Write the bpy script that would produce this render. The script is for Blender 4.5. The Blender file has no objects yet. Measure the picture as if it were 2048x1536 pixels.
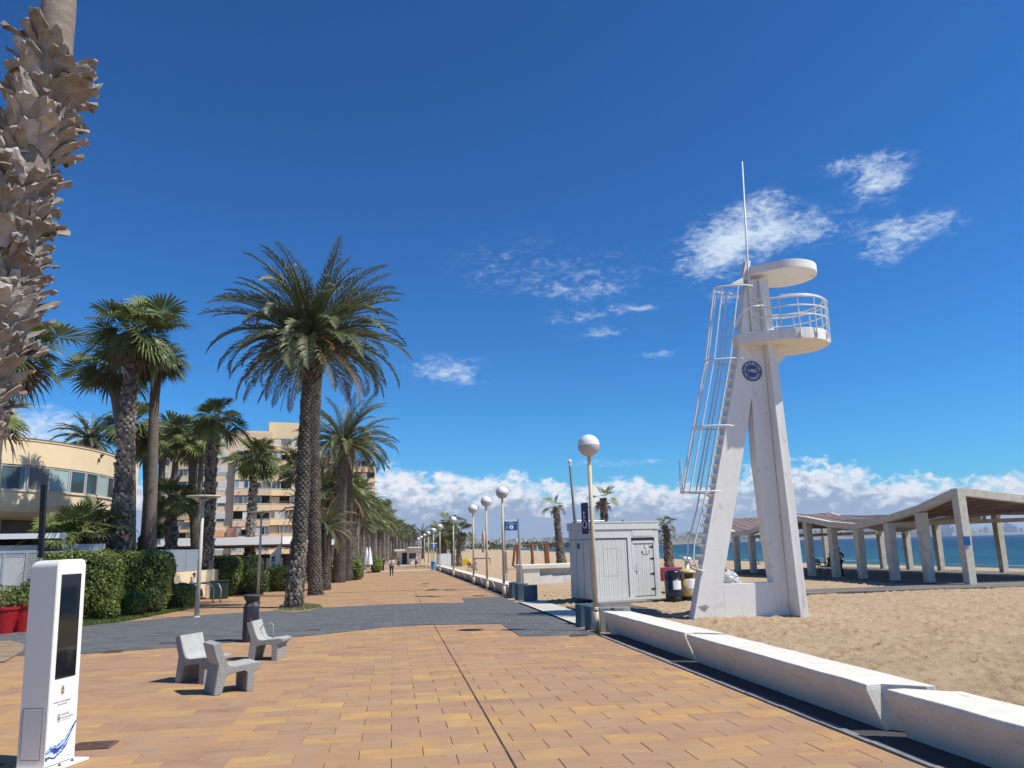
import bpy, bmesh, math, random
import numpy as np
from mathutils import Vector, Matrix
random.seed(7); rng = np.random.default_rng(7)
C = bpy.context.scene.collection
scene = bpy.context.scene
PI = math.pi
R = math.radians

# ------------------------------------------------------------ camera
FPX = 1538.0; EYE = 2.1; SLOPE = 0.0065
YAW, PITCH, ROLL = R(8.875), R(11.857), 0.023
Fv = np.array([math.sin(YAW)*math.cos(PITCH), math.cos(YAW)*math.cos(PITCH), math.sin(PITCH)])
R0 = np.array([math.cos(YAW), -math.sin(YAW), 0.0]); U0 = np.cross(R0, Fv)
Rv = R0*math.cos(ROLL)-U0*math.sin(ROLL); Uv = U0*math.cos(ROLL)+R0*math.sin(ROLL)
cam_d = bpy.data.cameras.new("camera"); cam = bpy.data.objects.new("camera", cam_d); C.objects.link(cam)
M = Matrix(((Rv[0], Uv[0], -Fv[0], 0), (Rv[1], Uv[1], -Fv[1], 0), (Rv[2], Uv[2], -Fv[2], EYE), (0, 0, 0, 1)))
cam.matrix_world = M
cam_d.sensor_width = 36; cam_d.lens = 36*FPX/2048; cam_d.clip_start = 0.05; cam_d.clip_end = 60000
scene.camera = cam
scene.view_settings.view_transform = 'Standard'; scene.view_settings.look = 'None'
scene.view_settings.gamma = 1; scene.view_settings.use_curve_mapping = False
scene.view_settings.exposure = 0.12

# ------------------------------------------------------------ sun and sky
SUN = Vector((2.97, -1.5, 4.6)).normalized()
sl = bpy.data.lights.new("sun", 'SUN'); sl.energy = 5.0; sl.angle = R(0.53); sl.color = (1.0, 0.958, 0.85)
so = bpy.data.objects.new("sun", sl); C.objects.link(so)
so.rotation_euler = SUN.to_track_quat('Z', 'Y').to_euler(); so.location = (30, -20, 60)

world = bpy.data.worlds.new("World"); scene.world = world; world.use_nodes = True
wn = world.node_tree.nodes; wl = world.node_tree.links; wn.clear()
def W(t, **k):
    n = wn.new(t)
    for a, b in k.items(): setattr(n, a, b)
    return n
def wm(op, a, b=None, c=None, clamp=False):
    n = wn.new('ShaderNodeMath'); n.operation = op; n.use_clamp = clamp
    for i, v in enumerate((a, b, c)):
        if v is None: continue
        if isinstance(v, (int, float)): n.inputs[i].default_value = v
        else: wl.new(v, n.inputs[i])
    return n.outputs[0]
sky = W('ShaderNodeTexSky', sky_type='NISHITA', sun_disc=False)
sky.sun_elevation = math.asin(SUN.z); sky.sun_rotation = math.atan2(SUN.x, SUN.y)
sky.altitude = 0; sky.air_density = 1.0; sky.dust_density = 0.35; sky.ozone_density = 4.0
tc = W('ShaderNodeTexCoord')
sp = W('ShaderNodeSeparateXYZ'); wl.new(tc.outputs['Generated'], sp.inputs[0])
az = wm('MULTIPLY', wm('ARCTAN2', sp.outputs[0], sp.outputs[1]), 180/PI)
el = wm('MULTIPLY', wm('ARCSINE', sp.outputs[2]), 180/PI)
def wnoise(sx, sy, detail, rough=0.55, dist=0.0, off=0.0, seed=0.0):
    cx = W('ShaderNodeCombineXYZ')
    wl.new(wm('MULTIPLY_ADD', az, sx, off), cx.inputs[0]); wl.new(wm('MULTIPLY', el, sy), cx.inputs[1]); cx.inputs[2].default_value = seed
    n = W('ShaderNodeTexNoise'); n.inputs['Scale'].default_value = 1.0; n.inputs['Detail'].default_value = detail
    n.inputs['Roughness'].default_value = rough; n.inputs['Distortion'].default_value = dist
    wl.new(cx.outputs[0], n.inputs['Vector']); return n.outputs['Fac']
def wsmooth(x, a, b):
    n = W('ShaderNodeMapRange', interpolation_type='SMOOTHSTEP'); n.inputs[1].default_value = a; n.inputs[2].default_value = b
    wl.new(x, n.inputs[0]); return n.outputs[0]
# cumulus bank along the horizon
fc = W('ShaderNodeFloatCurve')
pts = [(-180, 4.2), (-60, 4.0), (-30, 4.4), (-20, 4.4), (-16, 5.0), (-10, 4.6), (-4, 4.6), (-2, 5.0), (0.5, 6.0), (3, 5.1), (6, 5.4), (8.5, 5.3), (12, 4.5), (15, 4.4), (18.5, 4.6),
       (22, 4.0), (25.5, 4.9), (30.6, 5.3), (33, 4.6), (36, 3.7), (40, 3.7), (46, 3.6), (70, 4.2), (180, 4.2)]
cv = fc.mapping.curves[0]
P2 = [((a+180)/360, h/10) for a, h in pts]
cv.points[0].location = P2[0]; cv.points[1].location = P2[-1]
for p in P2[1:-1]: cv.points.new(*p)
fc.mapping.update()
wl.new(wm('DIVIDE', wm('ADD', az, 180), 360), fc.inputs['Value'])
top = wm('MULTIPLY', fc.outputs[0], 10)
n1 = wnoise(0.40, 0.62, 10, 0.56, 0.2)
n2 = wnoise(1.3, 1.8, 9, 0.58, 0.25, 5.0, 3.0)
puff = wm('ADD', wm('MULTIPLY', wm('SUBTRACT', n1, 0.5), 4.0), wm('MULTIPLY', wm('SUBTRACT', n2, 0.5), 2.4))
d1 = wm('ADD', wm('SUBTRACT', top, el), puff)
bank = wsmooth(d1, -0.1, 0.8)
# bright lobes near the tops, blue grey bases
relh = wm('DIVIDE', el, top)
n3 = wnoise(0.7, 1.1, 10, 0.6, 0.4, 11.0, 8.0)
lob = wm('ADD', wm('ADD', wm('MULTIPLY', relh, 1.25), wm('MULTIPLY', wm('SUBTRACT', n3, 0.5), 1.5)), wm('MULTIPLY', wm('SUBTRACT', n2, 0.5), -1.0))
bright = wsmooth(lob, 0.52, 1.08)
gapn = wnoise(0.55, 1.0, 7, 0.6, 0.2, 21.0, 1.0)
solid = wm('SUBTRACT', 1.0, wm('MULTIPLY', wsmooth(gapn, 0.50, 0.70), wsmooth(relh, 0.45, 0.8)), clamp=True)
cc = W('ShaderNodeMix', data_type='RGBA'); wl.new(bright, cc.inputs[0])
cc.inputs[6].default_value = (0.28, 0.375, 0.52, 1); cc.inputs[7].default_value = (0.86, 0.89, 0.92, 1)
bankm = wm('MULTIPLY', bank, wm('MULTIPLY_ADD', solid, 0.75, 0.25))
# thin high clouds, each patch where it hangs in the sky
cir = None
for (a, e, ra, re, s) in [(27.3, 21.8, 3.4, 1.5, 0.62), (29.8, 21.2, 4.0, 1.1, 0.55), (25.0, 20.6, 2.2, 1.6, .5), (28.6, 23.4, 1.5, 0.8, .6), (36.4, 23.3, 1.6, 1.0, 0.7), (34.5, 24.9, 1.9, 0.5, 0.5), (36.8, 24.2, 1.9, 1.1, .35), (38.2, 20.0, 2.8, 0.9, 0.6), (36.2, 18.8, 1.5, .9, .5),
                         (24.3, 19.8, 2.2, 1.4, 0.42), (25.5, 17.2, 1.3, .5, .4), (3.6, 13.2, 2.6, 0.75, 0.62), (5.0, 12.3, 2.2, .5, .35), (16.0, 15.4, 1.6, 0.45, .45), (18.0, 17.0, 2.4, 0.4, .35), (14, 18.6, 3.0, .6, .28), (9.0, 20.5, 5.0, 2.4, .22), (16.5, 19.5, 4.0, 2.0, .2), (13.5, 16.6, 2, .5, .3),
                         (20.0, 13.6, 1.8, .35, .35), (16.5, 5.8, 3.5, .28, .55), (-23.5, 8.4, 3.0, 1.0, .75), (-25, 6.6, 5, 1.4, .9), (44, 27, 3, 1, .1)]:
    dx = wm('DIVIDE', wm('SUBTRACT', az, a), ra); dy = wm('DIVIDE', wm('SUBTRACT', el, e), re)
    r2 = wm('ADD', wm('MULTIPLY', dx, dx), wm('MULTIPLY', dy, dy))
    g_ = wm('MULTIPLY', wm('POWER', 2.718, wm('MULTIPLY', r2, -0.9)), s)
    cir = g_ if cir is None else wm('ADD', cir, g_)
m1 = wnoise(0.55, 1.15, 10, 0.64, 0.9, 3.0, 5.0)
m2 = wnoise(1.3, 2.8, 9, 0.60, 0.6, 31.0, 2.0)
wisp = wm('ADD', wm('MULTIPLY', wm('SUBTRACT', m1, 0.5), 2.1), wm('MULTIPLY', wm('SUBTRACT', m2, 0.5), 1.5))
cirm = wm('MULTIPLY', wsmooth(wm('ADD', wm('SUBTRACT', cir, 0.42), wisp), -0.40, 1.05), wsmooth(cir, 0.02, 0.35))
cirm = wm('MULTIPLY', cirm, 0.9)
bg1 = W('ShaderNodeBackground'); bg1.inputs[1].default_value = 0.1
# deepen the blue of the clear air: the sky colour through a contrast curve
def wv(op, a, b):
    n = wn.new('ShaderNodeVectorMath'); n.operation = op; wl.new(a, n.inputs[0])
    if op == 'SCALE': n.inputs['Scale'].default_value = b
    else: n.inputs[1].default_value = b
    return n.outputs[0]
gm = W('ShaderNodeGamma'); gm.inputs[1].default_value = 1.4
wl.new(wv('MINIMUM', wv('SCALE', sky.outputs[0], .1), (.7, .7, .7)), gm.inputs[0])
wl.new(wv('MULTIPLY', gm.outputs[0], (3.1, 11.3, 16.0)), bg1.inputs[0])
bg2 = W('ShaderNodeBackground'); bg2.inputs[0].default_value = (0.68, 0.79, 0.90, 1); bg2.inputs[1].default_value = 1.0
bg3 = W('ShaderNodeBackground'); bg3.inputs[1].default_value = 1.0; wl.new(cc.outputs[2], bg3.inputs[0])
mx1 = W('ShaderNodeMixShader'); wl.new(cirm, mx1.inputs[0]); wl.new(bg1.outputs[0], mx1.inputs[1]); wl.new(bg2.outputs[0], mx1.inputs[2])
mx2 = W('ShaderNodeMixShader'); wl.new(bankm, mx2.inputs[0]); wl.new(mx1.outputs[0], mx2.inputs[1]); wl.new(bg3.outputs[0], mx2.inputs[2])
wo = W('ShaderNodeOutputWorld'); wl.new(mx2.outputs[0], wo.inputs[0])

# ------------------------------------------------------------ placing helpers
def gz(y): return -SLOPE*min(max(y, -40), 170)
def ray(px, py): return Fv+Rv*(px-1024)/FPX+Uv*(768-py)/FPX
def G(px, py, z0=0.0):
    d = ray(px, py); t = (z0-EYE)/(d[2]+SLOPE*d[1]); return Vector((d[0]*t, d[1]*t, EYE+d[2]*t))
def AT(px, py, Y):
    d = ray(px, py)*(Y/ray(px, py)[1]); return Vector((d[0], d[1], EYE+d[2]))

# ------------------------------------------------------------ materials
MATS = {}
def lin(c): return tuple(c)+(1,) if len(c) == 3 else c
def mat(name, col, rough=0.7, col2=None, scale=6.0, bump=0.0, bscale=40.0, metal=0.0, spec=0.4, trans=0.0, rnd=0.0, detail=6, coord='Object', stretch=(1, 1, 1), coat=0.0):
    if name in MATS: return MATS[name]
    m = bpy.data.materials.new(name); m.use_nodes = True; nt = m.node_tree; N = nt.nodes; L = nt.links
    b = N['Principled BSDF']; b.inputs['Roughness'].default_value = rough; b.inputs['Metallic'].default_value = metal
    b.inputs['Specular IOR Level'].default_value = spec; b.inputs['Coat Weight'].default_value = coat
    tcn = N.new('ShaderNodeTexCoord'); mp = N.new('ShaderNodeMapping'); mp.inputs['Scale'].default_value = stretch
    L.new(tcn.outputs[coord], mp.inputs[0])
    out = None
    if col2 is not None:
        no = N.new('ShaderNodeTexNoise'); no.inputs['Scale'].default_value = scale; no.inputs['Detail'].default_value = detail; no.inputs['Roughness'].default_value = 0.62
        L.new(mp.outputs[0], no.inputs['Vector'])
        rp = N.new('ShaderNodeMapRange'); rp.inputs[1].default_value = 0.32; rp.inputs[2].default_value = 0.68; L.new(no.outputs['Fac'], rp.inputs[0])
        mx = N.new('ShaderNodeMix'); mx.data_type = 'RGBA'; mx.inputs[6].default_value = lin(col); mx.inputs[7].default_value = lin(col2)
        L.new(rp.outputs[0], mx.inputs[0]); out = mx.outputs[2]
    else:
        rg = N.new('ShaderNodeRGB'); rg.outputs[0].default_value = lin(col); out = rg.outputs[0]
    if rnd > 0:
        oi = N.new('ShaderNodeObjectInfo'); mr = N.new('ShaderNodeMapRange'); mr.inputs[3].default_value = 1-rnd; mr.inputs[4].default_value = 1+rnd
        L.new(oi.outputs['Random'], mr.inputs[0]); h = N.new('ShaderNodeHueSaturation'); L.new(mr.outputs[0], h.inputs['Value']); L.new(out, h.inputs['Color']); out = h.outputs[0]
    L.new(out, b.inputs['Base Color'])
    if bump > 0:
        nb = N.new('ShaderNodeTexNoise'); nb.inputs['Scale'].default_value = bscale; nb.inputs['Detail'].default_value = 5; L.new(mp.outputs[0], nb.inputs['Vector'])
        bp = N.new('ShaderNodeBump'); bp.inputs['Strength'].default_value = bump; bp.inputs['Distance'].default_value = 0.02
        L.new(nb.outputs['Fac'], bp.inputs['Height']); L.new(bp.outputs[0], b.inputs['Normal'])
    if trans > 0:
        tr = N.new('ShaderNodeBsdfTranslucent'); L.new(out, tr.inputs[0]); ms = N.new('ShaderNodeMixShader'); ms.inputs[0].default_value = trans
        L.new(b.outputs[0], ms.inputs[1]); L.new(tr.outputs[0], ms.inputs[2]); L.new(ms.outputs[0], N['Material Output'].inputs[0])
    MATS[name] = m; return m
m_white = mat('white painted concrete', (.84, .815, .765), .6, (.77, .745, .70), 1.3, .35, 25, stretch=(1.6, 1.6, .45), detail=9)
def add_streaks(m, col, lo, hi, st, amt, scale=1.0):
    nt = m.node_tree; N = nt.nodes; L = nt.links; b = N['Principled BSDF']; src = b.inputs['Base Color'].links[0].from_socket
    t_ = N.new('ShaderNodeTexCoord'); mp = N.new('ShaderNodeMapping'); mp.inputs['Scale'].default_value = st; mp.inputs['Location'].default_value = (3.1, 7.7, 1.3); L.new(t_.outputs['Object'], mp.inputs[0])
    n = N.new('ShaderNodeTexNoise'); n.inputs['Scale'].default_value = scale; n.inputs['Detail'].default_value = 7; n.inputs['Roughness'].default_value = .6; L.new(mp.outputs[0], n.inputs['Vector'])
    r_ = N.new('ShaderNodeMapRange'); r_.inputs[1].default_value = lo; r_.inputs[2].default_value = hi; r_.inputs[4].default_value = amt; L.new(n.outputs['Fac'], r_.inputs[0])
    x = N.new('ShaderNodeMix'); x.data_type = 'RGBA'; L.new(r_.outputs[0], x.inputs[0]); L.new(src, x.inputs[6]); x.inputs[7].default_value = lin(col); L.new(x.outputs[2], b.inputs['Base Color'])
m_whitestain = mat('weathered white concrete', (.80, .785, .75), .7, (.60, .575, .53), 3.0, .4, 30)
m_wallc = mat('cream rendered wall block', (.80, .75, .65), .8, (.68, .63, .54), 2.2, .35, 45)
m_whitemetal = mat('white enamelled steel', (.80, .79, .77), .35, (.70, .69, .67), 5)
add_streaks(m_white, (.42, .33, .24), .62, .74, (5, 5, .35), .45); add_streaks(m_white, (.50, .48, .45), .60, .68, (1.2, 1.2, 1.2), .5, 2.2)
add_streaks(m_wallc, (.36, .33, .29), .60, .72, (1, .5, 2.5), .5, 3.5); add_streaks(m_wallc, (.16, .14, .12), .66, .70, (1, 1, 1), .55, 16)
m_grey_concrete = mat('grey speckled concrete', (.40, .39, .365), .8, (.20, .195, .185), 60, .35, 90, detail=3)
m_light_concrete = mat('pale cast concrete', (.47, .46, .43), .8, (.36, .355, .335), 4, .3, 60)  # on the seats this paler tone carries the sunlit look of the upper faces
m_pergola = mat('pergola concrete', (.66, .63, .54), .85, (.50, .47, .39), 3.5, .45, 30)
m_slat = mat('weathered brown slats', (.17, .105, .10), .8, (.29, .225, .205), 2.2, .3, 20, rnd=.3, stretch=(4, .6, 4))
m_deck = mat('grey weathered planks', (.25, .225, .195), .85, (.155, .14, .125), 1.8, .3, 20, rnd=.25, stretch=(5, 5, 1))
m_black = mat('black painted steel', (.012, .013, .015), .4)
m_bin = mat('anthracite plastic', (.028, .032, .042), .5, (.04, .044, .055), 3, coat=.1)
m_glassblack = mat('black glossy screen', (.008, .009, .011), .04, spec=.8)
m_kiosk = mat('white lacquered sheet', (.85, .82, .77), .3, (.82, .79, .745), 2, coat=.2)
m_hatch = mat('grey hatch', (.76, .75, .71), .5, (.70, .69, .66), 7)
m_cream = mat('cream lamp post paint', (.60, .52, .38), .5, (.45, .36, .24), 3, stretch=(1, 1, .4))
m_discmetal = mat('beige street lamp paint', (.60, .55, .46), .5, (.50, .45, .37), 3)
m_globe_t = mat('white opal cap', (.80, .80, .80), .18, coat=.4)
m_navy = mat('navy plastic', (.008, .016, .045), .3, coat=.3)
m_yellow = mat('faded yellow plastic', (.60, .42, .15), .4, (.68, .52, .25), 3, coat=.1)
m_red = mat('red plastic', (.42, .012, .02), .35, (.30, .01, .015), 4, coat=.2)
m_hut = mat('grey painted boards', (.66, .665, .64), .6, (.57, .575, .555), 2.4, .2, 30, stretch=(6, 6, .6))
m_hutdark = mat('dark gap', (.08, .085, .09), .8)
m_blue1 = mat('teal painted bollard', (.055, .105, .14), .6, (.085, .14, .175), 3, .2, 30)
m_greyb = mat('grey painted bollard', (.26, .27, .28), .7, (.20, .20, .21), 4, .2, 30)
m_signblue = mat('blue sign face', (.008, .09, .30), .4)
m_emblem = mat('blue emblem paint', (.05, .085, .22), .6, (.07, .11, .25), 8)
m_signwhite = mat('white sign face', (.80, .81, .82), .45)
m_steel = mat('galvanised steel', (.42, .43, .44), .4, (.34, .35, .36), 6, metal=.5)
m_wood = mat('brown timber', (.20, .075, .035), .7, (.30, .13, .06), 3, .2, 20, stretch=(3, 3, .6))
m_apt = mat('peach render', (.74, .55, .37), .85, (.66, .49, .33), .25, .1, 2)
m_aptb = mat('yellow balcony render', (.84, .65, .38), .85, (.76, .58, .35), .3)
m_aptp = mat('pink balcony render', (.76, .53, .37), .85, (.70, .49, .34), .3)
m_round = mat('cream render wall', (.82, .65, .43), .85, (.74, .58, .38), .6, .1, 10)
m_glass = mat('window glass', (.05, .075, .085), .06, spec=.8, rnd=.5)
m_glasspale = mat('pale blind behind glass', (.36, .45, .44), .15, rnd=.12)
m_glassgrey = mat('grey insect screen', (.17, .165, .155), .4)
m_shutter = mat('white roller shutter', (.62, .60, .56), .6, rnd=.15)
m_frame = mat('aluminium window frame', (.42, .44, .46), .4)
m_framew = mat('white window frame', (.66, .66, .65), .5)
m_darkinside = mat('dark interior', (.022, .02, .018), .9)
m_fencegrey = mat('blue grey sheet panel', (.23, .27, .32), .5, (.27, .31, .355), 1.2)
m_awning = mat('white awning fascia', (.82, .82, .82), .5)
m_awningo = mat('orange awning cloth', (.62, .32, .16), .7)
m_skin = mat('skin', (.42, .24, .16), .6); m_hair = mat('dark hair', (.02, .014, .01), .7)
m_shirtw = mat('white shirt cloth', (.66, .70, .75), .8); m_shirtb = mat('light blue shirt cloth', (.28, .42, .66), .8)
m_trous = mat('dark trousers cloth', (.016, .02, .03), .85); m_maroon = mat('maroon cloth', (.14, .03, .035), .8)
m_blackcloth = mat('black cloth', (.012, .012, .014), .8); m_pink = mat('pale pink cloth', (.55, .38, .36), .8)
m_shoe = mat('dark shoe', (.03, .03, .03), .5)
m_boot = mat('dry palm leaf base', (.37, .32, .27), .8, (.20, .165, .135), 9, .4, 60, rnd=.35, stretch=(2, 2, .5))
m_bootlight = mat('sun bleached palm leaf base', (.55, .50, .44), .75, (.36, .31, .26), 6, .3, 60, rnd=.2, stretch=(2, 2, .5))
m_trunk = mat('grey palm trunk', (.19, .155, .125), .9, (.105, .085, .068), 6, .8, 25, stretch=(1, 1, 3))
m_trunkd = mat('brown date palm bark', (.125, .10, .08), .9, (.06, .048, .038), 5, .6, 30)
m_scale = mat('date palm leaf scars', (.20, .168, .135), .85, (.075, .06, .047), 2.2, .4, 50)
m_scalel = mat('pale leaf scars', (.36, .31, .26), .85, (.10, .08, .065), 1.6, .5, 40)
m_frond = mat('grey green date frond', (.115, .135, .055), .45, (.165, .175, .085), 1.4, rnd=.3, trans=.2)
m_frondy = mat('yellow green date frond', (.16, .165, .06), .5, (.20, .17, .07), 1.4, rnd=.25, trans=.22)
m_frondd = mat('dead brown frond', (.20, .14, .08), .8, (.13, .09, .055), 2, rnd=.3, trans=.15)
m_fan = mat('green fan leaf', (.095, .130, .038), .40, (.145, .165, .055), 2, rnd=.35, trans=.25)
m_fany = mat('yellow green fan leaf', (.23, .26, .07), .45, (.17, .21, .06), 2, rnd=.25, trans=.3)
m_hedge = mat('hedge leaves', (.085, .125, .025), .42, (.19, .22, .045), .9, trans=.15)
m_hedged = mat('dark hedge leaves', (.042, .070, .018), .45, (.085, .12, .03), 1.2, trans=.12)
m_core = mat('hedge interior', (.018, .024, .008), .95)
m_grass = mat('lawn grass', (.07, .12, .02), .7, (.13, .15, .04), 1.2, trans=.15)
m_soil = mat('dry soil', (.34, .255, .17), .95, (.22, .155, .09), 3, .5, 40)
m_fruit = mat('orange date stems', (.55, .27, .06), .6, (.62, .42, .12), 5)
m_rust = mat('rusty iron grate', (.22, .13, .10), .8, (.12, .075, .055), 14)
m_rope = mat('life ring plastic', (.55, .45, .40), .5)
m_bag = mat('crumpled pale plastic', (.58, .59, .60), .35, (.45, .46, .47), 5, .3, 20)
m_purple = mat('purple cloth', (.18, .05, .10), .8)
m_gold = mat('gold print', (.38, .20, .05), .5); m_textgrey = mat('grey print', (.10, .10, .11), .5); m_textblue = mat('blue grey print', (.16, .20, .27), .5)
m_splash1 = mat('blue water print', (.03, .10, .42), .4, (.16, .36, .72), 26); m_splash2 = mat('light blue water print', (.22, .42, .75), .4, (.6, .72, .86), 30)
m_splash3 = mat('dark blue water print', (.02, .035, .16), .4, (.04, .10, .35), 18)
m_lilac = mat('blue accessible sign', (.03, .04, .13), .4)

# ------------------------------------------------------------ object helpers
def put(o, parent=None):
    C.objects.link(o)
    if parent is not None: o.parent = parent
    return o
def tag(o, label=None, cat=None, group=None, kind=None):
    if label: o['label'] = label
    if cat: o['category'] = cat
    if group: o['group'] = group
    if kind: o['kind'] = kind
    return o
def thing(name, label, cat, loc=(0, 0, 0), rotz=0.0, group=None):
    o = bpy.data.objects.new(name, None); o.empty_display_size = .2
    o.location = loc; o.rotation_euler = (0, 0, rotz); put(o); return tag(o, label, cat, group)
def mesh_from(verts, faces, name='shape'):
    me = bpy.data.meshes.new(name); me.from_pydata([tuple(v) for v in verts], [], faces); me.update(); return me
def obj(name, me, m, parent=None, smooth=False, loc=None, rot=None, scale=None):
    if m is not None and len(me.materials) == 0: me.materials.append(m)
    if smooth: me.polygons.foreach_set('use_smooth', [True]*len(me.polygons))
    o = bpy.data.objects.new(name, me); put(o, parent)
    if loc is not None: o.location = loc
    if rot is not None: o.rotation_euler = rot
    if scale is not None: o.scale = scale if hasattr(scale, '__len__') else (scale,)*3
    return o
def np_mesh(v, f, name='shape'):
    v = np.asarray(v, np.float32); f = np.asarray(f, np.int32); k = f.shape[1]
    me = bpy.data.meshes.new(name); me.vertices.add(len(v)); me.vertices.foreach_set('co', v.ravel())
    me.loops.add(f.size); me.loops.foreach_set('vertex_index', f.ravel())
    me.polygons.add(len(f)); me.polygons.foreach_set('loop_start', np.arange(0, f.size, k, dtype=np.int32))
    me.update(calc_edges=True); me.validate(); return me
class MB:
    def __init__(s): s.v = []; s.f = []
    def add(s, vs, fs):
        b = len(s.v); s.v += [tuple(v) for v in vs]; s.f += [tuple(i+b for i in f) for f in fs]; return s
    def box(s, x0, x1, y0, y1, z0, z1, mtx=None):
        vs = [Vector(p) for p in ((x0, y0, z0), (x1, y0, z0), (x1, y1, z0), (x0, y1, z0), (x0, y0, z1), (x1, y0, z1), (x1, y1, z1), (x0, y1, z1))]
        if mtx is not None: vs = [mtx @ v for v in vs]
        return s.add(vs, [(0, 3, 2, 1), (4, 5, 6, 7), (0, 1, 5, 4), (1, 2, 6, 5), (2, 3, 7, 6), (3, 0, 4, 7)])
    def prism(s, poly, z0, z1, poly2=None):
        n = len(poly); p2 = poly2 or poly
        vs = [(p[0], p[1], z0 if len(p) < 3 else p[2]) for p in poly]+[(p[0], p[1], z1 if len(p) < 3 else p[2]) for p in p2]
        return s.add(vs, [tuple(range(n-1, -1, -1)), tuple(range(n, 2*n))]+[(i, (i+1) % n, n+(i+1) % n, n+i) for i in range(n)])
    def extrude(s, pts, vec):            # planar polygon of 3-D points pushed along vec
        n = len(pts); v = Vector(vec); a = [Vector(p) for p in pts]
        return s.add(a+[p+v for p in a], [tuple(range(n-1, -1, -1)), tuple(range(n, 2*n))]+[(i, (i+1) % n, n+(i+1) % n, n+i) for i in range(n)])
    def tube(s, pts, r, n=8, cap=True):
        pts = [Vector(p) for p in pts]; rs = r if hasattr(r, '__len__') else [r]*len(pts)
        vs = []; up = Vector((0, 0, 1)); pu = None
        for i, p in enumerate(pts):
            t = (pts[min(i+1, len(pts)-1)]-pts[max(i-1, 0)]).normalized()
            if pu is None: a = t.cross(up if abs(t.z) < .9 else Vector((1, 0, 0))).normalized()
            else: a = (pu-t*pu.dot(t)).normalized()
            pu = a; b = t.cross(a)
            for k in range(n):
                w = 2*PI*k/n; vs.append(p+(a*math.cos(w)+b*math.sin(w))*rs[i])
        fs = []
        for i in range(len(pts)-1):
            for k in range(n): fs.append((i*n+k, i*n+(k+1) % n, (i+1)*n+(k+1) % n, (i+1)*n+k))
        if cap: fs += [tuple(range(n-1, -1, -1)), tuple(range((len(pts)-1)*n, len(pts)*n))]
        return s.add(vs, fs)
    def lathe(s, prof, n=24, c=(0, 0, 0)):
        vs = []; fs = []
        for r_, z in prof:
            for k in range(n): w = 2*PI*k/n; vs.append((c[0]+r_*math.cos(w), c[1]+r_*math.sin(w), c[2]+z))
        for i in range(len(prof)-1):
            for k in range(n): fs.append((i*n+k, i*n+(k+1) % n, (i+1)*n+(k+1) % n, (i+1)*n+k))
        fs += [tuple(range(n-1, -1, -1)), tuple(range((len(prof)-1)*n, len(prof)*n))]
        return s.add(vs, fs)
    def quad(s, a, b, c, d): return s.add([a, b, c, d], [(0, 1, 2, 3)])
    def mesh(s, bev=0.0, seg=2):
        me = mesh_from(s.v, s.f)
        bm = bmesh.new(); bm.from_mesh(me); bmesh.ops.recalc_face_normals(bm, faces=bm.faces)
        if bev > 0: bmesh.ops.bevel(bm, geom=[e for e in bm.edges if len(e.link_faces) == 2 and e.calc_face_angle(0) > .6], offset=bev, segments=seg, affect='EDGES', profile=.7, clamp_overlap=True)
        bm.to_mesh(me); bm.free(); return me
    def build(s, name, m, parent=None, bev=0.0, smooth=False, seg=2, **k):
        return obj(name, s.mesh(bev, seg), m, parent, smooth, **k)
def copy_tree(o, parent=None):
    c = o.copy(); C.objects.link(c); c.parent = parent
    for ch in list(o.children): copy_tree(ch, c)
    return c
def text_mesh(s, size, extrude=0.001, align='CENTER'):
    cu = bpy.data.curves.new('lettering', 'FONT'); cu.body = s; cu.size = size; cu.extrude = extrude; cu.align_x = align; cu.align_y = 'CENTER'; cu.resolution_u = 3
    t = bpy.data.objects.new('tmp', cu); C.objects.link(t); dg = bpy.context.evaluated_depsgraph_get()
    me = bpy.data.meshes.new_from_object(t.evaluated_get(dg)); bpy.data.objects.remove(t); bpy.data.curves.remove(cu); return me
def noise3(p, s=1.0):
    from mathutils import noise
    return noise.noise(Vector(p)*s)

# ============================================================ SETTING
def strip_sheet(name, x0, x1, y0, y1, dz, m, nx=2, kind='structure', parent=None, ystep=8):
    ys = list(np.arange(y0, y1, ystep))+[y1]; xs = np.linspace(x0, x1, nx)
    vs = [(x, y, gz(y)+dz) for y in ys for x in xs]; n = len(xs)
    fs = [(j*n+i, j*n+i+1, (j+1)*n+i+1, (j+1)*n+i) for j in range(len(ys)-1) for i in range(n-1)]
    o = obj(name, mesh_from(vs, fs), m, parent)
    if kind: o['kind'] = kind
    return o

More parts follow.
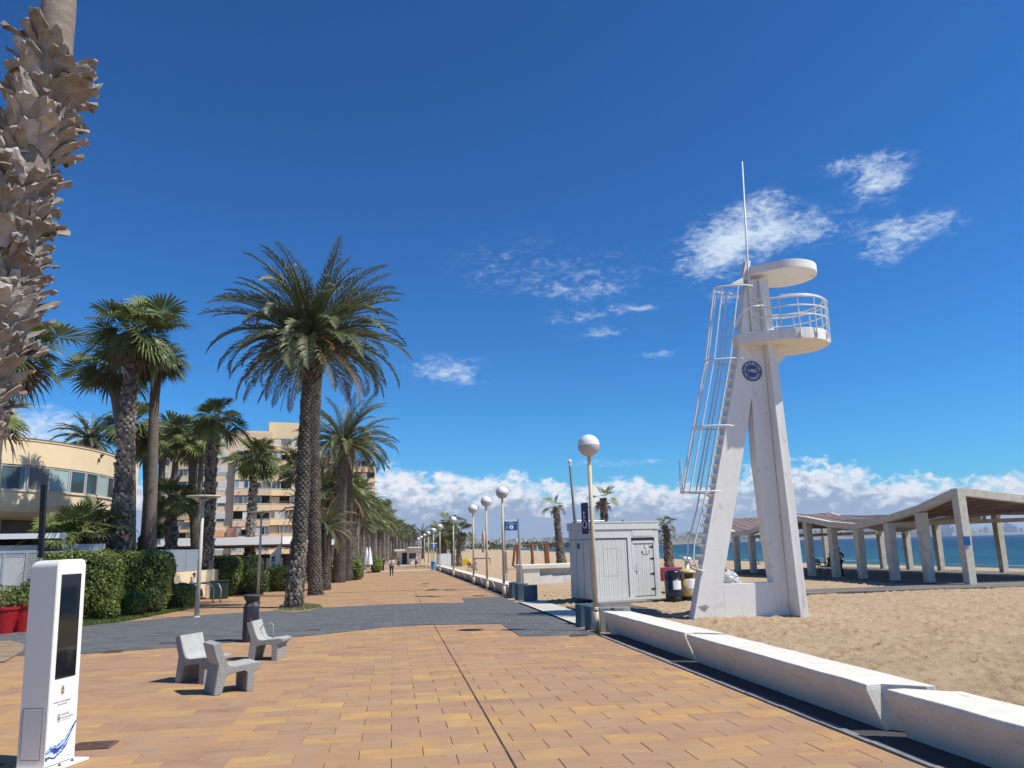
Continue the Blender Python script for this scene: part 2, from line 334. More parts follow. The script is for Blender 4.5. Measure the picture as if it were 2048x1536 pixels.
def paving_mat(name, joints):
    m = bpy.data.materials.new(name); m.use_nodes = True; nt = m.node_tree; N = nt.nodes; L = nt.links; b = N['Principled BSDF']
    def mth(op, a, b_=None, c=None, clamp=False):
        n = N.new('ShaderNodeMath'); n.operation = op; n.use_clamp = clamp
        for i, v in enumerate((a, b_, c)):
            if v is None: continue
            if isinstance(v, (int, float)): n.inputs[i].default_value = v
            else: L.new(v, n.inputs[i])
        return n.outputs[0]
    ge = N.new('ShaderNodeNewGeometry'); s = N.new('ShaderNodeSeparateXYZ'); L.new(ge.outputs['Position'], s.inputs[0])
    row = mth('FLOOR', mth('DIVIDE', s.outputs[1], TH)); u = mth('ADD', mth('DIVIDE', s.outputs[0], TW), mth('MULTIPLY', row, 0.5))
    colm = mth('FLOOR', u)
    cx = N.new('ShaderNodeCombineXYZ'); L.new(row, cx.inputs[0]); L.new(colm, cx.inputs[1])
    wnz = N.new('ShaderNodeTexWhiteNoise'); wnz.noise_dimensions = '3D'; L.new(cx.outputs[0], wnz.inputs[0])
    def ns(scale, detail=6, rough=.6, vec=ge.outputs['Position'], st=None):
        n = N.new('ShaderNodeTexNoise'); n.inputs['Scale'].default_value = scale; n.inputs['Detail'].default_value = detail; n.inputs['Roughness'].default_value = rough
        if st:
            mp = N.new('ShaderNodeMapping'); mp.inputs['Scale'].default_value = st; L.new(vec, mp.inputs[0]); L.new(mp.outputs[0], n.inputs['Vector'])
        else: L.new(vec, n.inputs['Vector'])
        return n.outputs['Fac']
    big = ns(.55, 3); mid = ns(2.2, 5, .6, st=(.7, 1.6, 1))
    # each tile its own mottling: offset the noise by the tile
    ad = N.new('ShaderNodeVectorMath'); ad.operation = 'MULTIPLY_ADD'; L.new(wnz.outputs['Color'], ad.inputs[0]); ad.inputs[1].default_value = (40, 40, 40); L.new(ge.outputs['Position'], ad.inputs[2])
    tilen = ns(2.4, 5, .55, ad.outputs[0], (.8, 1.7, 1))
    f = mth('ADD', mth('ADD', mth('MULTIPLY', wnz.outputs['Value'], .30), mth('MULTIPLY', tilen, .66)), mth('MULTIPLY', big, .36))
    cr = N.new('ShaderNodeValToRGB'); L.new(f, cr.inputs[0]); e = cr.color_ramp.elements
    e[0].position = .34; e[0].color = (.235, .145, .105, 1); e[1].position = .98; e[1].color = (.54, .335, .11, 1)
    for p, c in ((.52, (.335, .198, .122, 1)), (.67, (.375, .220, .125, 1)), (.80, (.43, .255, .110, 1))):
        x = e.new(p); x.color = c
    fine = ns(70, 3, .7); dirt = ns(1.3, 8, .68)
    h = N.new('ShaderNodeHueSaturation'); L.new(cr.outputs[0], h.inputs['Color'])
    sp1 = mth('MULTIPLY', mth('SUBTRACT', ns(1.9, 10, .7), .585, clamp=True), 2.2, clamp=True); sp2 = mth('MULTIPLY', mth('GREATER_THAN', ns(13, 2, .5), .735), .28)
    L.new(mth('SUBTRACT', mth('SUBTRACT', mth('MULTIPLY_ADD', fine, .32, .91), sp1), sp2), h.inputs['Value'])
    mx = N.new('ShaderNodeMix'); mx.data_type = 'RGBA'; dm = mth('MULTIPLY', mth('SUBTRACT', dirt, .44, clamp=True), 2.6, clamp=True); L.new(dm, mx.inputs[0])
    L.new(h.outputs[0], mx.inputs[6]); mx.inputs[7].default_value = (.40, .275, .175, 1); out = mx.outputs[2]
    if joints:
        fy = mth('FRACT', mth('DIVIDE', s.outputs[1], TH)); fx = mth('FRACT', u)
        jy = mth('LESS_THAN', mth('SUBTRACT', .5, mth('ABSOLUTE', mth('SUBTRACT', fy, .5))), .012)
        jx = mth('LESS_THAN', mth('SUBTRACT', .5, mth('ABSOLUTE', mth('SUBTRACT', fx, .5))), .009)
        j = mth('MULTIPLY', mth('MAXIMUM', jx, jy), .55); m2 = N.new('ShaderNodeMix'); m2.data_type = 'RGBA'; L.new(j, m2.inputs[0]); L.new(out, m2.inputs[6]); m2.inputs[7].default_value = (.15, .10, .07, 1); out = m2.outputs[2]
    L.new(out, b.inputs['Base Color']); b.inputs['Roughness'].default_value = .8; b.inputs['Specular IOR Level'].default_value = .15
    bp = N.new('ShaderNodeBump'); bp.inputs['Strength'].default_value = .25; bp.inputs['Distance'].default_value = .006; L.new(fine, bp.inputs['Height']); L.new(bp.outputs[0], b.inputs['Normal'])
    return m
TW, TH = 0.68, 0.42
m_tile = paving_mat('terracotta paving', False); m_tilefar = paving_mat('terracotta paving far', True)
m_joint = mat('sandy joint', (.20, .14, .095), .95, (.10, .07, .05), 1.5)
m_slab = mat('grey paving slab', (.140, .142, .145), .75, (.105, .107, .110), 1.6, .25, 60, rnd=.16)
m_slab2 = mat('grey paving slabs', (.143, .145, .148), .75, (.105, .107, .110), 2.6, .25, 60)
m_kerb = mat('grey kerb stone', (.25, .25, .25), .8, (.17, .17, .17), 5)
m_gravel = mat('dark asphalt strip', (.075, .075, .078), .95, (.045, .045, .047), 7, .4, 60)
m_pale = mat('pale concrete walk', (.60, .56, .49), .85, (.48, .44, .38), 2, .2, 30)

# land under everything, reaching the horizon inland
gx = [-30000, -3000, -400, -60, -30, -16, -8, 0, 4.9]; gy = [-400, -60, -20, 0, 20, 40, 80, 120, 170, 400, 3000, 30000]
vs = [(x, y, gz(y)-.05-(0.0 if y < 171 else 0)) for y in gy for x in gx]; n = len(gx)
ground = tag(obj('ground', mesh_from(vs, [(j*n+i, j*n+i+1, (j+1)*n+i+1, (j+1)*n+i) for j in range(len(gy)-1) for i in range(n-1)]), m_soil), kind='structure')
promenade = strip_sheet('promenade', -18, 5.05, -38, 46, -.012, m_joint)
strip_sheet('promenade_beyond', -14, 5.05, 46, 170, .0, m_tilefar)
strip_sheet('promenade_behind', -18, 5.05, -38, 2.1, .0, m_tilefar)

grey_up = [(-30, 1271), (170, 1252), (385, 1232), (640, 1216), (830, 1207), (931, 1206), (924, 1197), (1008, 1194)]
grey_lo = [(1195, 1270), (1041, 1273), (1002, 1248), (850, 1250), (760, 1256), (700, 1263), (640, 1270), (350, 1295), (170, 1308), (-30, 1313)]
gpoly = [tuple(G(*p))[:2] for p in grey_up]+[(5.05, 37.0), (5.05, 19.5)]+[tuple(G(*p))[:2] for p in grey_lo[1:]]
gpoly = [(-14.5, 25.2)]+gpoly+[(-11.5, 19.6)]
def clip_rect(poly, x0, x1, y0, y1):
    def cl(ps, ins, cut):
        o = []
        for i in range(len(ps)):
            a, b = ps[i-1], ps[i]
            if ins(b):
                if not ins(a): o.append(cut(a, b))
                o.append(b)
            elif ins(a): o.append(cut(a, b))
        return o
    def ix(X): return lambda a, b: (X, a[1]+(b[1]-a[1])*(X-a[0])/(b[0]-a[0]))
    def iy(Y): return lambda a, b: (a[0]+(b[0]-a[0])*(Y-a[1])/(b[1]-a[1]), Y)
    for f, c in ((lambda p: p[0] >= x0, ix(x0)), (lambda p: p[0] <= x1, ix(x1)), (lambda p: p[1] >= y0, iy(y0)), (lambda p: p[1] <= y1, iy(y1))):
        poly = cl(poly, f, c)
        if not poly: return []
    o = []
    for p in poly:
        if not o or abs(p[0]-o[-1][0])+abs(p[1]-o[-1][1]) > 1e-4: o.append(p)
    return o
def parea(p): return .5*sum(p[i-1][0]*p[i][1]-p[i][0]*p[i-1][1] for i in range(len(p)))
def inpoly(x, y, P):
    c = False
    for i in range(len(P)):
        (x1, y1), (x2, y2) = P[i-1], P[i]
        if (y1 > y) != (y2 > y) and x < (x2-x1)*(y-y1)/(y2-y1)+x1: c = not c
    return c
def seen(x, y):
    d = np.array([x, y, gz(y)-EYE]); z = d@Fv
    if z < .5: return False
    px = 1024+FPX*(d@Rv)/z; py = 768-FPX*(d@Uv)/z
    return -60 < px < 2108 and py < 1640
def slab_geo(mb, poly, ztop, th, dz=0.0, tilt=(0, 0), cx=0, cy=0, local=False):
    zf = lambda x, y: (gz(y) if not local else 0)+ztop+dz+tilt[0]*(x-cx)+tilt[1]*(y-cy)
    n = len(poly); vs = [(x, y, zf(x, y)) for x, y in poly]+[(x, y, zf(x, y)-th) for x, y in poly]
    mb.add(vs, [tuple(range(n))]+[(i, n+i, n+(i+1) % n, (i+1) % n) for i in range(n)])
# terracotta tiles in running bond, cut along the movement joint
tiles = []
JX = 1.22
r0, r1 = int(2.1/TH), int(46/TH)
for r in range(r0, r1):
    y0, y1 = r*TH, (r+1)*TH
    c = math.floor(-14.5/TW)
    for k in range(c, int(5.1/TW)+3):
        x0, x1 = (k-.5*r % 1)*TW if False else 0, 0
        x0 = (k-0.5*r+math.floor(.5*r))*TW; x1 = x0+TW
        if x0 > 5.02 or x1 < -14.6: continue
        parts = [(max(x0, -14.6), min(x1, 5.02))]
        a, b = parts[0]
        if a < JX < b: parts = [(a, JX-.008), (JX+.008, b)]
        for a, b in parts:
            if b-a < .05: continue
            cx, cy = (a+b)/2, (y0+y1)/2
            if not seen(cx, cy): continue
            if y0 > 18 and inpoly(cx, cy, gpoly) and inpoly(a, y0, gpoly) and inpoly(b, y1, gpoly) and inpoly(a, y1, gpoly) and inpoly(b, y0, gpoly): continue
            tiles.append((a+.0028, b-.0028, y0+.0028, y1-.0028, cx, cy))
tiles.sort(key=lambda t: t[5]*1.0-(0 if t[1]-t[0] > .4 else -1.0))
big = MB(); tile_meshes = {}
for i, (a, b, y0, y1, cx, cy) in enumerate(tiles):
    tx, ty = rng.normal(0, .0022), rng.normal(0, .003); dz = rng.normal(0, .0006)
    if i < 300:
        w = round(b-a, 3)
        if w not in tile_meshes:
            q = MB(); hw = w/2; hh = (TH-.0056)/2; bv = .004
            q.add([(-hw, -hh, -.03), (hw, -hh, -.03), (hw, hh, -.03), (-hw, hh, -.03), (-hw, -hh, -bv), (hw, -hh, -bv), (hw, hh, -bv), (-hw, hh, -bv), (-hw+bv, -hh+bv, 0), (hw-bv, -hh+bv, 0), (hw-bv, hh-bv, 0), (-hw+bv, hh-bv, 0)],
                  [(0, 1, 5, 4), (1, 2, 6, 5), (2, 3, 7, 6), (3, 0, 4, 7), (4, 5, 9, 8), (5, 6, 10, 9), (6, 7, 11, 10), (7, 4, 8, 11), (8, 9, 10, 11)])
            tile_meshes[w] = q.mesh(); tile_meshes[w].materials.append(m_tile)
        o = obj('tile', tile_meshes[w], None, promenade, loc=(cx, cy, gz(cy)+dz), rot=(-math.atan(SLOPE)+ty, tx, rng.normal(0, .0012)))
    else: slab_geo(big, [(a, y0), (b, y0), (b, y1), (a, y1)], 0, .03, dz, (tx, ty), cx, cy)
o = obj('paving_tiles', mesh_from(big.v, big.f), m_tile, promenade); o['kind'] = 'stuff'

V = []; yv = np.arange(3, 24, .12)
for i, y in enumerate(yv):
    c_ = JX+rng.normal(0, .0022)+.004*math.sin(y*1.7); w_ = rng.uniform(.0045, .0095); V += [(c_-w_, y, gz(y)+.0035), (c_+w_, y, gz(y)+.0035)]
tag(obj('movement_joint', mesh_from(V, [(2*i, 2*i+1, 2*i+3, 2*i+2) for i in range(len(yv)-1)]), mat('black joint filler', (.035, .028, .022), .95)), kind='structure')
# grey path curving across
q = MB(); ng = len(gpoly)
gp3 = gpoly if parea(gpoly) > 0 else gpoly[::-1]
grey_path = tag(obj('grey_path', mesh_from([(x, y, gz(y)+.004) for x, y in gp3], [tuple(range(ng))]), mat('dark joint', (.06, .062, .064), .95)), kind='structure')
GW, GH = .60, .40; gs = []
for r in range(int(18/GH), int(38/GH)+1):
    for k in range(int(-15/GW), int(5.1/GW)+2):
        x0 = (k-.5*(r % 2))*GW
        pl = clip_rect(gp3, x0+.006, x0+GW-.006, r*GH+.006, (r+1)*GH-.006)
        if len(pl) > 2 and abs(parea(pl)) > .01: gs.append((pl if parea(pl) > 0 else pl[::-1], x0+GW/2, (r+.5)*GH))
gs.sort(key=lambda t: (not seen(t[1], t[2]), t[2]+abs(t[1]-1)*.25))
big = MB()
for i, (pl, cx, cy) in enumerate(gs):
    tl = (rng.normal(0, .003), rng.normal(0, .003)); dz = rng.normal(0, .001)
    if i < 300:
        q = MB(); slab_geo(q, [(x-cx, y-cy) for x, y in pl], 0, .012, 0, tl, 0, 0, True)
        obj('paving_slab', mesh_from(q.v, q.f), m_slab, grey_path, loc=(cx, cy, gz(cy)+.014+dz), rot=(-math.atan(SLOPE), 0, 0))
    else: slab_geo(big, pl, .014, .012, dz, tl, cx, cy)
o = obj('paving_slabs', mesh_from(big.v, big.f), m_slab2, grey_path); o['kind'] = 'stuff'

# pale walk crossing further on, kerb and dark strip under the wall
strip_sheet('pale_crossing', -6.5, 5.0, 97, 101.5, .006, m_pale)
strip_sheet('pale_crossing', -6.5, 5.0, 135, 141, .006, m_pale)
def kerb_line(name, x0, x1, y0, y1, h, m):
    b = MB()
    y = y0
    k = tag(thing(name, None, None, (0, 0, 0)), kind='structure')
    vs = []; 
    while y < y1-.01:
        ye = min(y+1.0, y1); zz = gz((y+ye)/2); b = MB(); b.box(x0, x1, y+.004, ye-.004, zz-.1, zz+h+rng.normal(0, .001)); b.build('kerb_stone', m, k); y = ye
    return k
kerb_line('kerb', 5.055, 5.16, 3.2, 19.3, .012, m_kerb)
kerb_line('kerb', 5.055, 5.16, 37.2, 100, .012, m_kerb)
strip_sheet('gravel_strip', 5.165, 6.0, 2, 19.5, -.006, m_gravel)
strip_sheet('gravel_strip', 5.165, 6.0, 37.0, 100, -.006, m_gravel)
strip_sheet('behind_strip', 5.05, 6.0, -38, 2, -.006, m_gravel)

# ---- sand
def steps(segs):
    out = [segs[0][0]]
    for a, b, s0, s1 in segs:
        x = a; st = s0
        while x < b-1e-6:
            t = (x-a)/(b-a); st = s0*(s1/s0)**t; x = min(x+st, b); out.append(x)
    return np.array(out)
X = steps([(5.05, 14, .075, .075), (14, 27, .085, .10), (27, 110, .12, 6)])
Y = steps([(-40, 5.0, 5, .5), (5.0, 24, .075, .075), (24, 38, .09, .13), (38, 1100, .18, 60)])
shx = lambda y: np.interp(y, [-60, 89, 101, 122, 156, 194, 578, 926, 1100], [83, 79, 78, 75.6, 74, 72, 116, 150, 165])
XX, YY = np.meshgrid(X, Y); 
Z = -SLOPE*np.clip(YY, -40, 170)
t = np.clip((XX-44)/(shx(YY)-44), 0, 1.6); Z = Z*(1-t)+(-2.2)*t
near = np.clip((60-YY)/25, 0, 1)*np.clip((60-XX)/25, 0, 1)
def vnoise(shape, cells, seed):
    r = np.random.default_rng(seed); g = r.random((cells[0]+2, cells[1]+2))
    return g
def smooth_noise(x, y, s, seed):
    r = np.random.default_rng(seed); g = r.random((128, 128)); u = x/s; v = y/s; i = np.floor(u).astype(int); j = np.floor(v).astype(int); fu = u-i; fv = v-j
    fu = fu*fu*(3-2*fu); fv = fv*fv*(3-2*fv); a = g[j % 128, i % 128]; b = g[j % 128, (i+1) % 128]; c = g[(j+1) % 128, i % 128]; d = g[(j+1) % 128, (i+1) % 128]
    return (a*(1-fu)+b*fu)*(1-fv)+(c*(1-fu)+d*fu)*fv-.5
Z += smooth_noise(XX, YY, 3.1, 1)*.05*near+smooth_noise(XX, YY, .9, 2)*.035*near+smooth_noise(XX, YY, .34, 3)*.035*near+smooth_noise(XX, YY, .17, 4)*.018*near
for _ in range(9000):
    x = rng.uniform(6.2, 34); y = rng.uniform(5, 42)
    i = np.searchsorted(X, x); j = np.searchsorted(Y, y); sl_ = (slice(max(j-4, 0), j+5), slice(max(i-4, 0), i+5))
    a = rng.uniform(0, PI); dx = XX[sl_]-x; dy = YY[sl_]-y; u = dx*math.cos(a)+dy*math.sin(a); v = -dx*math.sin(a)+dy*math.cos(a)
    rr = (u/.15)**2+(v/.075)**2; Z[sl_] += -.065*np.exp(-rr*1.6)+.030*np.exp(-(np.sqrt(rr)-1.35)**2*5)
flat = np.clip((6.35-XX)/.4, 0, 1); Z = Z*(1-flat)+(-SLOPE*np.clip(YY, -40, 170)-.03)*flat
pad = ((XX < 9.0) & (YY > 19.9) & (YY < 37)).astype(float); Z -= .02*pad
Z -= .012
n = len(X); idx = np.arange(len(Y)*n).reshape(len(Y), n)
f = np.stack([idx[:-1, :-1], idx[:-1, 1:], idx[1:, 1:], idx[1:, :-1]], -1).reshape(-1, 4)
def sand_mat():
    m = bpy.data.materials.new('beach sand'); m.use_nodes = True; nt = m.node_tree; N = nt.nodes; L = nt.links; b = N['Principled BSDF']
    ge = N.new('ShaderNodeNewGeometry')
    def ns(s, d, r=.6, off=None):
        n_ = N.new('ShaderNodeTexNoise'); n_.inputs['Scale'].default_value = s; n_.inputs['Detail'].default_value = d; n_.inputs['Roughness'].default_value = r; L.new(ge.outputs['Position'], n_.inputs['Vector']); return n_.outputs['Fac']
    cr = N.new('ShaderNodeValToRGB'); L.new(ns(.8, 6, .65), cr.inputs[0]); e = cr.color_ramp.elements
    e[0].position = .3; e[0].color = (.445, .315, .195, 1); e[1].position = .7; e[1].color = (.55, .40, .26, 1)
    h = N.new('ShaderNodeHueSaturation'); L.new(cr.outputs[0], h.inputs['Color']); mr = N.new('ShaderNodeMapRange'); mr.inputs[1].default_value = .3; mr.inputs[2].default_value = .7; mr.inputs[3].default_value = .82; mr.inputs[4].default_value = 1.12; L.new(ns(28, 8, .75), mr.inputs[0]); L.new(mr.outputs[0], h.inputs['Value'])
    # wet sand by the water (height below the dry beach)
    s = N.new('ShaderNodeSeparateXYZ'); L.new(ge.outputs['Position'], s.inputs[0]); w = N.new('ShaderNodeMapRange'); w.inputs[1].default_value = -1.98; w.inputs[2].default_value = -2.12; L.new(s.outputs[2], w.inputs[0])
    mx = N.new('ShaderNodeMix'); mx.data_type = 'RGBA'; L.new(w.outputs[0], mx.inputs[0]); L.new(h.outputs[0], mx.inputs[6]); mx.inputs[7].default_value = (.12, .075, .055, 1)
    L.new(mx.outputs[2], b.inputs['Base Color']); b.inputs['Roughness'].default_value = .95; b.inputs['Specular IOR Level'].default_value = .1
    bp = N.new('ShaderNodeBump'); bp.inputs['Strength'].default_value = 1.0; bp.inputs['Distance'].default_value = .07; L.new(ns(9, 10, .74), bp.inputs['Height']); L.new(bp.outputs[0], b.inputs['Normal'])
    return m
m_sand = sand_mat()
tag(obj('beach', np_mesh(np.stack([XX.ravel(), YY.ravel(), Z.ravel()], 1), f), m_sand, smooth=True), kind='structure')

# ---- sea
def sea_mat():
    m = bpy.data.materials.new('sea water'); m.use_nodes = True; nt = m.node_tree; N = nt.nodes; L = nt.links; b = N['Principled BSDF']
    ge = N.new('ShaderNodeNewGeometry'); s = N.new('ShaderNodeSeparateXYZ'); L.new(ge.outputs['Position'], s.inputs[0])
    def ns(sc, d, r, st):
        mp = N.new('ShaderNodeMapping'); mp.inputs['Scale'].default_value = st; mp.inputs['Rotation'].default_value = (0, 0, R(-8)); L.new(ge.outputs['Position'], mp.inputs[0])
        n_ = N.new('ShaderNodeTexNoise'); n_.inputs['Scale'].default_value = sc; n_.inputs['Detail'].default_value = d; n_.inputs['Roughness'].default_value = r; L.new(mp.outputs[0], n_.inputs['Vector']); return n_.outputs['Fac']
    dr = N.new('ShaderNodeMapRange'); dr.inputs[1].default_value = 78; dr.inputs[2].default_value = 420; L.new(s.outputs[0], dr.inputs[0])
    cr = N.new('ShaderNodeValToRGB'); L.new(dr.outputs[0], cr.inputs[0]); e = cr.color_ramp.elements
    e[0].position = 0; e[0].color = (.03, .095, .10, 1); e[1].position = 1; e[1].color = (.003, .024, .06, 1)
    x = e.new(.08); x.color = (.012, .075, .095, 1); x = e.new(.4); x.color = (.005, .042, .075, 1)
    pn = ns(.02, 5, .6, (1, .35, 1)); h = N.new('ShaderNodeHueSaturation'); L.new(cr.outputs[0], h.inputs['Color']); mr = N.new('ShaderNodeMapRange'); mr.inputs[1].default_value = .3; mr.inputs[2].default_value = .7; mr.inputs[3].default_value = .65; mr.inputs[4].default_value = 1.35; L.new(pn, mr.inputs[0]); L.new(mr.outputs[0], h.inputs['Value'])
    # broken foam on the last few waves
    fo = ns(.35, 8, .7, (1.0, .16, 1)); fm = N.new('ShaderNodeMapRange'); fm.inputs[1].default_value = .60; fm.inputs[2].default_value = .66; L.new(fo, fm.inputs[0])
    bd = N.new('ShaderNodeMapRange'); bd.inputs[1].default_value = 104; bd.inputs[2].default_value = 84; L.new(s.outputs[0], bd.inputs[0])
    mu = N.new('ShaderNodeMath'); mu.operation = 'MULTIPLY'; L.new(fm.outputs[0], mu.inputs[0]); L.new(bd.outputs[0], mu.inputs[1])
    mx = N.new('ShaderNodeMix'); mx.data_type = 'RGBA'; L.new(mu.outputs[0], mx.inputs[0]); L.new(h.outputs[0], mx.inputs[6]); mx.inputs[7].default_value = (.72, .76, .78, 1)
    L.new(mx.outputs[2], b.inputs['Base Color']); b.inputs['Roughness'].default_value = .35; b.inputs['IOR'].default_value = 1.33; b.inputs['Specular IOR Level'].default_value = .22
    bp = N.new('ShaderNodeBump'); bp.inputs['Strength'].default_value = 1.0; bp.inputs['Distance'].default_value = .9; L.new(ns(.30, 7, .62, (1, .4, 1)), bp.inputs['Height']); L.new(bp.outputs[0], b.inputs['Normal'])
    return m
tag(obj('sea', mesh_from([(60, -400, -2.2), (30000, -400, -2.2), (30000, 30000, -2.2), (60, 30000, -2.2)], [(0, 1, 2, 3)]), sea_mat()), kind='structure')

# ---- far land: low headland, town, hazy mountains
def land(name, prof, depth, m, jit, seed):
    """prof: list of (px, distance, height above the eye line in picture px)"""
    P = np.array(prof, float); n_ = 260; pxs = np.linspace(P[0, 0], P[-1, 0], n_); D = np.interp(pxs, P[:, 0], P[:, 1]); Hh = np.interp(pxs, P[:, 0], P[:, 2])
    v = []; rr = np.random.default_rng(seed); g = rr.random(600)
    for i in range(n_):
        d = ray(pxs[i], 1090); a = math.atan2(d[0], d[1]); nz = sum((g[int(i*k/3) % 600]*(1-(i*k/3) % 1)+g[(int(i*k/3)+1) % 600]*((i*k/3) % 1)-.5)/k for k in (1, 2, 5))
        z = (Hh[i]*(1+jit*nz))/FPX*(D[i]+depth*.6)+EYE
        for t_, zz in ((0, -2.6), (.02, 0.5), (.35, z*.62), (.6, z), (1.0, z*.8), (1.3, -3)):
            r_ = D[i]+depth*t_; v.append((math.sin(a)*r_, math.cos(a)*r_, zz))
    f_ = [(i*6+k, (i+1)*6+k, (i+1)*6+k+1, i*6+k+1) for i in range(n_-1) for k in range(5)]
    return tag(obj(name, mesh_from(v, f_), m, smooth=False), kind='structure')
m_head = mat('scrub headland', (.13, .125, .09), .95, (.26, .22, .17), .012, detail=10); m_mount = mat('bare mountain', (.16, .135, .11), .95, (.24, .20, .16), .004, detail=8)
land('headland', [(620, 900, 6), (760, 950, 7), (880, 1000, 8), (960, 1050, 8), (1100, 1150, 9), (1250, 1150, 9), (1346, 1250, 10), (1440, 1700, 12), (1480, 2300, 12)], 1500, m_head, .5, 2)
land('far_shore', [(1400, 2300, 10), (1480, 2500, 13), (1560, 2900, 14), (1640, 3600, 12), (1720, 4600, 10), (1800, 5600, 8), (1880, 7000, 5), (2100, 7600, 5), (2300, 8000, 0)], 1400, m_head, .5, 3)
land('mountain', [(900, 6500, 9), (1200, 6500, 14), (1400, 6800, 18), (1500, 7000, 20), (1580, 7000, 30), (1625, 7000, 36), (1665, 7000, 24), (1700, 7200, 22), (1745, 7200, 27), (1790, 7400, 18), (1830, 7600, 22), (1862, 7600, 24), (1900, 8200, 14), (1990, 8600, 10), (2150, 9000, 6)], 1200, m_mount, .35, 5)
# town: white and sand coloured blocks on the headland
tb = MB(); m_town = mat('pale town walls', (.62, .60, .56), .9, (.42, .36, .31), .02)
prT = [(760, 1000), (1346, 1300), (1480, 2400), (1640, 3700), (1800, 5800), (2048, 7700)]
for i in range(1500):
    px = rng.uniform(800, 1900); d0 = np.interp(px, [p[0] for p in prT], [p[1] for p in prT]); t_ = rng.beta(1.1, 2.2); dd = d0+40+1100*t_
    d = ray(px, 1090); a = math.atan2(d[0], d[1]); x, y = math.sin(a)*dd, math.cos(a)*dd
    hh = (3+9*min(t_*1.7, 1))/FPX*dd+1; w = rng.uniform(5, 16)*d0/1500; h = rng.uniform(3, 7)*d0/1500*(1 if rng.random() < .93 else 2.2); dp = rng.uniform(6, 14)
    hb = max(.3, np.interp(t_*1100/1500 if px < 1480 else t_*1100/1400, (0, .02, .35, .6, 1), (-2, .5, .62*hh, hh, .8*hh)))
    mt = Matrix.Translation((x, y, hb-2))@Matrix.Rotation(-a+rng.uniform(-.3, .3), 4, 'Z'); tb.box(-w/2, w/2, -dp/2, dp/2, 0, h+2, mt)
tag(tb.build('town_houses', m_town), 'small pale houses of the town spread along the far headland', 'houses', kind='stuff')
def shapes_trees(px0, px1, d0, d1, n_, name, lab):
    b = MB()
    for i in range(n_):
        px = rng.uniform(px0, px1); dd = rng.uniform(d0, d1); d = ray(px, 1090); a = math.atan2(d[0], d[1]); x, y = math.sin(a)*dd, math.cos(a)*dd; r_ = rng.uniform(2, 4)
        for k in range(26):
            c = Vector((x+rng.normal(0, r_*.6), y+rng.normal(0, r_*.6), rng.uniform(.2, 1)*r_*1.5-1)); q1 = Vector(rng.normal(0, 1, 3)).normalized()*r_*.35; q2 = Vector(rng.normal(0, 1, 3)).normalized()*r_*.35
            b.add([c+q1, c+q2, c-q1, c-q2], [(0, 1, 2, 3)])
    tag(b.build(name, m_hedged), lab, 'trees', kind='stuff')
shapes_trees(640, 1330, 500, 1000, 200, 'distant_trees', 'dark mass of trees along the far end of the beach')
tw_m = mat('distant tower', (.42, .42, .44), .9)
# hotel towers across the bay
for i, (px, w, h) in enumerate([(1884, 5, 14), (1892, 4, 20), (1899, 5, 24), (1907, 4, 16), (1917, 4, 10), (1930, 5, 8), (1948, 4, 7), (1962, 4, 9), (1973, 6, 13), (1990, 4, 10), (1999, 5, 19), (2008, 4, 15), (2016, 5, 21), (2024, 6, 16), (2033, 4, 13), (2043, 5, 10)]):
    D = 7900; d = ray(px, 1070); a = math.atan2(d[0], d[1]); x, y = math.sin(a)*D, math.cos(a)*D; ww = w*D/FPX; hh = h*D/FPX
    b = MB(); b.box(-ww/2, ww/2, -ww/2, ww/2, 0, hh); b.box(-ww*.3, ww*.3, -ww*.3, ww*.3, hh, hh*1.06)
    o = b.build('skyscraper', tw_m, loc=(x, y, -2), rot=(0, 0, -a+.2)); 
    lab = 'tallest hazy tower of the left cluster across the bay' if i == 2 else ('tallest hazy tower of the right cluster across the bay' if i == 12 else 'hazy high rise tower across the bay')
    tag(o, lab, 'skyscraper', 'high rise towers across the bay')
# sea air
hb = MB(); hb.box(-2500, 9800, -450, 9900, -7, 262)
hm = bpy.data.materials.new('sea haze'); hm.use_nodes = True; N = hm.node_tree.nodes; N.remove(N['Principled BSDF'])
pv = N.new('ShaderNodeVolumePrincipled'); pv.inputs['Color'].default_value = (.72, .82, .97, 1); pv.inputs['Density'].default_value = 8.0e-5; pv.inputs['Anisotropy'].default_value = 0.2
hm.node_tree.links.new(pv.outputs[0], N['Material Output'].inputs['Volume'])
tag(hb.build('haze', hm), kind='stuff')

V = []; F = []
for i in range(420):
    x = rng.uniform(-7, 5.0) if i > 150 else 5.0-rng.exponential(.35); y = 3.5+26*rng.random()**1.3
    if inpoly(x, y, gpoly) and i % 3: continue
    a = rng.uniform(0, PI); l_ = rng.uniform(.006, .022); w_ = l_*rng.uniform(.3, .8); k = len(V); z = gz(y)+(.021 if inpoly(x, y, gpoly) else .006)
    V += [(x+l_*math.cos(a), y+l_*math.sin(a), z+rng.uniform(0, .006)), (x-w_*math.sin(a), y+w_*math.cos(a), z), (x-l_*math.cos(a), y-l_*math.sin(a), z+rng.uniform(0, .006)), (x+w_*math.sin(a), y-w_*math.cos(a), z)]; F.append((k, k+1, k+2, k+3))
tag(obj('ground_litter', mesh_from(V, F), mat('dry flecks', (.55, .48, .38), .9, (.12, .09, .06), 3)), 'small dry flecks scattered over the promenade paving', 'litter', kind='stuff')
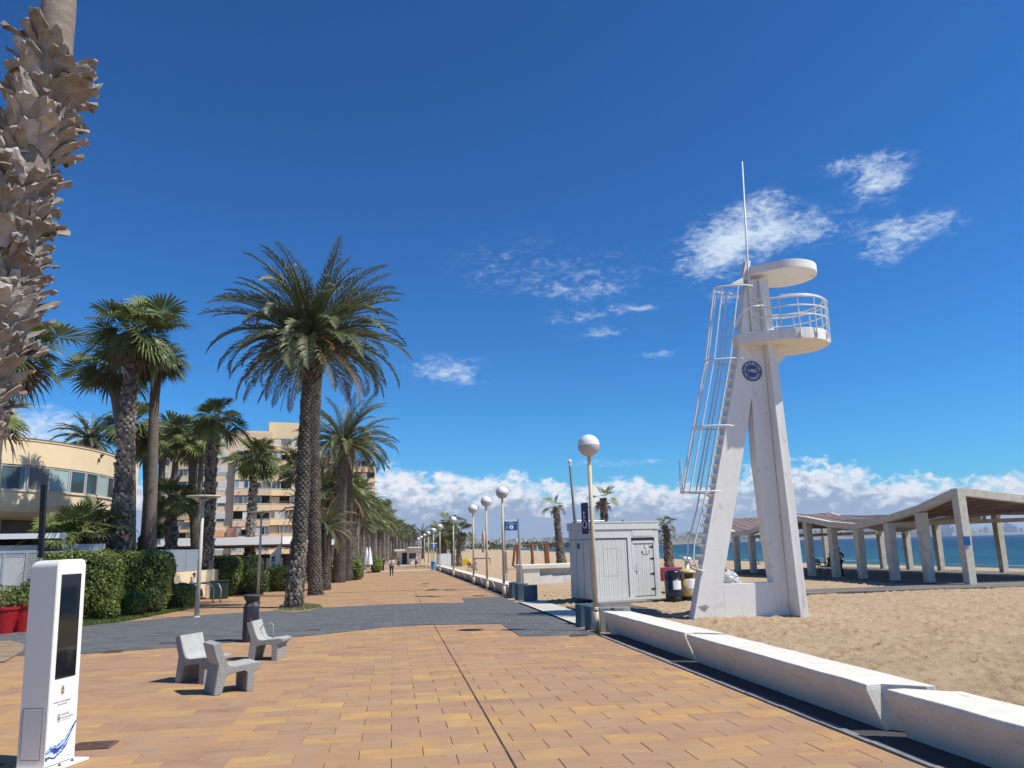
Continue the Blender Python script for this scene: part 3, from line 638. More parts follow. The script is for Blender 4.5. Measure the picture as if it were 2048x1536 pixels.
# ============================================================ SEA WALL BLOCKS
def block_mesh(Ln, seed):
    r_ = np.random.default_rng(seed); h = .50; t = Ln/2
    # top outline: wide, with a small chamfer at each end; foot: narrower and set in at the ends
    top = [(-.34, -t+.28), (-.14, -t+.30), (.24, -t+.02), (.34, -t), (.34, t-.33), (.24, t-.32), (-.12, t-.02), (-.34, t)]
    foot = [(-.16, -t+.29), (-.07, -t+.30), (.12, -t+.04), (.20, -t+.02), (.20, t-.32), (.12, t-.31), (-.05, t-.04), (-.16, t-.02)]
    b = MB(); lip = [(x*1.0, y) for x, y in top]
    n = 8; vs = [(x, y, -.15) for x, y in foot]+[(x, y, .0) for x, y in foot]+[(x, y, h-.055) for x, y in lip]+[(x*.96, y*.998, h) for x, y in lip]
    fs = [tuple(range(7, -1, -1)), tuple(range(24, 32))]
    for L_ in range(3): fs += [(L_*8+i, L_*8+(i+1) % 8, L_*8+8+(i+1) % 8, L_*8+8+i) for i in range(8)]
    b.add(vs, fs); me = b.mesh(.006, 1)
    bm = bmesh.new(); bm.from_mesh(me)
    bmesh.ops.subdivide_edges(bm, edges=[e for e in bm.edges if e.calc_length() > 1.2], cuts=24, use_grid_fill=True)
    for v in bm.verts: v.co.x += noise3((v.co.x*2, v.co.y*1.4, v.co.z*3+seed))*.010; v.co.z += noise3((v.co.x*2+9, v.co.y*2.2, v.co.z+seed))*.006
    bm.to_mesh(me); bm.free(); me.materials.append(m_wallc); return me
BL = [block_mesh(5.98, 3), block_mesh(5.98, 11)]
near = [(5.35, 'cream concrete wall block at the bottom right corner, cut by the picture edge'), (11.37, 'long cream concrete wall block in front of the sand, second from the picture corner'), (17.28, 'cream concrete wall block ending at the grey bollards beside the globe lamp')]
for i, (y, lb) in enumerate(near):
    o = obj('wall_block', BL[i % 2], None, loc=(5.78+(.0 if i != 1 else -.03), y, gz(y)), rot=(-SLOPE, 0, R((0.4, -.3, .5)[i]))); tag(o, lb, 'wall block', 'near blocks of the low beach wall')
for i in range(11):
    y = 40.3+6.08*i; o = obj('wall_block', BL[i % 2], None, loc=(5.80, y, gz(y)), rot=(-SLOPE, 0, 0))
    lb = {0: 'first block of the far wall, beside the blue bollards and the second globe lamp', 1: 'wall block between the second and third globe lamps', 2: 'wall block beside the lamp that carries the life ring'}.get(i, 'distant block of the low beach wall beyond the first lamps')
    tag(o, lb, 'wall block', 'far blocks of the low beach wall')

# ============================================================ GLOBE LAMPS
m_globe_b = mat('grey opal glass', (.47, .46, .44), .22, coat=.3)
def globe_lamp(label, loc, lean=0.0):
    t = thing('globe_lamp', label, 'street lamp', loc, 0, 'globe lamps along the beach wall')
    b = MB(); b.tube([(0, 0, -.1), (0, 0, .55)], .085, 14); b.tube([(0, 0, .55), (0, 0, .6)], [.085, .065], 14); b.tube([(0, 0, .6), (0, 0, 4.35)], [.062, .055], 14); b.build('pole', m_cream, t, smooth=True)
    b = MB(); b.lathe([(.06, 4.35), (.045, 4.38), (.05, 4.55), (.09, 4.60), (.10, 4.64)], 16); b.build('neck', m_cream, t, smooth=True)
    prof = [(max(.30*math.sin(a), .001), 4.86-.30*math.cos(a)) for a in np.linspace(.25, PI*.5, 12)]
    g = MB(); g.lathe(prof, 28); g.build('globe', m_globe_b, t, smooth=True)
    prof = [(.303, 4.855), (.306, 4.87)]+[(max(.303*math.sin(a), .001), 4.865-.303*math.cos(a)) for a in np.linspace(PI*.52, PI*.998, 12)]
    g = MB(); g.lathe(prof, 28); g.build('globe_cap', m_globe_t, t, smooth=True)
    b = MB(); b.box(-.10, -.055, -.03, .03, .22, .52); b.build('hatch_door', m_whitemetal, t, bev=.004)
    b = MB(); b.tube([(0, 0, .50), (0, 0, .54)], .09, 14); b.build('collar', m_rust, t)
    return t
LAMP_Y = [20.4, 37.2, 43.9, 51.3, 68.5, 86, 100, 114, 129, 144, 158]
LAB = ['nearest globe lamp with the blue accessible sign, between bollards and grey hut', 'globe lamp just left of the blue number six sign', 'globe lamp with a life ring hanging on its pole', 'globe lamp fourth from the front, before the wooden beach bench', 'globe lamp in front of the three far beach palms',
       'globe lamp left of the small far palm group', 'globe lamp beside the blue bin and white cabinet']
l0 = globe_lamp(LAB[0], (5.27, 20.4, gz(20.4)))
for i, y in enumerate(LAMP_Y[1:], 1):
    c = copy_tree(l0); c.location = (5.2 if i < 5 else 5.05, y, gz(y)); c['label'] = LAB[i] if i < len(LAB) else 'tiny distant globe lamp near the far end of the wall'
# accessible sign on the first lamp
t = thing('accessible_sign', 'narrow dark blue wheelchair sign fixed to the nearest globe lamp', 'sign', (5.19, 20.36, gz(20.4)+2.50), R(0))
sx = Matrix.Rotation(R(-74), 4, 'Z')@Matrix.Scale(.80, 4, Vector((0, 0, 1)))
b = MB(); b.box(-.40, -.04, -.012, .012, -.02, 1.02, sx); b.build('panel', m_lilac, t, bev=.004)
b = MB(); b.box(-.415, -.025, -.006, .006, -.035, 1.035, sx); b.build('rim', m_signwhite, t)
b = MB(); o_ = Vector((-.22, -.016, .42))
def swc(b, pts, r): b.tube([sx@(o_+Vector((x, 0, z))) for x, z in pts], r, 6)
swc(b, [(.11*math.cos(a), -.12+.11*math.sin(a)) for a in np.linspace(R(110), R(395), 16)], .012)
swc(b, [(-.03, .22), (-.03, .0), (.06, .0), (.10, -.13), (.13, -.13)], .014); swc(b, [(-.03, .12), (.05, .12)], .012)
swc(b, [(-.03+.03*math.cos(a), .28+.03*math.sin(a)) for a in np.linspace(0, 2*PI, 9)], .015); b.build('symbol', m_signwhite, t)
for z in (.1, .85):
    b = MB(); b.box(-.04, .09, -.03, .01, z, z+.03, sx); b.build('bracket', m_rust, t)
# life ring on the third lamp
t = thing('life_ring', 'faded life ring hanging on the third globe lamp', 'life ring', (5.02, 43.8, gz(43.8)+2.0))
b = MB(); b.tube([(.02*math.sin(a)-.02, .36*math.cos(a), .62+.62*math.sin(a)*.9) for a in np.linspace(0, 2*PI, 25)], .055, 8, cap=False); b.build('ring', m_rope, t, smooth=True)
b = MB(); b.box(-.03, .12, -.02, .02, .55, .62); b.build('hook', m_steel, t)

# ============================================================ BOLLARDS
def bollard(label, loc, m, grp, h=.56):
    pl = [(-.24, .02), (-.13, -.19), (.12, -.21), (.34, -.08), (.30, .14), (.02, .21)]
    b = MB(); b.prism(pl, -.1, h); o = b.build('bollard', m, None, bev=.018, loc=loc); return tag(o, label, 'bollard', grp)
g1 = 'hexagonal bollards beside the nearest globe lamp'
for lb, x, y, m in [('teal hexagonal bollard at the far left of the near row', 5.40, 22.3, m_blue1), ('dark teal hexagonal bollard, second of the near row', 5.46, 21.45, m_blue1), ('grey hexagonal bollard right behind the nearest lamp pole', 5.55, 20.75, m_greyb), ('pale grey hexagonal bollard against the end of the wall block', 5.92, 20.62, m_greyb)]:
    bollard(lb, (x, y, gz(y)), m, g1)
g1 = 'teal bollards at the start of the far wall'
for lb, x, y in [('rear teal bollard at the start of the far wall', 5.60, 36.7), ('middle teal bollard at the start of the far wall', 5.62, 35.0), ('nearest teal bollard at the start of the far wall', 5.72, 33.2)]:
    bollard(lb, (x, y, gz(y)), m_blue1, g1, .66)

# ============================================================ LIFEGUARD TOWER
TY = 22.8
tw = thing('lifeguard_tower', 'tall white concrete lifeguard tower with caged ladder, round lookout and mast', 'tower', (8.86, TY, gz(TY)))
ox, oz = 8.86, gz(TY)
def tl(x, z): return (x-ox, 0, z-oz)
b = MB()
# front slab as a set of flat pieces that meet edge to edge: left leg, foot wall, right web, head
TH_ = .42
b.extrude([tl(8.84, -.35), tl(9.90, -.35), tl(9.88, .82), tl(10.89, 4.79), tl(11.33, 6.55), tl(10.63, 6.55), tl(10.12, 4.62)], (0, TH_, 0))
b.build('left_leg', m_white, tw, bev=.0)
b = MB(); b.extrude([tl(10.632, 6.552), tl(11.895, 6.552), tl(11.895, 8.28), tl(11.06, 8.28), tl(10.86, 7.4)], (0, TH_, 0)); b.build('head', m_white, tw)
b = MB(); b.extrude([(9.905-ox, .01, -.3-oz*0), (11.545-ox, .01, -.3), (11.545-ox, .01, .82-oz), (9.885-ox, .01, .82-oz)], (0, TH_-.02, 0)); b.build('foot_wall', m_white, tw, bev=.02)
b = MB()
b.extrude([(11.55-ox, 0, -.3), (11.96-ox, 0, -.3), (11.93-ox, 0, 3.0), (11.895-ox, 0, 6.548-oz), (11.34-ox, 0, 6.548-oz), (11.31-ox, 0, 4.79), (11.42-ox, 0, 2.2), (11.54-ox, 0, 0.84)], (0, TH_, 0)); b.build('right_web', m_white, tw)
# rib in front of the right edge, tapering upwards
b = MB(); f0 = -.62
b.add([(11.97-ox, f0, -.3), (12.22-ox, f0-.02, -.3), (12.38-ox, TH_, -.3), (11.97-ox, TH_, -.3), (11.90-ox, -.30, 8.2), (12.18-ox, -.30, 8.2), (12.24-ox, TH_, 8.2), (11.90-ox, TH_, 8.2)],
      [(0, 1, 5, 4), (1, 2, 6, 5), (2, 3, 7, 6), (3, 0, 4, 7), (0, 3, 2, 1), (4, 5, 6, 7)]); b.build('right_rib', m_white, tw, bev=.02)
# head of the shaft, between the legs and through the lookout to the canopy
b = MB(); b.extrude([(11.07-ox, .03, 8.2), (11.90-ox, .03, 8.2), (11.90-ox, .03, 10.72), (11.60-ox, .03, 10.72), (11.40-ox, .03, 10.2)], (0, TH_-.06, 0)); b.build('shaft', m_white, tw, bev=.015)
b = MB(); b.add([(11.905-ox, -.28, 8.2), (12.20-ox, -.28, 8.2), (12.24-ox, TH_, 8.2), (11.905-ox, TH_, 8.2), (11.905-ox, -.12, 10.72), (12.20-ox, -.12, 10.72), (12.22-ox, TH_, 10.72), (11.905-ox, TH_, 10.72)],
      [(0, 1, 5, 4), (1, 2, 6, 5), (2, 3, 7, 6), (3, 0, 4, 7), (0, 3, 2, 1), (4, 5, 6, 7)]); b.build('shaft_rib', m_white, tw, bev=.012)
# lookout slab and canopy: discs drawn out to a neck on the ladder side
def disc_slab(cx, cy, r_, neckx, neckw, z0, z1, name, a0=118):
    pl = [(cx+r_*math.cos(a), cy+r_*math.sin(a)) for a in np.linspace(R(-a0), R(a0), 40)]+[(neckx+.12, cy+neckw), (neckx, cy+neckw-.12), (neckx, cy-neckw+.12), (neckx+.12, cy-neckw)]
    b = MB(); b.prism([(x-ox, y-TY) for x, y in pl], z0, z1); return b.build(name, m_white, tw, bev=.02)
z8 = 8.28-oz; CX, CY, CR = 12.88, TY+.12, 1.22
disc_slab(CX, CY, CR, 11.0, .42, z8, z8+.36, 'lookout_floor')
disc_slab(12.92, CY, 1.05, 11.62, .30, 10.86, 11.14, 'canopy')
b = MB(); b.extrude([(11.42-ox, .10, 10.74), (11.62-ox, .10, 10.74), (11.78-ox, .10, 11.42), (11.60-ox, .10, 11.42)], (0, .26, 0)); b.build('canopy_bracket', m_white, tw, bev=.015)
b = MB(); b.extrude([(10.95-ox, .0, 10.55), (11.4-ox, .0, 10.78), (11.4-ox, .0, 10.55)], (0, .3, 0)); b.build('corbel', m_white, tw, bev=.01)
b = MB(); b.extrude([(12.25-ox, -.05, 8.2), (12.8-ox, -.05, 8.27), (12.25-ox, -.05, 7.75)], (0, .12, 0)); b.build('floor_bracket', m_white, tw)
b = MB(); b.tube([(11.66-ox+.07*math.cos(a), .2, 11.42+.09*math.sin(a)) for a in np.linspace(0, PI, 9)], .015, 6); b.build('lifting_eye', m_whitemetal, tw)
# emblem
e = Matrix.Translation((11.42-ox, -.012, 7.44-oz))@Matrix.Rotation(R(90), 4, 'X')
b = MB(); b.prism([(.34*math.cos(a), .34*math.sin(a)) for a in np.linspace(0, 2*PI, 41)[:-1]], 0, .008)
em = b.build('emblem', m_emblem, tw); em.matrix_local = e
def arc_text(s, r_, a0, a1, size, inward, parent, m):
    for k, ch in enumerate(s):
        if ch == ' ': continue
        a = R(a0+(a1-a0)*k/(len(s)-1)); me = text_mesh(ch, size, .001)
        me.transform(Matrix.Translation((r_*math.cos(a), r_*math.sin(a), .010))@Matrix.Rotation(a-PI/2 if not inward else a+PI/2, 4, 'Z')); yield me
def join_meshes(ms):
    bm = bmesh.new()
    for m_ in ms: bm.from_mesh(m_)
    me = bpy.data.meshes.new('lettering'); bm.to_mesh(me); bm.free(); return me
ms = list(arc_text('DIPUTACION', .25, 172, 8, .132, False, em, None))+list(arc_text('ALICANTE', .25, 205, 335, .132, True, em, None))
c_ = text_mesh('1985', .165, .001); c_.transform(Matrix.Translation((0, 0, .010))); ms.append(c_)
obj('lettering', join_meshes(ms), m_signwhite, em)
# railing
rl = thing('x', None, None); bpy.data.objects.remove(rl)
def ringpt(a, z, r_=CR+.03): return (CX-ox+r_*math.cos(a), CY-TY+r_*math.sin(a), z)
A0, A1 = R(-128), R(128)
for k, zz in enumerate((.42, .72, 1.02, 1.10)):
    r_ = CR+.05-(.0 if k < 3 else .10); b = MB(); pts = [ringpt(a, z8+.36+zz, r_) for a in np.linspace(A0, A1, 44)]
    pts = [(11.32-ox, CY-TY-.66, z8+.36+zz)]+pts+[(11.32-ox, CY-TY+.62, z8+.36+zz)]
    if k == 3: pts = pts[1:-1]
    b.tube(pts, .026 if k < 2 else .032, 8); b.build('rail', m_whitemetal, tw, smooth=True)
b = MB(); b.tube([(11.36-ox, CY-TY-.66, z8+.1), (11.36-ox, CY-TY-.66, z8+.36+1.02)], .022, 6); b.tube([(11.75-ox, CY-TY-.70, z8+.1), (11.75-ox, CY-TY-.70, z8+.36+1.02)], .022, 6); b.build('rail_post', m_whitemetal, tw)
for a in np.linspace(A0, A1, 11):
    b = MB(); b.tube([ringpt(a, z8+.05, CR+.045), ringpt(a, z8+.36+1.02, CR+.045)], .02, 6); b.box(*[v+d for v, d in zip((ringpt(a, 0, CR)[0],)*2, (-.03, .05))], *[v+d for v, d in zip((ringpt(a, 0, CR)[1],)*2, (-.03, .03))], z8+.06, z8+.22); b.build('rail_post', m_whitemetal, tw)
# ladder treads up the slanting back of the left leg
def edge(z): return np.interp(z, [-.35, -.15, 4.6, 7.4, 8.2, 10.2, 10.74], [8.80, 8.86, 10.10, 10.86, 11.06, 11.40, 11.60])-ox
zt = 1.55
while zt < 8.25:
    x = edge(zt); b = MB(); b.add([(x+.02, .04, zt), (x-.26, .12, zt), (x-.26, .30, zt), (x+.02, .38, zt), (x+.02, .04, zt-.05), (x-.25, .12, zt-.03), (x-.25, .30, zt-.03), (x+.02, .38, zt-.05), (x+.02, .21, zt-.17)],
        [(0, 1, 2, 3), (0, 4, 5, 1), (1, 5, 6, 2), (2, 6, 7, 3), (4, 8, 5), (5, 8, 6), (6, 8, 7), (4, 7, 8)]); b.build('tread', m_white, tw); zt += .305
# hand rails either side of the treads, bent in at the foot
for sy in (-.04, .46):
    P_ = [(edge(1.35)+.05, sy+.0, 1.35), (edge(1.45)-.18, sy, 1.42), (edge(1.7)-.36, sy, 1.75), (edge(2.1)-.40, sy, 2.2)]+[(edge(z)-.34, sy, z) for z in (3.2, 4.4, 5.6, 6.8, 7.6)]
    P_ += [(edge(8.2)-.30, sy, 8.3), (edge(8.8)-.34, sy-.02, 8.9), (11.10-ox, -.3 if sy < 0 else .55, 9.45), (11.4-ox, -.5 if sy < 0 else .65, 9.62), (11.75-ox, CY-TY-.62 if sy < 0 else CY-TY+.62, 9.66)]
    b = MB(); b.tube(P_, .028, 8); b.build('hand_rail', m_whitemetal, tw, smooth=True)
# safety cage
HZ = [3.74, 5.78, 7.95, 10.42]
def hoop(z, a):  # a from 0 (front side of the leg) round the outside to pi
    return (edge(z)-.10-(.95)*math.sin(a)*1.0+.0, .20-.46*math.cos(a), z)
for z in HZ:
    b = MB(); b.tube([(edge(z)+.10, .20-.46, z-.02)]+[hoop(z, a) for a in np.linspace(.0, PI, 20)]+[(edge(z)+.10, .20+.46, z-.02)], .027, 6)
    if z > 10: b.tube([(edge(z)+.05, .20-.40, z), (edge(z)+.05, .66, z)], .022, 6)
    b.build('cage_hoop', m_whitemetal, tw, smooth=True)
for a in (R(18), R(54), R(90), R(126), R(162)):
    b = MB(); b.tube([hoop(z, a) for z in HZ], .027, 6); b.build('cage_bar', m_whitemetal, tw)
b = MB()
for a in (R(78), R(102)): b.tube([hoop(3.74, a), (hoop(3.74, a)[0]+.02, hoop(3.74, a)[1], 4.75)], .016, 6)
for z in (4.0, 4.25, 4.5, 4.72): b.tube([(hoop(3.74, R(78))[0]+.01, hoop(3.74, R(78))[1], z), (hoop(3.74, R(102))[0]+.01, hoop(3.74, R(102))[1], z)], .012, 6)
b.build('cage_step', m_whitemetal, tw)
b = MB(); b.tube([(11.56-ox, -.02, 8.9), (11.58-ox, -.03, 10.9), (11.72-ox, -.05, 14.95)], [.034, .034, .022], 10); b.build('mast', m_whitemetal, tw, smooth=True)
# chipped paint patch at the foot
b = MB(); q = [(.14*math.cos(a)*(1+.4*math.sin(3*a)), .09*math.sin(a)*(1+.3*math.cos(5*a))) for a in np.linspace(0, 2*PI, 14)[:-1]]
b.extrude([(9.22-ox+x, -.004, .28+z) for x, z in q], (0, .006, 0)); b.build('chip', mat('bare patched cement', (.38, .37, .35), .9, (.22, .21, .2), 14), tw)
# crumpled bag on the foot wall
bm = bmesh.new(); bmesh.ops.create_icosphere(bm, subdivisions=4, radius=.2)
for v in bm.verts:
    p = v.co.copy(); k = 1+.35*noise3(p*6)+.30*abs(noise3(p*13+Vector((5, 0, 0))))-.2*abs(noise3(p*24)); v.co = Vector((p.x*1.35*k, p.y*.8*k, max(p.z*1.0*k*(1.15-.3*p.x/.2), -.115)))
me = bpy.data.meshes.new('bag'); bm.to_mesh(me); bm.free()
tag(obj('plastic_bag', me, m_bag, None, False, loc=(10.28, TY+.22, .82+.115)), 'crumpled pale plastic bag lying on the foot wall of the tower', 'bag')

# ============================================================ HUT
hx, hy, hr = 7.78, 30.3, R(16)
hut = thing('beach_hut', 'grey wooden beach toilet hut with boarded front and door', 'hut', (hx, hy, gz(hy)), hr)
hut.scale = (.87, 1, 1)
HW, HD, HH = 3.66, 1.9, 3.12
b = MB(); b.box(.05, HW-.05, .06, HD, .1, HH-.05); b.build('carcass', m_hutdark, hut)
for nm, (x0, x1, y0, y1, z0, z1) in {'corner_post': (0, .12, 0, .12, .1, HH-.1), 'corner_post.': (HW-.22, HW, 0, .12, .1, HH-.1), 'mullion': (1.93, 2.13, 0, .1, .16, HH-.62)}.items():
    b = MB(); b.box(x0, x1, y0, y1, z0, z1); b.build(nm.rstrip('.'), m_hut, hut, bev=.006)
b = MB(); b.box(.12, HW-.22, .004, .11, HH-.62, HH-.28); b.build('lintel', m_hut, hut, bev=.006)
b = MB(); b.box(2.2, HW-.32, -.012, .003, HH-.56, HH-.33); b.build('sign_board', m_hut, hut, bev=.004)
b = MB(); b.box(-.04, HW+.04, -.04, HD+.04, HH-.28, HH-.02); b.build('fascia', m_hut, hut, bev=.008)
b = MB(); b.add([(-.06, -.06, HH-.018), (HW+.06, -.06, HH-.018), (HW+.06, HD+.06, HH-.018), (-.06, HD+.06, HH-.018), (-.06, -.06, HH+.02), (HW+.06, -.06, HH+.04), (HW+.06, HD+.06, HH+.04), (-.06, HD+.06, HH+.02)], [(4, 5, 6, 7), (0, 1, 5, 4), (1, 2, 6, 5), (2, 3, 7, 6), (3, 0, 4, 7), (0, 3, 2, 1)]); b.build('roof', m_hut, hut)
nb = 15; w = (1.93-.12-.04)/nb
for k in range(nb):
    b = MB(); b.box(.14+k*w+.005, .14+(k+1)*w-.005, .045+.004*(k % 2), .09, .17, HH-.66); b.build('board', m_hut, hut)
door = MB(); 
d_ = tag(MB().box(2.15, HW-.24, .07, .1, .17, HH-.64).build('door', m_hut, hut))
nb = 10; w = (HW-.30-2.23)/nb
for k in range(nb):
    b = MB(); b.box(2.23+k*w+.005, 2.23+(k+1)*w-.005, .03+.004*(k % 2), .068, .20, HH-.86); b.build('door_board', m_hut, d_)
for x0, x1, z0, z1 in ((2.14, 2.225, .17, HH-.75), (HW-.30, HW-.225, .17, HH-.75), (2.14, HW-.225, HH-.85, HH-.75)):
    b = MB(); b.box(x0, x1, .0, .069, z0, z1); b.build('door_frame', m_hut, d_, bev=.004)
for z in (.45, 1.05, 1.65, 2.12):
    b = MB(); b.box(HW-.52, HW-.24, .012, .028, z-.02, z+.02); b.tube([(HW-.38, .01, z-.06), (HW-.38, .01, z+.06)], .012, 6); b.build('hinge', m_black, d_)
b = MB(); b.tube([(2.36, .0, 1.25), (2.34, -.05, 1.32), (2.36, -.05, 1.45), (2.39, .0, 1.52)], .012, 6); b.box(2.34, 2.40, .012, .028, 1.08, 1.2); b.build('handle', m_steel, d_)
sg = m_signwhite
b = MB(); b.extrude([(2.72, .008, 2.02), (3.16, .008, 2.02), (3.18, .008, 1.93), (3.06, .008, 1.84), (2.80, .008, 1.84), (2.69, .008, 1.93)], (0, .018, 0)); b.box(2.88, 3.02, .008, .026, 2.06, 2.2)
pl_ = b.build('toilet_sign', mat('pale yellowish sign', (.66, .66, .58), .5), d_)
for x, mt in ((2.76, 0), (2.94, 1), (3.10, 2)):
    b = MB(); b.tube([(x, .004, 1.90), (x, .004, 1.965)], [.024, .014], 6); b.tube([(x, .004, 1.975), (x, .004, 1.992)], .011, 6)
    if mt == 1: b.tube([(x-.03, .004, 1.91), (x+.035, .004, 1.90)], .010, 6)
    b.build('pictogram', m_textgrey, hut)
# poster marks left on the boards
b = MB()
for x0, x1, z0, z1 in ((.62, 1.42, 2.08, 2.10), (.62, 1.42, 1.02, 1.035), (.62, .635, 1.02, 2.1), (1.40, 1.415, 1.02, 2.1)): b.box(x0, x1, .040, .0445, z0, z1)
b.build('glue_marks', mat('yellowish glue residue', (.50, .48, .40), .8), hut)
for k in range(3):
    y0 = .14+k*(HD-.2)/3; b = MB(); b.box(-.012, .045, y0, y0+(HD-.2)/3-.05, .15, HH-.66); b.build('side_panel', m_hut, hut, bev=.005)
b = MB(); b.box(-.012, .045, .13, HD-.05, HH-.64, HH-.29); b.build('side_panel', m_hut, hut)
b = MB(); b.box(-.02, -.0125, .95, 1.15, 2.1, 2.32); b.build('vent', m_hutdark, hut)
b = MB(); b.box(-.05, HW+.3, -.55, HD+.1, -.1, .08); 
b = MB(); b.box(-.02, 2.1, -.03, .03, .06, .165); b.box(2.1, HW+.0, -.01, .03, .06, .165); b.build('sill', m_hut, hut, bev=.005)
for k in range(5):
    b = MB(); b.box(-.2, HW+1.6, -.72+k*.145, -.72+k*.145+.135, -.06, .055); b.build('step_plank', m_deck, hut)
b = MB(); b.tube([(.1, 1.25, HH+.12), (1.5, 1.1, HH+.10)], .02, 6); b.tube([(.1, 1.25, HH-.02), (.1, 1.25, HH+.14)], .02, 6); b.tube([(1.5, 1.1, HH-.02), (1.5, 1.1, HH+.14)], .025, 6); b.build('roof_pipe', m_steel, hut)
b = MB(); b.tube([(2.6, 1.2, HH), (2.6, 1.2, HH+.14)], .03, 6); b.build('roof_pipe', m_black, hut)

# ============================================================ ROUND BINS BY THE HUT
def round_bin(label, loc, m, rz):
    t = thing('litter_bin', label, 'litter bin', loc, rz, 'round bins beside the hut')
    b = MB(); b.lathe([(.27, 0), (.31, .02), (.315, .16), (.30, .19)], 22); b.build('base', m_black, t, smooth=False)
    b = MB(); b.lathe([(.305, .19), (.325, .25), (.335, .86)], 24); b.build('body', m, t, smooth=True)
    # hood on four pillars with an opening
    b = MB(); b.lathe([(.345, 1.08), (.345, 1.13), (.31, 1.19), (.20, 1.23), (.01, 1.24)], 24); b.build('hood', m, t, smooth=True)
    b = MB()
    for a in (20, 70, 110, 160, 200, 250, 290, 340):
        p = [((.335)*math.cos(R(a+d)), (.335)*math.sin(R(a+d))) for d in (-13, 0, 13)]; q = [((.30)*math.cos(R(a+d)), (.30)*math.sin(R(a+d))) for d in (13, 0, -13)]
        if a in (250, 290): continue
        b.prism(p+q, .85, 1.09)
    b.build('collar', m, t); b = MB(); b.lathe([(.28, .8), (.28, .87), (.24, .88), (.24, 1.1), (.001, 1.1)], 20); b.build('liner', m_hutdark, t)
    b = MB(); n_ = 8; a_ = np.linspace(R(238), R(300), n_); b.add([(.342*math.cos(a), .342*math.sin(a), z) for z in (.48, .82) for a in a_], [(i, i+1, n_+i+1, n_+i) for i in range(n_-1)]); b.build('sticker', m_signwhite, t)
    return t
round_bin('navy round litter bin against the hut corner', (10.98, 30.15, gz(30)-.02), m_navy, R(12)); round_bin('yellow round litter bin beside the tower leg', (11.70, 30.4, gz(30)-.02), m_yellow, R(12))
t = thing('pedal_boat', 'red ribbed plastic beach craft lying behind the round bins', 'beach craft', (12.7, 36.0, gz(36)+.3), R(8))
b = MB(); b.prism([(-.85, -.5), (.75, -.5), (.95, 0), (.75, .5), (-.85, .5)], .25, .85); b.build('hull', m_red, t, bev=.08)
for k in range(9):
    b = MB(); b.box(-.75+k*.17, -.70+k*.17, -.52, -.49, .35, .75); b.build('rib', m_red, t)
b = MB(); b.box(-.8, -.6, -.4, .4, -.4, .26); b.box(.5, .7, -.4, .4, -.4, .26); b.build('trolley', m_black, t)
t = thing('foot_shower', 'white foot shower post standing behind the yellow bin', 'shower', (13.05, 33.9, gz(34)))
b = MB(); b.tube([(0, 0, 0), (0, 0, 1.45)], .09, 12); b.build('post', m_signwhite, t, smooth=True); b = MB(); b.lathe([(.09, 1.45), (.22, 1.52), (.22, 1.58), (.05, 1.66), (.01, 1.66)], 14); b.build('head', m_signwhite, t, smooth=True)

# walk and mats between the bollards and the hut
b = MB(); b.prism([(5.18, 22.8), (6.4, 22.6), (6.4, 33.2), (5.18, 33.0)], 0, 1); 
tag(obj('pale_walk', mesh_from([(5.2, 22.7, gz(22.7)+.012), (6.25, 22.7, gz(22.7)+.012), (6.25, 33.4, gz(33.4)+.012), (5.2, 33.4, gz(33.4)+.012)], [(0, 1, 2, 3)]), m_pale), kind='structure')
t = thing('beach_walkway', 'dark timber walkway on the sand leading to the grey hut', 'boardwalk', (6.3, 26.0, gz(26)+.02))
for k in range(22):
    b = MB(); b.box(.02, 2.4, k*.17-.9, k*.17-.9+.155, 0, .045); b.build('plank', m_deck, t, rot=(-SLOPE, rng.normal(0, .004), rng.normal(0, .004)))

# ============================================================ INFORMATION TOTEM
A_ = G(88, 1541)
ks = thing('information_totem', 'tall white information totem with black screen and water logo', 'totem', (A_.x, A_.y, A_.z), 0)
ks.rotation_euler = (Matrix.Rotation(R(-1.5), 3, 'Y')@Matrix.Rotation(R(70), 3, 'Z')).to_euler()
KW, KD, KH = .42, .34, 2.12      # local x along the screen face, local y back from it
bm = bmesh.new(); bmesh.ops.create_cube(bm, size=1)
for v in bm.verts: v.co = Vector(((v.co.x+.5)*KW, (v.co.y+.5)*KD, .02+(v.co.z+.5)*(KH-.02)))
top_e = [e for e in bm.edges if min(v.co.z for v in e.verts) > KH-.01]
bmesh.ops.bevel(bm, geom=[e for e in top_e if abs(e.verts[0].co.y-e.verts[1].co.y) > .1 or min(v.co.y for v in e.verts) > .2], offset=.075, segments=8, affect='EDGES', profile=.5)
bmesh.ops.bevel(bm, geom=[e for e in bm.edges if len(e.link_faces) == 2 and e.calc_face_angle(0) > 1.2], offset=.006, segments=2, affect='EDGES')
me = bpy.data.meshes.new('body'); bm.to_mesh(me); bm.free(); o = obj('body', me, m_kiosk, ks)
for p in me.polygons: p.use_smooth = False
b = MB(); b.box(.062, .352, -.006, .02, .875, 1.96); b.build('screen', m_glassblack, ks, bev=.004)
b = MB(); b.box(-.005, .02, .07, .29, .10, .60); b.build('hatch', m_hatch, ks)
b = MB()
for y0, y1, z0, z1 in ((.064, .070, .094, .606), (.29, .296, .094, .606), (.07, .29, .094, .10), (.07, .29, .60, .606)): b.box(-.0035, .01, y0, y1, z0, z1)
b.build('hatch_gap', m_hutdark, ks)
b = MB(); b.prism([(-.06, -.14), (KW+.05, -.14), (KW+.05, KD+.05), (-.06, KD+.05)], -.01, .012); b.build('base_plate', m_kiosk, ks)
for x in (.12, .30):
    b = MB(); b.lathe([(.016, .012), (.016, .022), (.008, .034), (.001, .034)], 6, (x, -.075, 0)); b.build('bolt', m_rust, ks)
FX = Matrix.Rotation(R(90), 4, 'X')
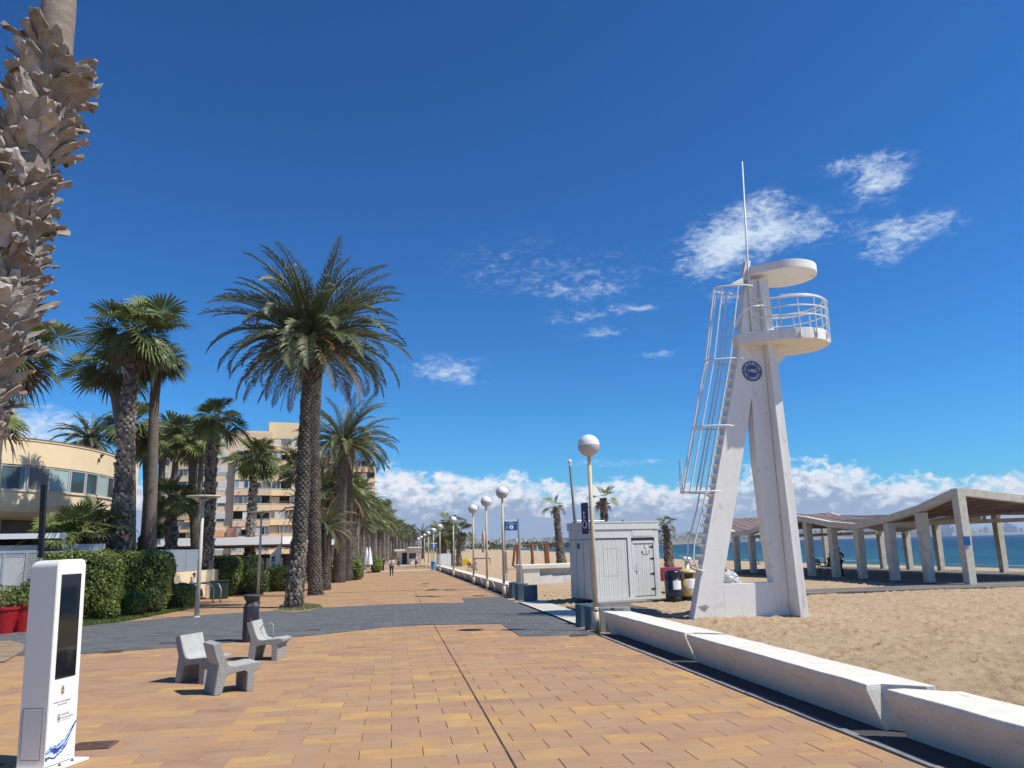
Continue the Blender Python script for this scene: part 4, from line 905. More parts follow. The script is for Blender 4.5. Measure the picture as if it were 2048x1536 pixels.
def face_obj(name, me, m, x, z, dy=-.0065):
    o = obj(name, me, m, ks); o.matrix_local = Matrix.Translation((x, dy, z))@FX; return o
def flat(pts, th=.0012):
    b = MB(); b.prism(pts, 0, th); return b.mesh()
dy = -.0015
crest = face_obj('crest', flat([(-.018, .035), (-.022, .0), (-.018, -.028), (0, -.042), (.018, -.028), (.022, .0), (.018, .035), (.010, .052), (0, .043), (-.010, .052)]), m_gold, .185, .745, dy)
b = MB(); b.prism([(-.010, .02), (-.012, -.015), (0, -.026), (.012, -.015), (.010, .02)], .0012, .002); obj('crest_field', b.mesh(), m_textgrey, crest)
b = MB(); b.prism([(-.005, .012), (-.006, -.008), (0, -.015), (.006, -.008), (.005, .012)], .002, .0028); obj('crest_castle', b.mesh(), mat('pale gold print', (.75, .62, .35), .5), crest)
face_obj('lettering', text_mesh('EXCMO. AYUNTAMIENTO', .0205, .0004), m_textgrey, .19, .635, dy)
face_obj('lettering', text_mesh('DE ALICANTE', .0205, .0004), m_textgrey, .19, .607, dy)
lg = face_obj('company_logo', flat([(-.022, -.042), (.022, -.042), (.022, .042), (-.022, .042)]), mat('silver print', (.42, .44, .50), .5), .155, .475, dy)
b = MB(); b.prism([(-.014, -.02), (.014, -.02), (.014, .0), (.0, .012), (-.014, .0)], .0012, .002); obj('logo_mark', b.mesh(), m_textblue, lg)
face_obj('lettering', text_mesh('AGUAS', .034, .0004, 'LEFT'), m_textblue, .19, .500, dy)
face_obj('lettering', text_mesh('DE ALICANTE', .027, .0004, 'LEFT'), m_textblue, .19, .465, dy)
face_obj('logo_underline', flat([(0, -.001), (.135, -.001), (.135, .001), (0, .001)]), m_textblue, .19, .442, dy)
def ribbon(c, w):
    up = [(x, z+w_/2) for (x, z), w_ in zip(c, w)]; lo = [(x, z-w_/2) for (x, z), w_ in zip(c, w)]
    b = MB(); n = len(c); b.add([(x, z, 0) for x, z in up]+[(x, z, 0) for x, z in lo], [(i, n+i, n+i+1, i+1) for i in range(n-1)]); return mesh_from(b.v, b.f)
def curve(pts, n=40, seed=1, j=.006):
    xs = np.linspace(pts[0][0], pts[-1][0], n); r_ = np.random.default_rng(seed); return [(x, np.interp(x, [p[0] for p in pts], [p[1] for p in pts])+r_.normal(0, j)) for x in xs]
for k, (pp, ww, m_) in enumerate([([(.005, .155), (.07, .18), (.16, .165), (.25, .21), (.33, .30), (.405, .385)], [.03, .06, .085, .07, .06, .03], m_splash1), ([(.005, .16), (.08, .19), (.17, .175), (.26, .23), (.34, .315), (.39, .365)], [.01, .02, .03, .035, .02, .01], m_splash2),
                  ([(.005, .10), (.06, .105), (.12, .085), (.2, .12), (.27, .17), (.33, .24)], [.035, .016, .02, .02, .03, .006], m_splash3), ([(.06, .19), (.12, .16), (.17, .155), (.23, .19)], [.01, .05, .04, .008], m_splash3), ([(.27, .215), (.32, .265), (.37, .35), (.408, .395)], [.008, .016, .02, .02], m_splash3)]):
    c = curve(pp, 44, k, .004); w = np.interp(np.linspace(0, 1, 44), np.linspace(0, 1, len(ww)), ww)*(1+np.random.default_rng(k+9).normal(0, .16, 44)); face_obj('water_print', ribbon(c, w), m_, 0, 0, -.0008-.0006*(k+1))
face_obj('lettering', text_mesh('labaqua', .016, .0004), m_textblue, .33, .07, dy)

# ============================================================ CONCRETE SEATS
def seat(label, loc, rz, wd=.56, s=.9):
    t = thing('concrete_chair', label, 'chair', loc, rz, 'single concrete seats on the promenade')
    # side outline (local x forward, z up): curved back, seat and two legs, cut away beneath
    out = [(-.30, 0), (-.17, 0), (-.10, .30), (-.02, .335), (.22, .36), (.26, .33), (.26, 0), (.39, 0), (.395, .33), (.50, .40), (.52, .47), (.40, .485), (.20, .465), (.03, .45), (-.06, .47), (-.10, .53), (-.155, .66), (-.23, .88), (-.36, .84), (-.31, .66), (-.25, .50), (-.27, .30)]
    n = len(out); vs = [(x*s, -wd/2, z*s) for x, z in out]+[(x*s, wd/2, z*s) for x, z in out]
    me = mesh_from(vs, [tuple(range(n)), tuple(range(2*n-1, n-1, -1))]+[(i, i+n, (i+1) % n+n, (i+1) % n) for i in range(n)])
    bm = bmesh.new(); bm.from_mesh(me); bmesh.ops.recalc_face_normals(bm, faces=bm.faces); fl = [f for f in bm.faces if abs(f.normal.y) > .9]
    bmesh.ops.bevel(bm, geom=[e for e in bm.edges if e.calc_face_angle(0) > .5], offset=.010, segments=2, affect='EDGES'); 
    bmesh.ops.triangulate(bm, faces=[f for f in bm.faces if len(f.verts) > 4])
    me = bpy.data.meshes.new('frame'); 
    for f in bm.faces:
        c = f.calc_center_median(); f.material_index = 1 if (f.normal.y < .5 and abs(f.normal.y) < .5 and c.z > .43*s) else 0  # upper faces paler than the sides: sunlight put into the colour
    bm.to_mesh(me); bm.free(); me.materials.append(m_grey_concrete); me.materials.append(m_light_concrete)
    obj('frame', me, None, t)
    return t, wd
a1, _ = seat('left of the two near concrete seats, facing the sea', (0, 0, 0), 0)
def place(o, px, py, rz, z=0): p = G(px, py); o.location = (p.x, p.y, p.z+z); o.rotation_euler = (0, 0, rz)
E_ = 0
place(a1, 397, 1362, R(-28))
def copy_as(o, label): c = copy_tree(o); c['label'] = label; return c
a2 = copy_as(a1, 'nearest concrete seat, its back turned to the camera'); place(a2, 452, 1383, R(28))
a3 = copy_as(a1, 'concrete seat right of the dark litter bin, with an arm rail'); place(a3, 530, 1318, R(-12))
b = MB(); b.tube([(-.19, .02, .54), (-.06, .02, .70), (.10, .02, .72), (.14, .02, .69), (.14, .02, .42)], .014, 8); b.build('arm_rail', m_steel, a3, smooth=True)
a4 = copy_as(a1, 'small pale concrete seat far back in front of the hedge'); place(a4, 436, 1187, R(-20))

# ============================================================ ANTHRACITE BINS
def tall_bin(label, loc, rz):
    t = thing('litter_bin', label, 'litter bin', loc, rz, 'tall dark litter bins on the promenade'); w = .19
    def ring(s, sx, z): return [(-w*s, -w*sx, z), (-w*.45*s, -w*1.35*sx, z), (w*.45*s, -w*1.35*sx, z), (w*s, -w*sx, z), (w*s, w*sx, z), (w*.45*s, w*1.3*sx, z), (-w*.45*s, w*1.3*sx, z), (-w*s, w*sx, z)]
    b = MB(); rs = [ring(.92, .92, 0), ring(1, 1, .05), ring(1.0, 1, .78), ring(1.02, 1.0, .86)]; vs = sum(rs, []); b.add(vs, [tuple(range(7, -1, -1)), tuple(range(24, 32))]+[(L_*8+i, L_*8+(i+1) % 8, L_*8+8+(i+1) % 8, L_*8+8+i) for L_ in range(3) for i in range(8)]); b.build('body', m_bin, t, bev=.008)
    b = MB(); rs = [ring(1.02, 1.0, .865), ring(.70, .74, .97), ring(1.10, 1.10, 1.12), ring(1.0, 1.0, 1.15)]; vs = sum(rs, []); b.add(vs, [tuple(range(7, -1, -1)), tuple(range(24, 32))]+[(L_*8+i, L_*8+(i+1) % 8, L_*8+8+(i+1) % 8, L_*8+8+i) for L_ in range(3) for i in range(8)]); b.build('hood', m_bin, t, bev=.008)
    b = MB(); b.box(w*.78, w*1.06, -w*.85, w*.85, .90, 1.06); b.build('opening', m_hutdark, t, bev=.02)
    b = MB(); b.box(-.01, w*.96, -w*1.42, -w*1.2, .12, .76); b.build('door', m_bin, t, bev=.006)
    b = MB(); b.box(-.005, .005, -w*1.5, -w*1.4, .5, .6); b.build('handle', m_steel, t)
    return t
bn = tall_bin('dark litter bin standing behind the near concrete seats', (-3.58, 21.3, gz(21)), R(8))
c = copy_as(bn, 'dark litter bin beside the date palm trunks further back'); c.location = (-4.35, 52.5, gz(52.5)); c.rotation_euler = (0, 0, R(20))

# ============================================================ GRATES AND COVERS
def grate(label, px, py, w, d, rz=0):
    p = G(px, py); t = thing('drain_grate', label, 'drain cover', (p.x, p.y, p.z+.006), rz, 'metal covers in the paving'); t.rotation_euler = (-SLOPE, 0, rz)
    b = MB(); b.box(-w/2, w/2, -d/2, d/2, 0, .012); b.build('frame', m_rust, t)
    n_ = 5
    for k in range(n_):
        b = MB(); b.box(-w/2+.03, w/2-.03, -d/2+d*(k+.2)/n_, -d/2+d*(k+.75)/n_, .012, .018); b.build('bar', mat('dark cast iron', (.16, .10, .078), .7, (.09, .06, .05), 30), t)
for a in [('rusty grate beside the foot of the information totem', 186, 1493, .46, .34, 0), ('small rusty grate on the grey path in front of the hedge', 228, 1304, .42, .40), ('rusty grate on the grey path left of the seats', 337, 1287, .5, .35), ('flat grate on the grey path right of the seats', 627, 1261, .42, .3), ('metal cover on the promenade before the far wall', 848, 1193, .9, .45), ('square cover next to the grey paving corner', 957, 1192, .5, .35), ('metal cover in the middle of the far promenade', 866, 1179, .6, .4), ('metal cover right of the middle of the far promenade', 900, 1179, .6, .4), ('distant metal cover near the walking man', 852, 1167, .5, .4), ('dark cover at the foot of the nearest globe lamp', 1157, 1272, .42, .20)]: grate(*a)

# ============================================================ PERGOLA
Yf = [33.1, 35.9, 38.6, 41.5, 44.2, 47.0, 49.7, 52.4, 55.2, 57.9, 60.7, 63.4]
Zf = [4.29, 3.62, 3.20, 2.89, 3.10, 3.50, 3.78, 3.30, 2.80, 2.78, 3.35, 3.9]
Yb = [33.1, 37.0, 40.3, 43.5, 46.3, 49.1, 52.4, 55.5, 58.5, 62.0, 63.4]
Zb = [3.05, 3.25, 3.5, 3.62, 3.50, 3.25, 2.75, 2.90, 3.5, 4.25, 4.1]
XF, XB = 26.4, 37.1
pg = thing('pergola', 'long wavy concrete pergola with brown slat roof on the beach', 'pergola', (XF, 33.1, gz(33)))
def zf(y): return np.interp(y, Yf, Zf)
def zb(y): return np.interp(y, Yb, Zb)
px0, py0, pz0 = XF, 33.1, gz(33)
def Lc(x, y, z): return (x-px0, y-py0, z-pz0)
def post(x, y, zt, w=.42, d=.46):
    b = MB(); zt -= .02; tp = .86
    b.add([Lc(x-w/2*tp, y-d/2*tp, gz(y)-.3), Lc(x+w/2*tp, y-d/2*tp, gz(y)-.3), Lc(x+w/2*tp, y+d/2*tp, gz(y)-.3), Lc(x-w/2*tp, y+d/2*tp, gz(y)-.3), Lc(x-w/2, y-d/2, zt), Lc(x+w/2, y-d/2, zt), Lc(x+w/2, y+d/2, zt), Lc(x-w/2, y+d/2, zt)],
        [(0, 1, 5, 4), (1, 2, 6, 5), (2, 3, 7, 6), (3, 0, 4, 7), (0, 3, 2, 1), (4, 5, 6, 7)]); b.build('post', m_pergola, pg, bev=.02)
def beam(p, q, w=.30, h=.34):
    p, q = Vector(Lc(*p)), Vector(Lc(*q)); d = (q-p).normalized(); s = d.cross(Vector((0, 0, 1))).normalized()*w/2; u = Vector((0, 0, -h))
    b = MB(); b.add([p-s, p+s, p+s+u, p-s+u, q-s, q+s, q+s+u, q-s+u], [(0, 1, 2, 3), (7, 6, 5, 4), (0, 4, 5, 1), (1, 5, 6, 2), (2, 6, 7, 3), (3, 7, 4, 0)]); b.build('beam', m_pergola, pg, bev=.012)
for i, (y, z) in enumerate(zip(Yf, Zf)):
    post(XF, y, z-.34 if 0 < i else z-.0)
    if i: beam((XF, Yf[i-1]+(.23 if i == 1 else .0), zf(Yf[i-1]+(.23 if i == 1 else 0))), (XF, y-.003, z), .40)
for i, (y, z) in enumerate(zip(Yb, Zb)):
    post(XB, y, z-.34, .40, .42)
    if i: beam((XB, Yb[i-1], Zb[i-1]), (XB, y-.003, z), .36)
beam((XF+.22, 33.1, 4.27), (XB-.2, 33.1, 3.04), .40, .36)
for y in (38.6, 44.2, 49.7, 55.2, 60.7): beam((XF+.21, y, zf(y)-.36), (XB-.19, y, zb(y)-.36), .2, .22)
ys = np.arange(33.35, 63.3, 1.35)
for k in range(58):
    u = (k+.5)/58; x = XF+.25+(XB-XF-.5)*u; dz = rng.normal(0, .012); b = MB(); pts = []
    for y in ys: pts.append(Vector(Lc(x+rng.normal(0, .006), y, zf(y)*(1-u)+zb(y)*u+dz)))
    w, h = .079, .03; n = len(pts); vs = []
    for p in pts: vs += [p+Vector((-w, 0, -h)), p+Vector((w, 0, -h)), p+Vector((w, 0, h)), p+Vector((-w, 0, h))]
    b.add(vs, [(3, 2, 1, 0), tuple(range(4*n-4, 4*n))]+[(i*4+j, i*4+(j+1) % 4, i*4+4+(j+1) % 4, i*4+4+j) for i in range(n-1) for j in range(4)]); b.build('slat', m_slat, pg)
b = MB(); b.box(.0, .34, -.29, -.27, 0, .42); o = b.build('notice', m_signblue, pg, loc=Lc(XF-.26, 33.1+.02, 1.62)); o.name = 'notice'
dk = thing('pergola_deck', 'grey plank deck on the sand underneath the wavy pergola', 'boardwalk', (XF, 33, gz(33)+.03))
for k in range(68):
    y = 32.55+k*.46; b = MB(); x0, x1 = (25.9, 38.6); b.box(x0-XF, x1-XF, 0, .43, gz(y)-gz(33), gz(y)-gz(33)+.05); b.build('plank', m_deck, dk, loc=(rng.normal(0, .02), y-33, rng.normal(0, .004)))
wkk = thing('beach_boardwalk', 'grey plank walkway over the sand running from the tower to the pergola', 'boardwalk', (15.0, 31.9, gz(32)+.025))
for k in range(9):
    b = MB(); x = 0
    for s_ in range(6):
        b = MB(); b.box(x+.01, x+3.5-.01, 0, .26, 0, .05); b.build('plank', m_deck, wkk, loc=(.03*(k % 3), -.75+k*.275, rng.normal(0, .004))); x += 3.5

# ============================================================ BEACH FURNITURE
t = thing('concrete_ruin', 'broken cream concrete counter standing in the sand left of the hut', 'counter', (8.3, 50.5, gz(50.5)), R(3))
b = MB(); b.box(-.05, 5.2, -.1, 2.6, .92, 1.16); b.build('slab', m_wallc, t, bev=.02)
b = MB(); b.extrude([(1.15, 0, -.2), (5.1, 0, -.2), (5.1, 0, .50), (2.0, 0, .42), (1.95, 0, .50), (1.15, 0, .44)], (0, .25, 0)); b.build('low_wall', m_whitestain, t)
b = MB(); b.box(.05, 1.14, .0, 2.3, -.2, .91); b.build('end_pier', m_wallc, t, bev=.02)
b = MB(); b.box(1.2, 5.1, .6, 2.3, -.1, .91); b.build('back_wall', m_whitestain, t)
t = thing('wooden_frame', 'brown timber swing frame on the beach behind the number six sign', 'play frame', (19.6, 95, gz(95)-.1), 0)
def tim(t, p, q, r_): b = MB(); b.tube([p, q], r_, 8); b.build('timber', m_wood, t)
Yp = 95
def PX(px, py, Y=Yp): v = AT(px, py, Y); return (v.x-19.6, v.y-95, v.z-(gz(95)-.1))
for (p, q, w) in [((1030, 1093), (1026, 1133), .16), ((1035, 1091), (1035, 1132), .16), ((1063, 1088), (1066, 1128), .18), ((1066, 1091), (1063, 1128), .12), ((1090, 1087), (1093, 1128), .2), ((1094, 1090), (1097, 1128), .2), ((1030, 1090), (1094, 1088), .06)]: tim(t, PX(*q), PX(*p), w)
t = thing('timber_post', 'short brown timber post right beside the second globe lamp', 'post', (9.7, 70, gz(70)))
v0, v1 = AT(1013, 1146, 70), AT(1011, 1104, 70); b = MB(); b.tube([tuple(v0-t.location), tuple(v1-t.location)], .11, 8); b.build('timber', m_wood, t)
t = thing('timber_mast', 'tall brown and white beach pole behind the left edge of the hut', 'post', (13.3, 56, gz(56)))
v0, v1 = AT(1153, 1160, 56), AT(1141, 1052, 56); b = MB(); b.tube([tuple(v0-t.location), tuple(v1-t.location)], .13, 8); b.build('timber', m_wood, t); v0, v1 = AT(1150.5, 1130, 55.8), AT(1144, 1054, 55.8); b = MB(); b.tube([tuple(v0-t.location), tuple(v1-t.location)], .07, 8); b.build('pale_side', m_whitestain, t)
t = thing('timber_mast', 'brown beach pole directly behind the hut roof corner', 'post', (13.9, 58, gz(56)))
v0, v1 = AT(1156, 1160, 58), AT(1146, 1045, 58); b = MB(); b.tube([tuple(v0-t.location), tuple(v1-t.location)], .11, 8); b.build('timber', m_wood, t)
t = thing('flag_pole', 'slim dark pole with white cap rising behind the hut', 'pole', (8.9, 36, gz(36)))
v0 = Vector((9.0, 36.2, gz(36)-.1)); vt = AT(1140, 930, 36.2); v0 = AT(1163, 1195, 36.2); b = MB(); b.tube([tuple(v0-t.location), tuple(vt-t.location)], [.075, .06], 10); b.build('pole', mat('dark grey pole', (.12, .125, .125), .5), t, smooth=True)
b = MB(); c = vt-t.location; b.lathe([(.06, -.05), (.075, .1), (.10, .14), (.10, .2), (.03, .27), (.01, .27)], 12, tuple(c)); b.build('cap', m_signwhite, t)
# blue sign with the number six
t = thing('beach_sign', 'blue and white beach sign with the number six on two posts', 'sign', (8.1, 49.6, gz(49.6)))
p1, p0 = AT(1036, 1037, 49.6), AT(1042.5, 1170, 49.6); q1, q0 = AT(1008.5, 1040, 49.6), AT(1013.5, 1172, 49.6)
b = MB(); b.tube([tuple(p0-t.location), tuple(p1-t.location)], .062, 10); b.build('post', m_steel, t); b = MB(); b.tube([tuple(q0-t.location), tuple(q1-t.location)], .035, 8); b.build('post', m_steel, t)
c = (AT(1022, 1050.5, 49.55)-t.location); w = .43
b = MB(); b.box(-w, w, -.02, .02, -.31, .31); pn = b.build('panel', m_signblue, t, bev=.015, loc=tuple(c)); pn.rotation_euler = (0, 0, 0)
b = MB(); b.box(-w-.03, w+.03, -.012, .012, -.345, .345); b.build('rim', m_signwhite, t, loc=(c.x, c.y+.016, c.z))
b = MB(); b.box(-w+.03, w-.03, -.025, -.022, .24, .30); b.build('heading', m_signwhite, pn)
b = MB(); b.prism([(.135*math.cos(a), .135*math.sin(a)) for a in np.linspace(0, 2*PI, 25)[:-1]], 0, .004); o = b.build('number_disc', m_signwhite, pn); o.matrix_local = Matrix.Translation((.02, -.0225, -.12))@FX
o = obj('number', text_mesh('6', .26, .002), m_signblue, pn); o.matrix_local = Matrix.Translation((.02, -.029, -.12))@FX
for s_, z in (('PLATJA', .175), ('DE SANT JOAN', .085)):
    o = obj('lettering', text_mesh(s_, .085, .002), m_signwhite, pn); o.matrix_local = Matrix.Translation((0, -.0225, z))@FX
b = MB(); b.prism([(-.28+.045*math.cos(a), -.10+.06*math.sin(a)) for a in np.linspace(0, 2*PI, 9)[:-1]], 0, .002); b.prism([(-.33, -.22), (-.24, -.22), (-.24, -.19), (-.33, -.19)], 0, .002); o = b.build('symbol', mat('pale blue print', (.35, .55, .75), .5), pn); o.matrix_local = Matrix.Translation((0, -.0225, 0))@FX
t = thing('beach_sign', 'tiny distant blue sign behind the far globe lamps', 'sign', (5.3, 104, gz(104)))
c = AT(868, 1090, 104)-t.location; b = MB(); b.box(-.42, .42, -.02, .02, -.32, .32); pn = b.build('panel', m_signblue, t, loc=tuple(c)); b = MB(); b.box(-.36, .36, -.025, -.021, .14, .26); b.box(-.1, .12, -.025, -.021, -.2, -.02); b.build('heading', m_signwhite, pn)
b = MB(); b.tube([(c.x-.3, c.y+.04, 0), (c.x-.3, c.y+.04, c.z+.3)], .04, 6); b.tube([(c.x+.35, c.y+.04, 0), (c.x+.35, c.y+.04, c.z+.3)], .04, 6); b.build('post', m_steel, t)
t = thing('cabinet', 'white slatted cabinet beside the far end of the beach wall', 'cabinet', (6.6, 104, gz(104)))
b = MB(); b.box(-.7, 1.0, 0, .5, .1, 1.95); b.build('frame', m_steel, t)
for k in range(7): b = MB(); b.box(-.66+k*.235, -.66+k*.235+.2, -.03, -.002, .15, 1.9); b.build('slat', m_signwhite, t)
t = thing('litter_bin', 'small light blue bin at the gap in the far wall', 'litter bin', (4.95, 98, gz(98))); b = MB(); b.lathe([(.28, 0), (.32, .9), (.34, 1.0), (.2, 1.15), (.01, 1.15)], 14); b.build('body', mat('light blue plastic', (.12, .30, .48), .4), t, smooth=False); b = MB(); b.box(-.15, .15, -.35, -.3, .75, .92); b.build('opening', m_hutdark, t)

def park_bench(label, loc, rz, m, g=None):
    t = thing('park_bench', label, 'bench', loc, rz, g)
    for k in range(4): b = MB(); b.box(-.75, .75, .05+k*.12, .05+k*.12+.10, .43, .455); b.build('seat_slat', m, t)
    for k in range(4): b = MB(); b.box(-.75, .75, .53+k*.03, .55+k*.03, .52+k*.11, .52+k*.11+.09); b.build('back_slat', m, t)
    for x in (-.72, .72):
        b = MB(); b.tube([(x, -.05, 0), (x, .02, .25), (x, .06, .42), (x, .52, .42), (x, .60, .9)], .03, 6); b.tube([(x, .62, 0), (x, .52, .42)], .03, 6); b.tube([(x, .04, .42), (x, .0, .62), (x, .12, .68), (x, .55, .66)], .028, 6); b.build('side_frame', m, t)
    return t
m_benchred = mat('dark red painted bench', (.075, .018, .02), .5)
pb = park_bench('dark red beach bench turned sideways behind the fourth globe lamp', (9.0, 88, gz(88)+.0), R(70), m_benchred)
pb2 = copy_as(pb, 'black bench under the pergola with a seated figure'); pb2.location = (30.3, 52.3, gz(52)+.08); pb2.rotation_euler = (0, 0, R(85))
for ch in pb2.children:
    ch.data = ch.data.copy(); ch.data.materials[0] = m_black
t = thing('beach_box', 'bright yellow box lying on the far sand', 'box', (10.9, 122, gz(122)), 0); b = MB(); b.prism([(-1, -.5), (.8, -.6), (1.1, .5), (-.8, .6)], .1, 1.0); b.build('body', mat('bright yellow plastic', (.70, .50, .04), .5), t, bev=.1); b = MB(); b.box(-.7, .7, -.4, .4, 1.0, 1.1); b.build('lid', mat('bright yellow plastic', (0, 0, 0)), t)
t = thing('sun_shelter', 'low purple cloth shelter on the far sand', 'shelter', (14.2, 126, gz(126)), 0); b = MB(); b.prism([(-1.6, -.6), (1.5, -.6), (1.5, .7), (-1.6, .7)], .9, 1.1, [(-1.1, -.3), (1.1, -.3), (1.1, .4), (-1.1, .4)]); b.build('cloth', m_purple, t, bev=.05)
for x in (-1.4, 1.3): b = MB(); b.tube([(x, 0, -.1), (x*.9, 0, 1.0)], .06, 5); b.build('leg', m_purple, t)
for k, (px, Y) in enumerate([(964, 190), (1080, 170)]):
    t = thing('net_post', ('pale volleyball post standing on the far sand, left one', 'pale leaning pole on the sand behind the swing frame')[k], 'pole', tuple(AT(px, 1120, Y).xy)+(gz(Y)-.3,)); b = MB(); b.tube([(0, 0, -.2), (-.6*k, 0, 3.2)], .10, 6); b.build('pole', m_signwhite, t)

# ============================================================ PEOPLE
def skin_mesh(J, E, name, root, sub=1):
    names = list(J); me = bpy.data.meshes.new(name); me.from_pydata([J[n][0] for n in names], [(names.index(a), names.index(b)) for a, b in E], [])
    o = bpy.data.objects.new('tmp', me); C.objects.link(o); md = o.modifiers.new('s', 'SKIN'); md.use_smooth_shade = True
    for i, n in enumerate(names):
        r = J[n][1]; r = (r, r) if not hasattr(r, '__len__') else r
        me.skin_vertices[0].data[i].radius = r; me.skin_vertices[0].data[i].use_root = (n == root)
    md2 = o.modifiers.new('d', 'SUBSURF'); md2.levels = sub; md2.render_levels = sub
    dg = bpy.context.evaluated_depsgraph_get(); out = bpy.data.meshes.new_from_object(o.evaluated_get(dg)); bpy.data.objects.remove(o); return out
def person(label, loc, rz, pose='walk', top=None, legs=None, hair=None, s=1.0, sleeves=True, shorts=False):
    """local +y is forward"""
    t = thing('person', label, 'person', loc, rz); t.scale = (s, s, s)
    J = {}
    if pose in ('walk', 'stand', 'hips'):
        st = .17 if pose == 'walk' else .02; hip = .93
        J.update(pelvis=((0, 0, hip), (.15, .10)), belly=((0, .0, 1.08), (.135, .095)), chest=((0, .0, 1.30), (.165, .11)), neck=((0, .0, 1.47), .055), head0=((0, .01, 1.54), (.062, .07)), head=((0, .015, 1.62), (.075, .095)), head1=((0, .01, 1.70), (.055, .065)))
        for sd, q in ((-1, 1), (1, -1)):
            L_ = 'l' if sd < 0 else 'r'
            J[L_+'hip'] = ((sd*.09, 0, .88), .092); J[L_+'knee'] = ((sd*.10, q*st*.55+.03, .49), .06); J[L_+'ank'] = ((sd*.10, q*st-(.05 if q < 0 else 0), .10 if q > 0 or pose != 'walk' else .14), .042); J[L_+'toe'] = ((sd*.115, q*st+.14-(.05 if q < 0 else 0), .04), .035)
            J[L_+'sho'] = ((sd*.185, 0, 1.40), .058)
            if pose == 'hips': J[L_+'elb'] = ((sd*.40, -.05, 1.18), .042); J[L_+'wri'] = ((sd*.20, .05, 1.02), .032); J[L_+'hand'] = ((sd*.15, .09, 1.0), .034)
            else: J[L_+'elb'] = ((sd*.235, -q*st*.35-.02, 1.13), .043); J[L_+'wri'] = ((sd*.25, -q*st*.8+.06, .89), .03); J[L_+'hand'] = ((sd*.25, -q*st*.9+.08, .81), .036)
    else:
        J.update(pelvis=((0, 0, .52), (.155, .12)), belly=((0, .02, .68), (.14, .10)), chest=((0, .05, .90), (.16, .11)), neck=((0, .09, 1.07), .055), head0=((0, .12, 1.13), (.062, .07)), head=((0, .14, 1.20), (.075, .095)), head1=((0, .135, 1.28), (.055, .065)))
        for sd in (-1, 1):
            L_ = 'l' if sd < 0 else 'r'
            J[L_+'hip'] = ((sd*.09, .06, .50), .092); J[L_+'knee'] = ((sd*.11, .47, .50), .062); J[L_+'ank'] = ((sd*.11, .50+.05*sd, .10), .042); J[L_+'toe'] = ((sd*.12, .66+.05*sd, .04), .035)
            J[L_+'sho'] = ((sd*.185, .05, .99), .058); J[L_+'elb'] = ((sd*.23, .12, .74), .043); J[L_+'wri'] = ((sd*.14, .33, .70), .03); J[L_+'hand'] = ((sd*.11, .40, .70), .036)
    E = [('pelvis', 'belly'), ('belly', 'chest'), ('chest', 'neck'), ('neck', 'head0'), ('head0', 'head'), ('head', 'head1')]
    for L_ in 'lr': E += [('pelvis', L_+'hip'), (L_+'hip', L_+'knee'), (L_+'knee', L_+'ank'), (L_+'ank', L_+'toe'), ('chest', L_+'sho'), (L_+'sho', L_+'elb'), (L_+'elb', L_+'wri'), (L_+'wri', L_+'hand')]
    obj('body', skin_mesh(J, E, 'body', 'pelvis'), m_skin, t, smooth=True)
    def sub(keys, grow, name, m, root, ends=None):
        K = {}
        for k in keys:
            p, r = J[k]; r = (r, r) if not hasattr(r, '__len__') else r; K[k] = (p, (r[0]+grow, r[1]+grow))
        if ends:
            for k, (a, b_, f) in ends.items(): pa, pb_ = Vector(J[a][0]), Vector(J[b_][0]); K[k] = (tuple(pa.lerp(pb_, f)), (.05+grow, .05+grow))
        ee = [(a, b_) for a, b_ in E if a in K and b_ in K]
        if ends: ee += [(a, k) for k, (a, b_, f) in ends.items()]
        obj(name, skin_mesh(K, ee, name, root), m, t, smooth=True)
    sub(['belly', 'chest', 'lsho', 'rsho']+(['lelb', 'relb'] if sleeves else []), .018, 'shirt', top, 'chest', ends={'lc': ('lelb', 'lwri', .85), 'rc': ('relb', 'rwri', .85)} if sleeves == 2 else None)
    sub(['pelvis', 'lhip', 'rhip', 'lknee', 'rknee']+([] if shorts else ['lank', 'rank']), .016, 'trousers', legs, 'pelvis')
    hx_, hy_, hz_ = J['head'][0]; bm = bmesh.new(); bmesh.ops.create_uvsphere(bm, u_segments=14, v_segments=9, radius=1)
    bmesh.ops.delete(bm, geom=[v for v in bm.verts if v.co.z < -.25 or (v.co.y > .55 and v.co.z < .35)], context='VERTS')
    for v in bm.verts: v.co = Vector((hx_+v.co.x*.092, hy_-.012+v.co.y*.112, hz_+.025+v.co.z*.115))
    me = bpy.data.meshes.new('hair'); bm.to_mesh(me); bm.free(); obj('hair', me, hair or m_hair, t, smooth=True)
    for L_ in 'lr':
        (ax_, ay_, az_), (bx_, by_, bz_) = J[L_+'ank'][0], J[L_+'toe'][0]; b = MB(); b.add([(ax_-.045, ay_-.07, bz_-.04), (ax_+.045, ay_-.07, bz_-.04), (bx_+.05, by_+.03, bz_-.04), (bx_-.05, by_+.03, bz_-.04), (ax_-.04, ay_-.06, bz_+.06), (ax_+.04, ay_-.06, bz_+.06), (bx_+.04, by_+.02, bz_+.03), (bx_-.04, by_+.02, bz_+.03)], [(0, 3, 2, 1), (4, 5, 6, 7), (0, 1, 5, 4), (1, 2, 6, 5), (2, 3, 7, 6), (3, 0, 4, 7)]); b.build('shoe', m_shoe, t, bev=.015)
    return t
def pf(px, py, **k): p = G(px, py); return (p.x, p.y, p.z)
pm = person('person in a white shirt and dark trousers walking away along the promenade', pf(783, 1152), R(4), 'walk', m_shirtw, m_trous)
b = MB(); b.tube([(.16, -.135, 1.43), (-.02, -.15, 1.25), (-.17, -.13, 1.0)], .012, 5); b.tube([(-.17, -.14, 1.0), (-.17, -.14, .85)], .05, 6); b.build('bag_strap', m_blackcloth, pm)
person('person in dark red clothes left of the walking man', pf(766, 1141), R(-10), 'walk', m_maroon, m_maroon)
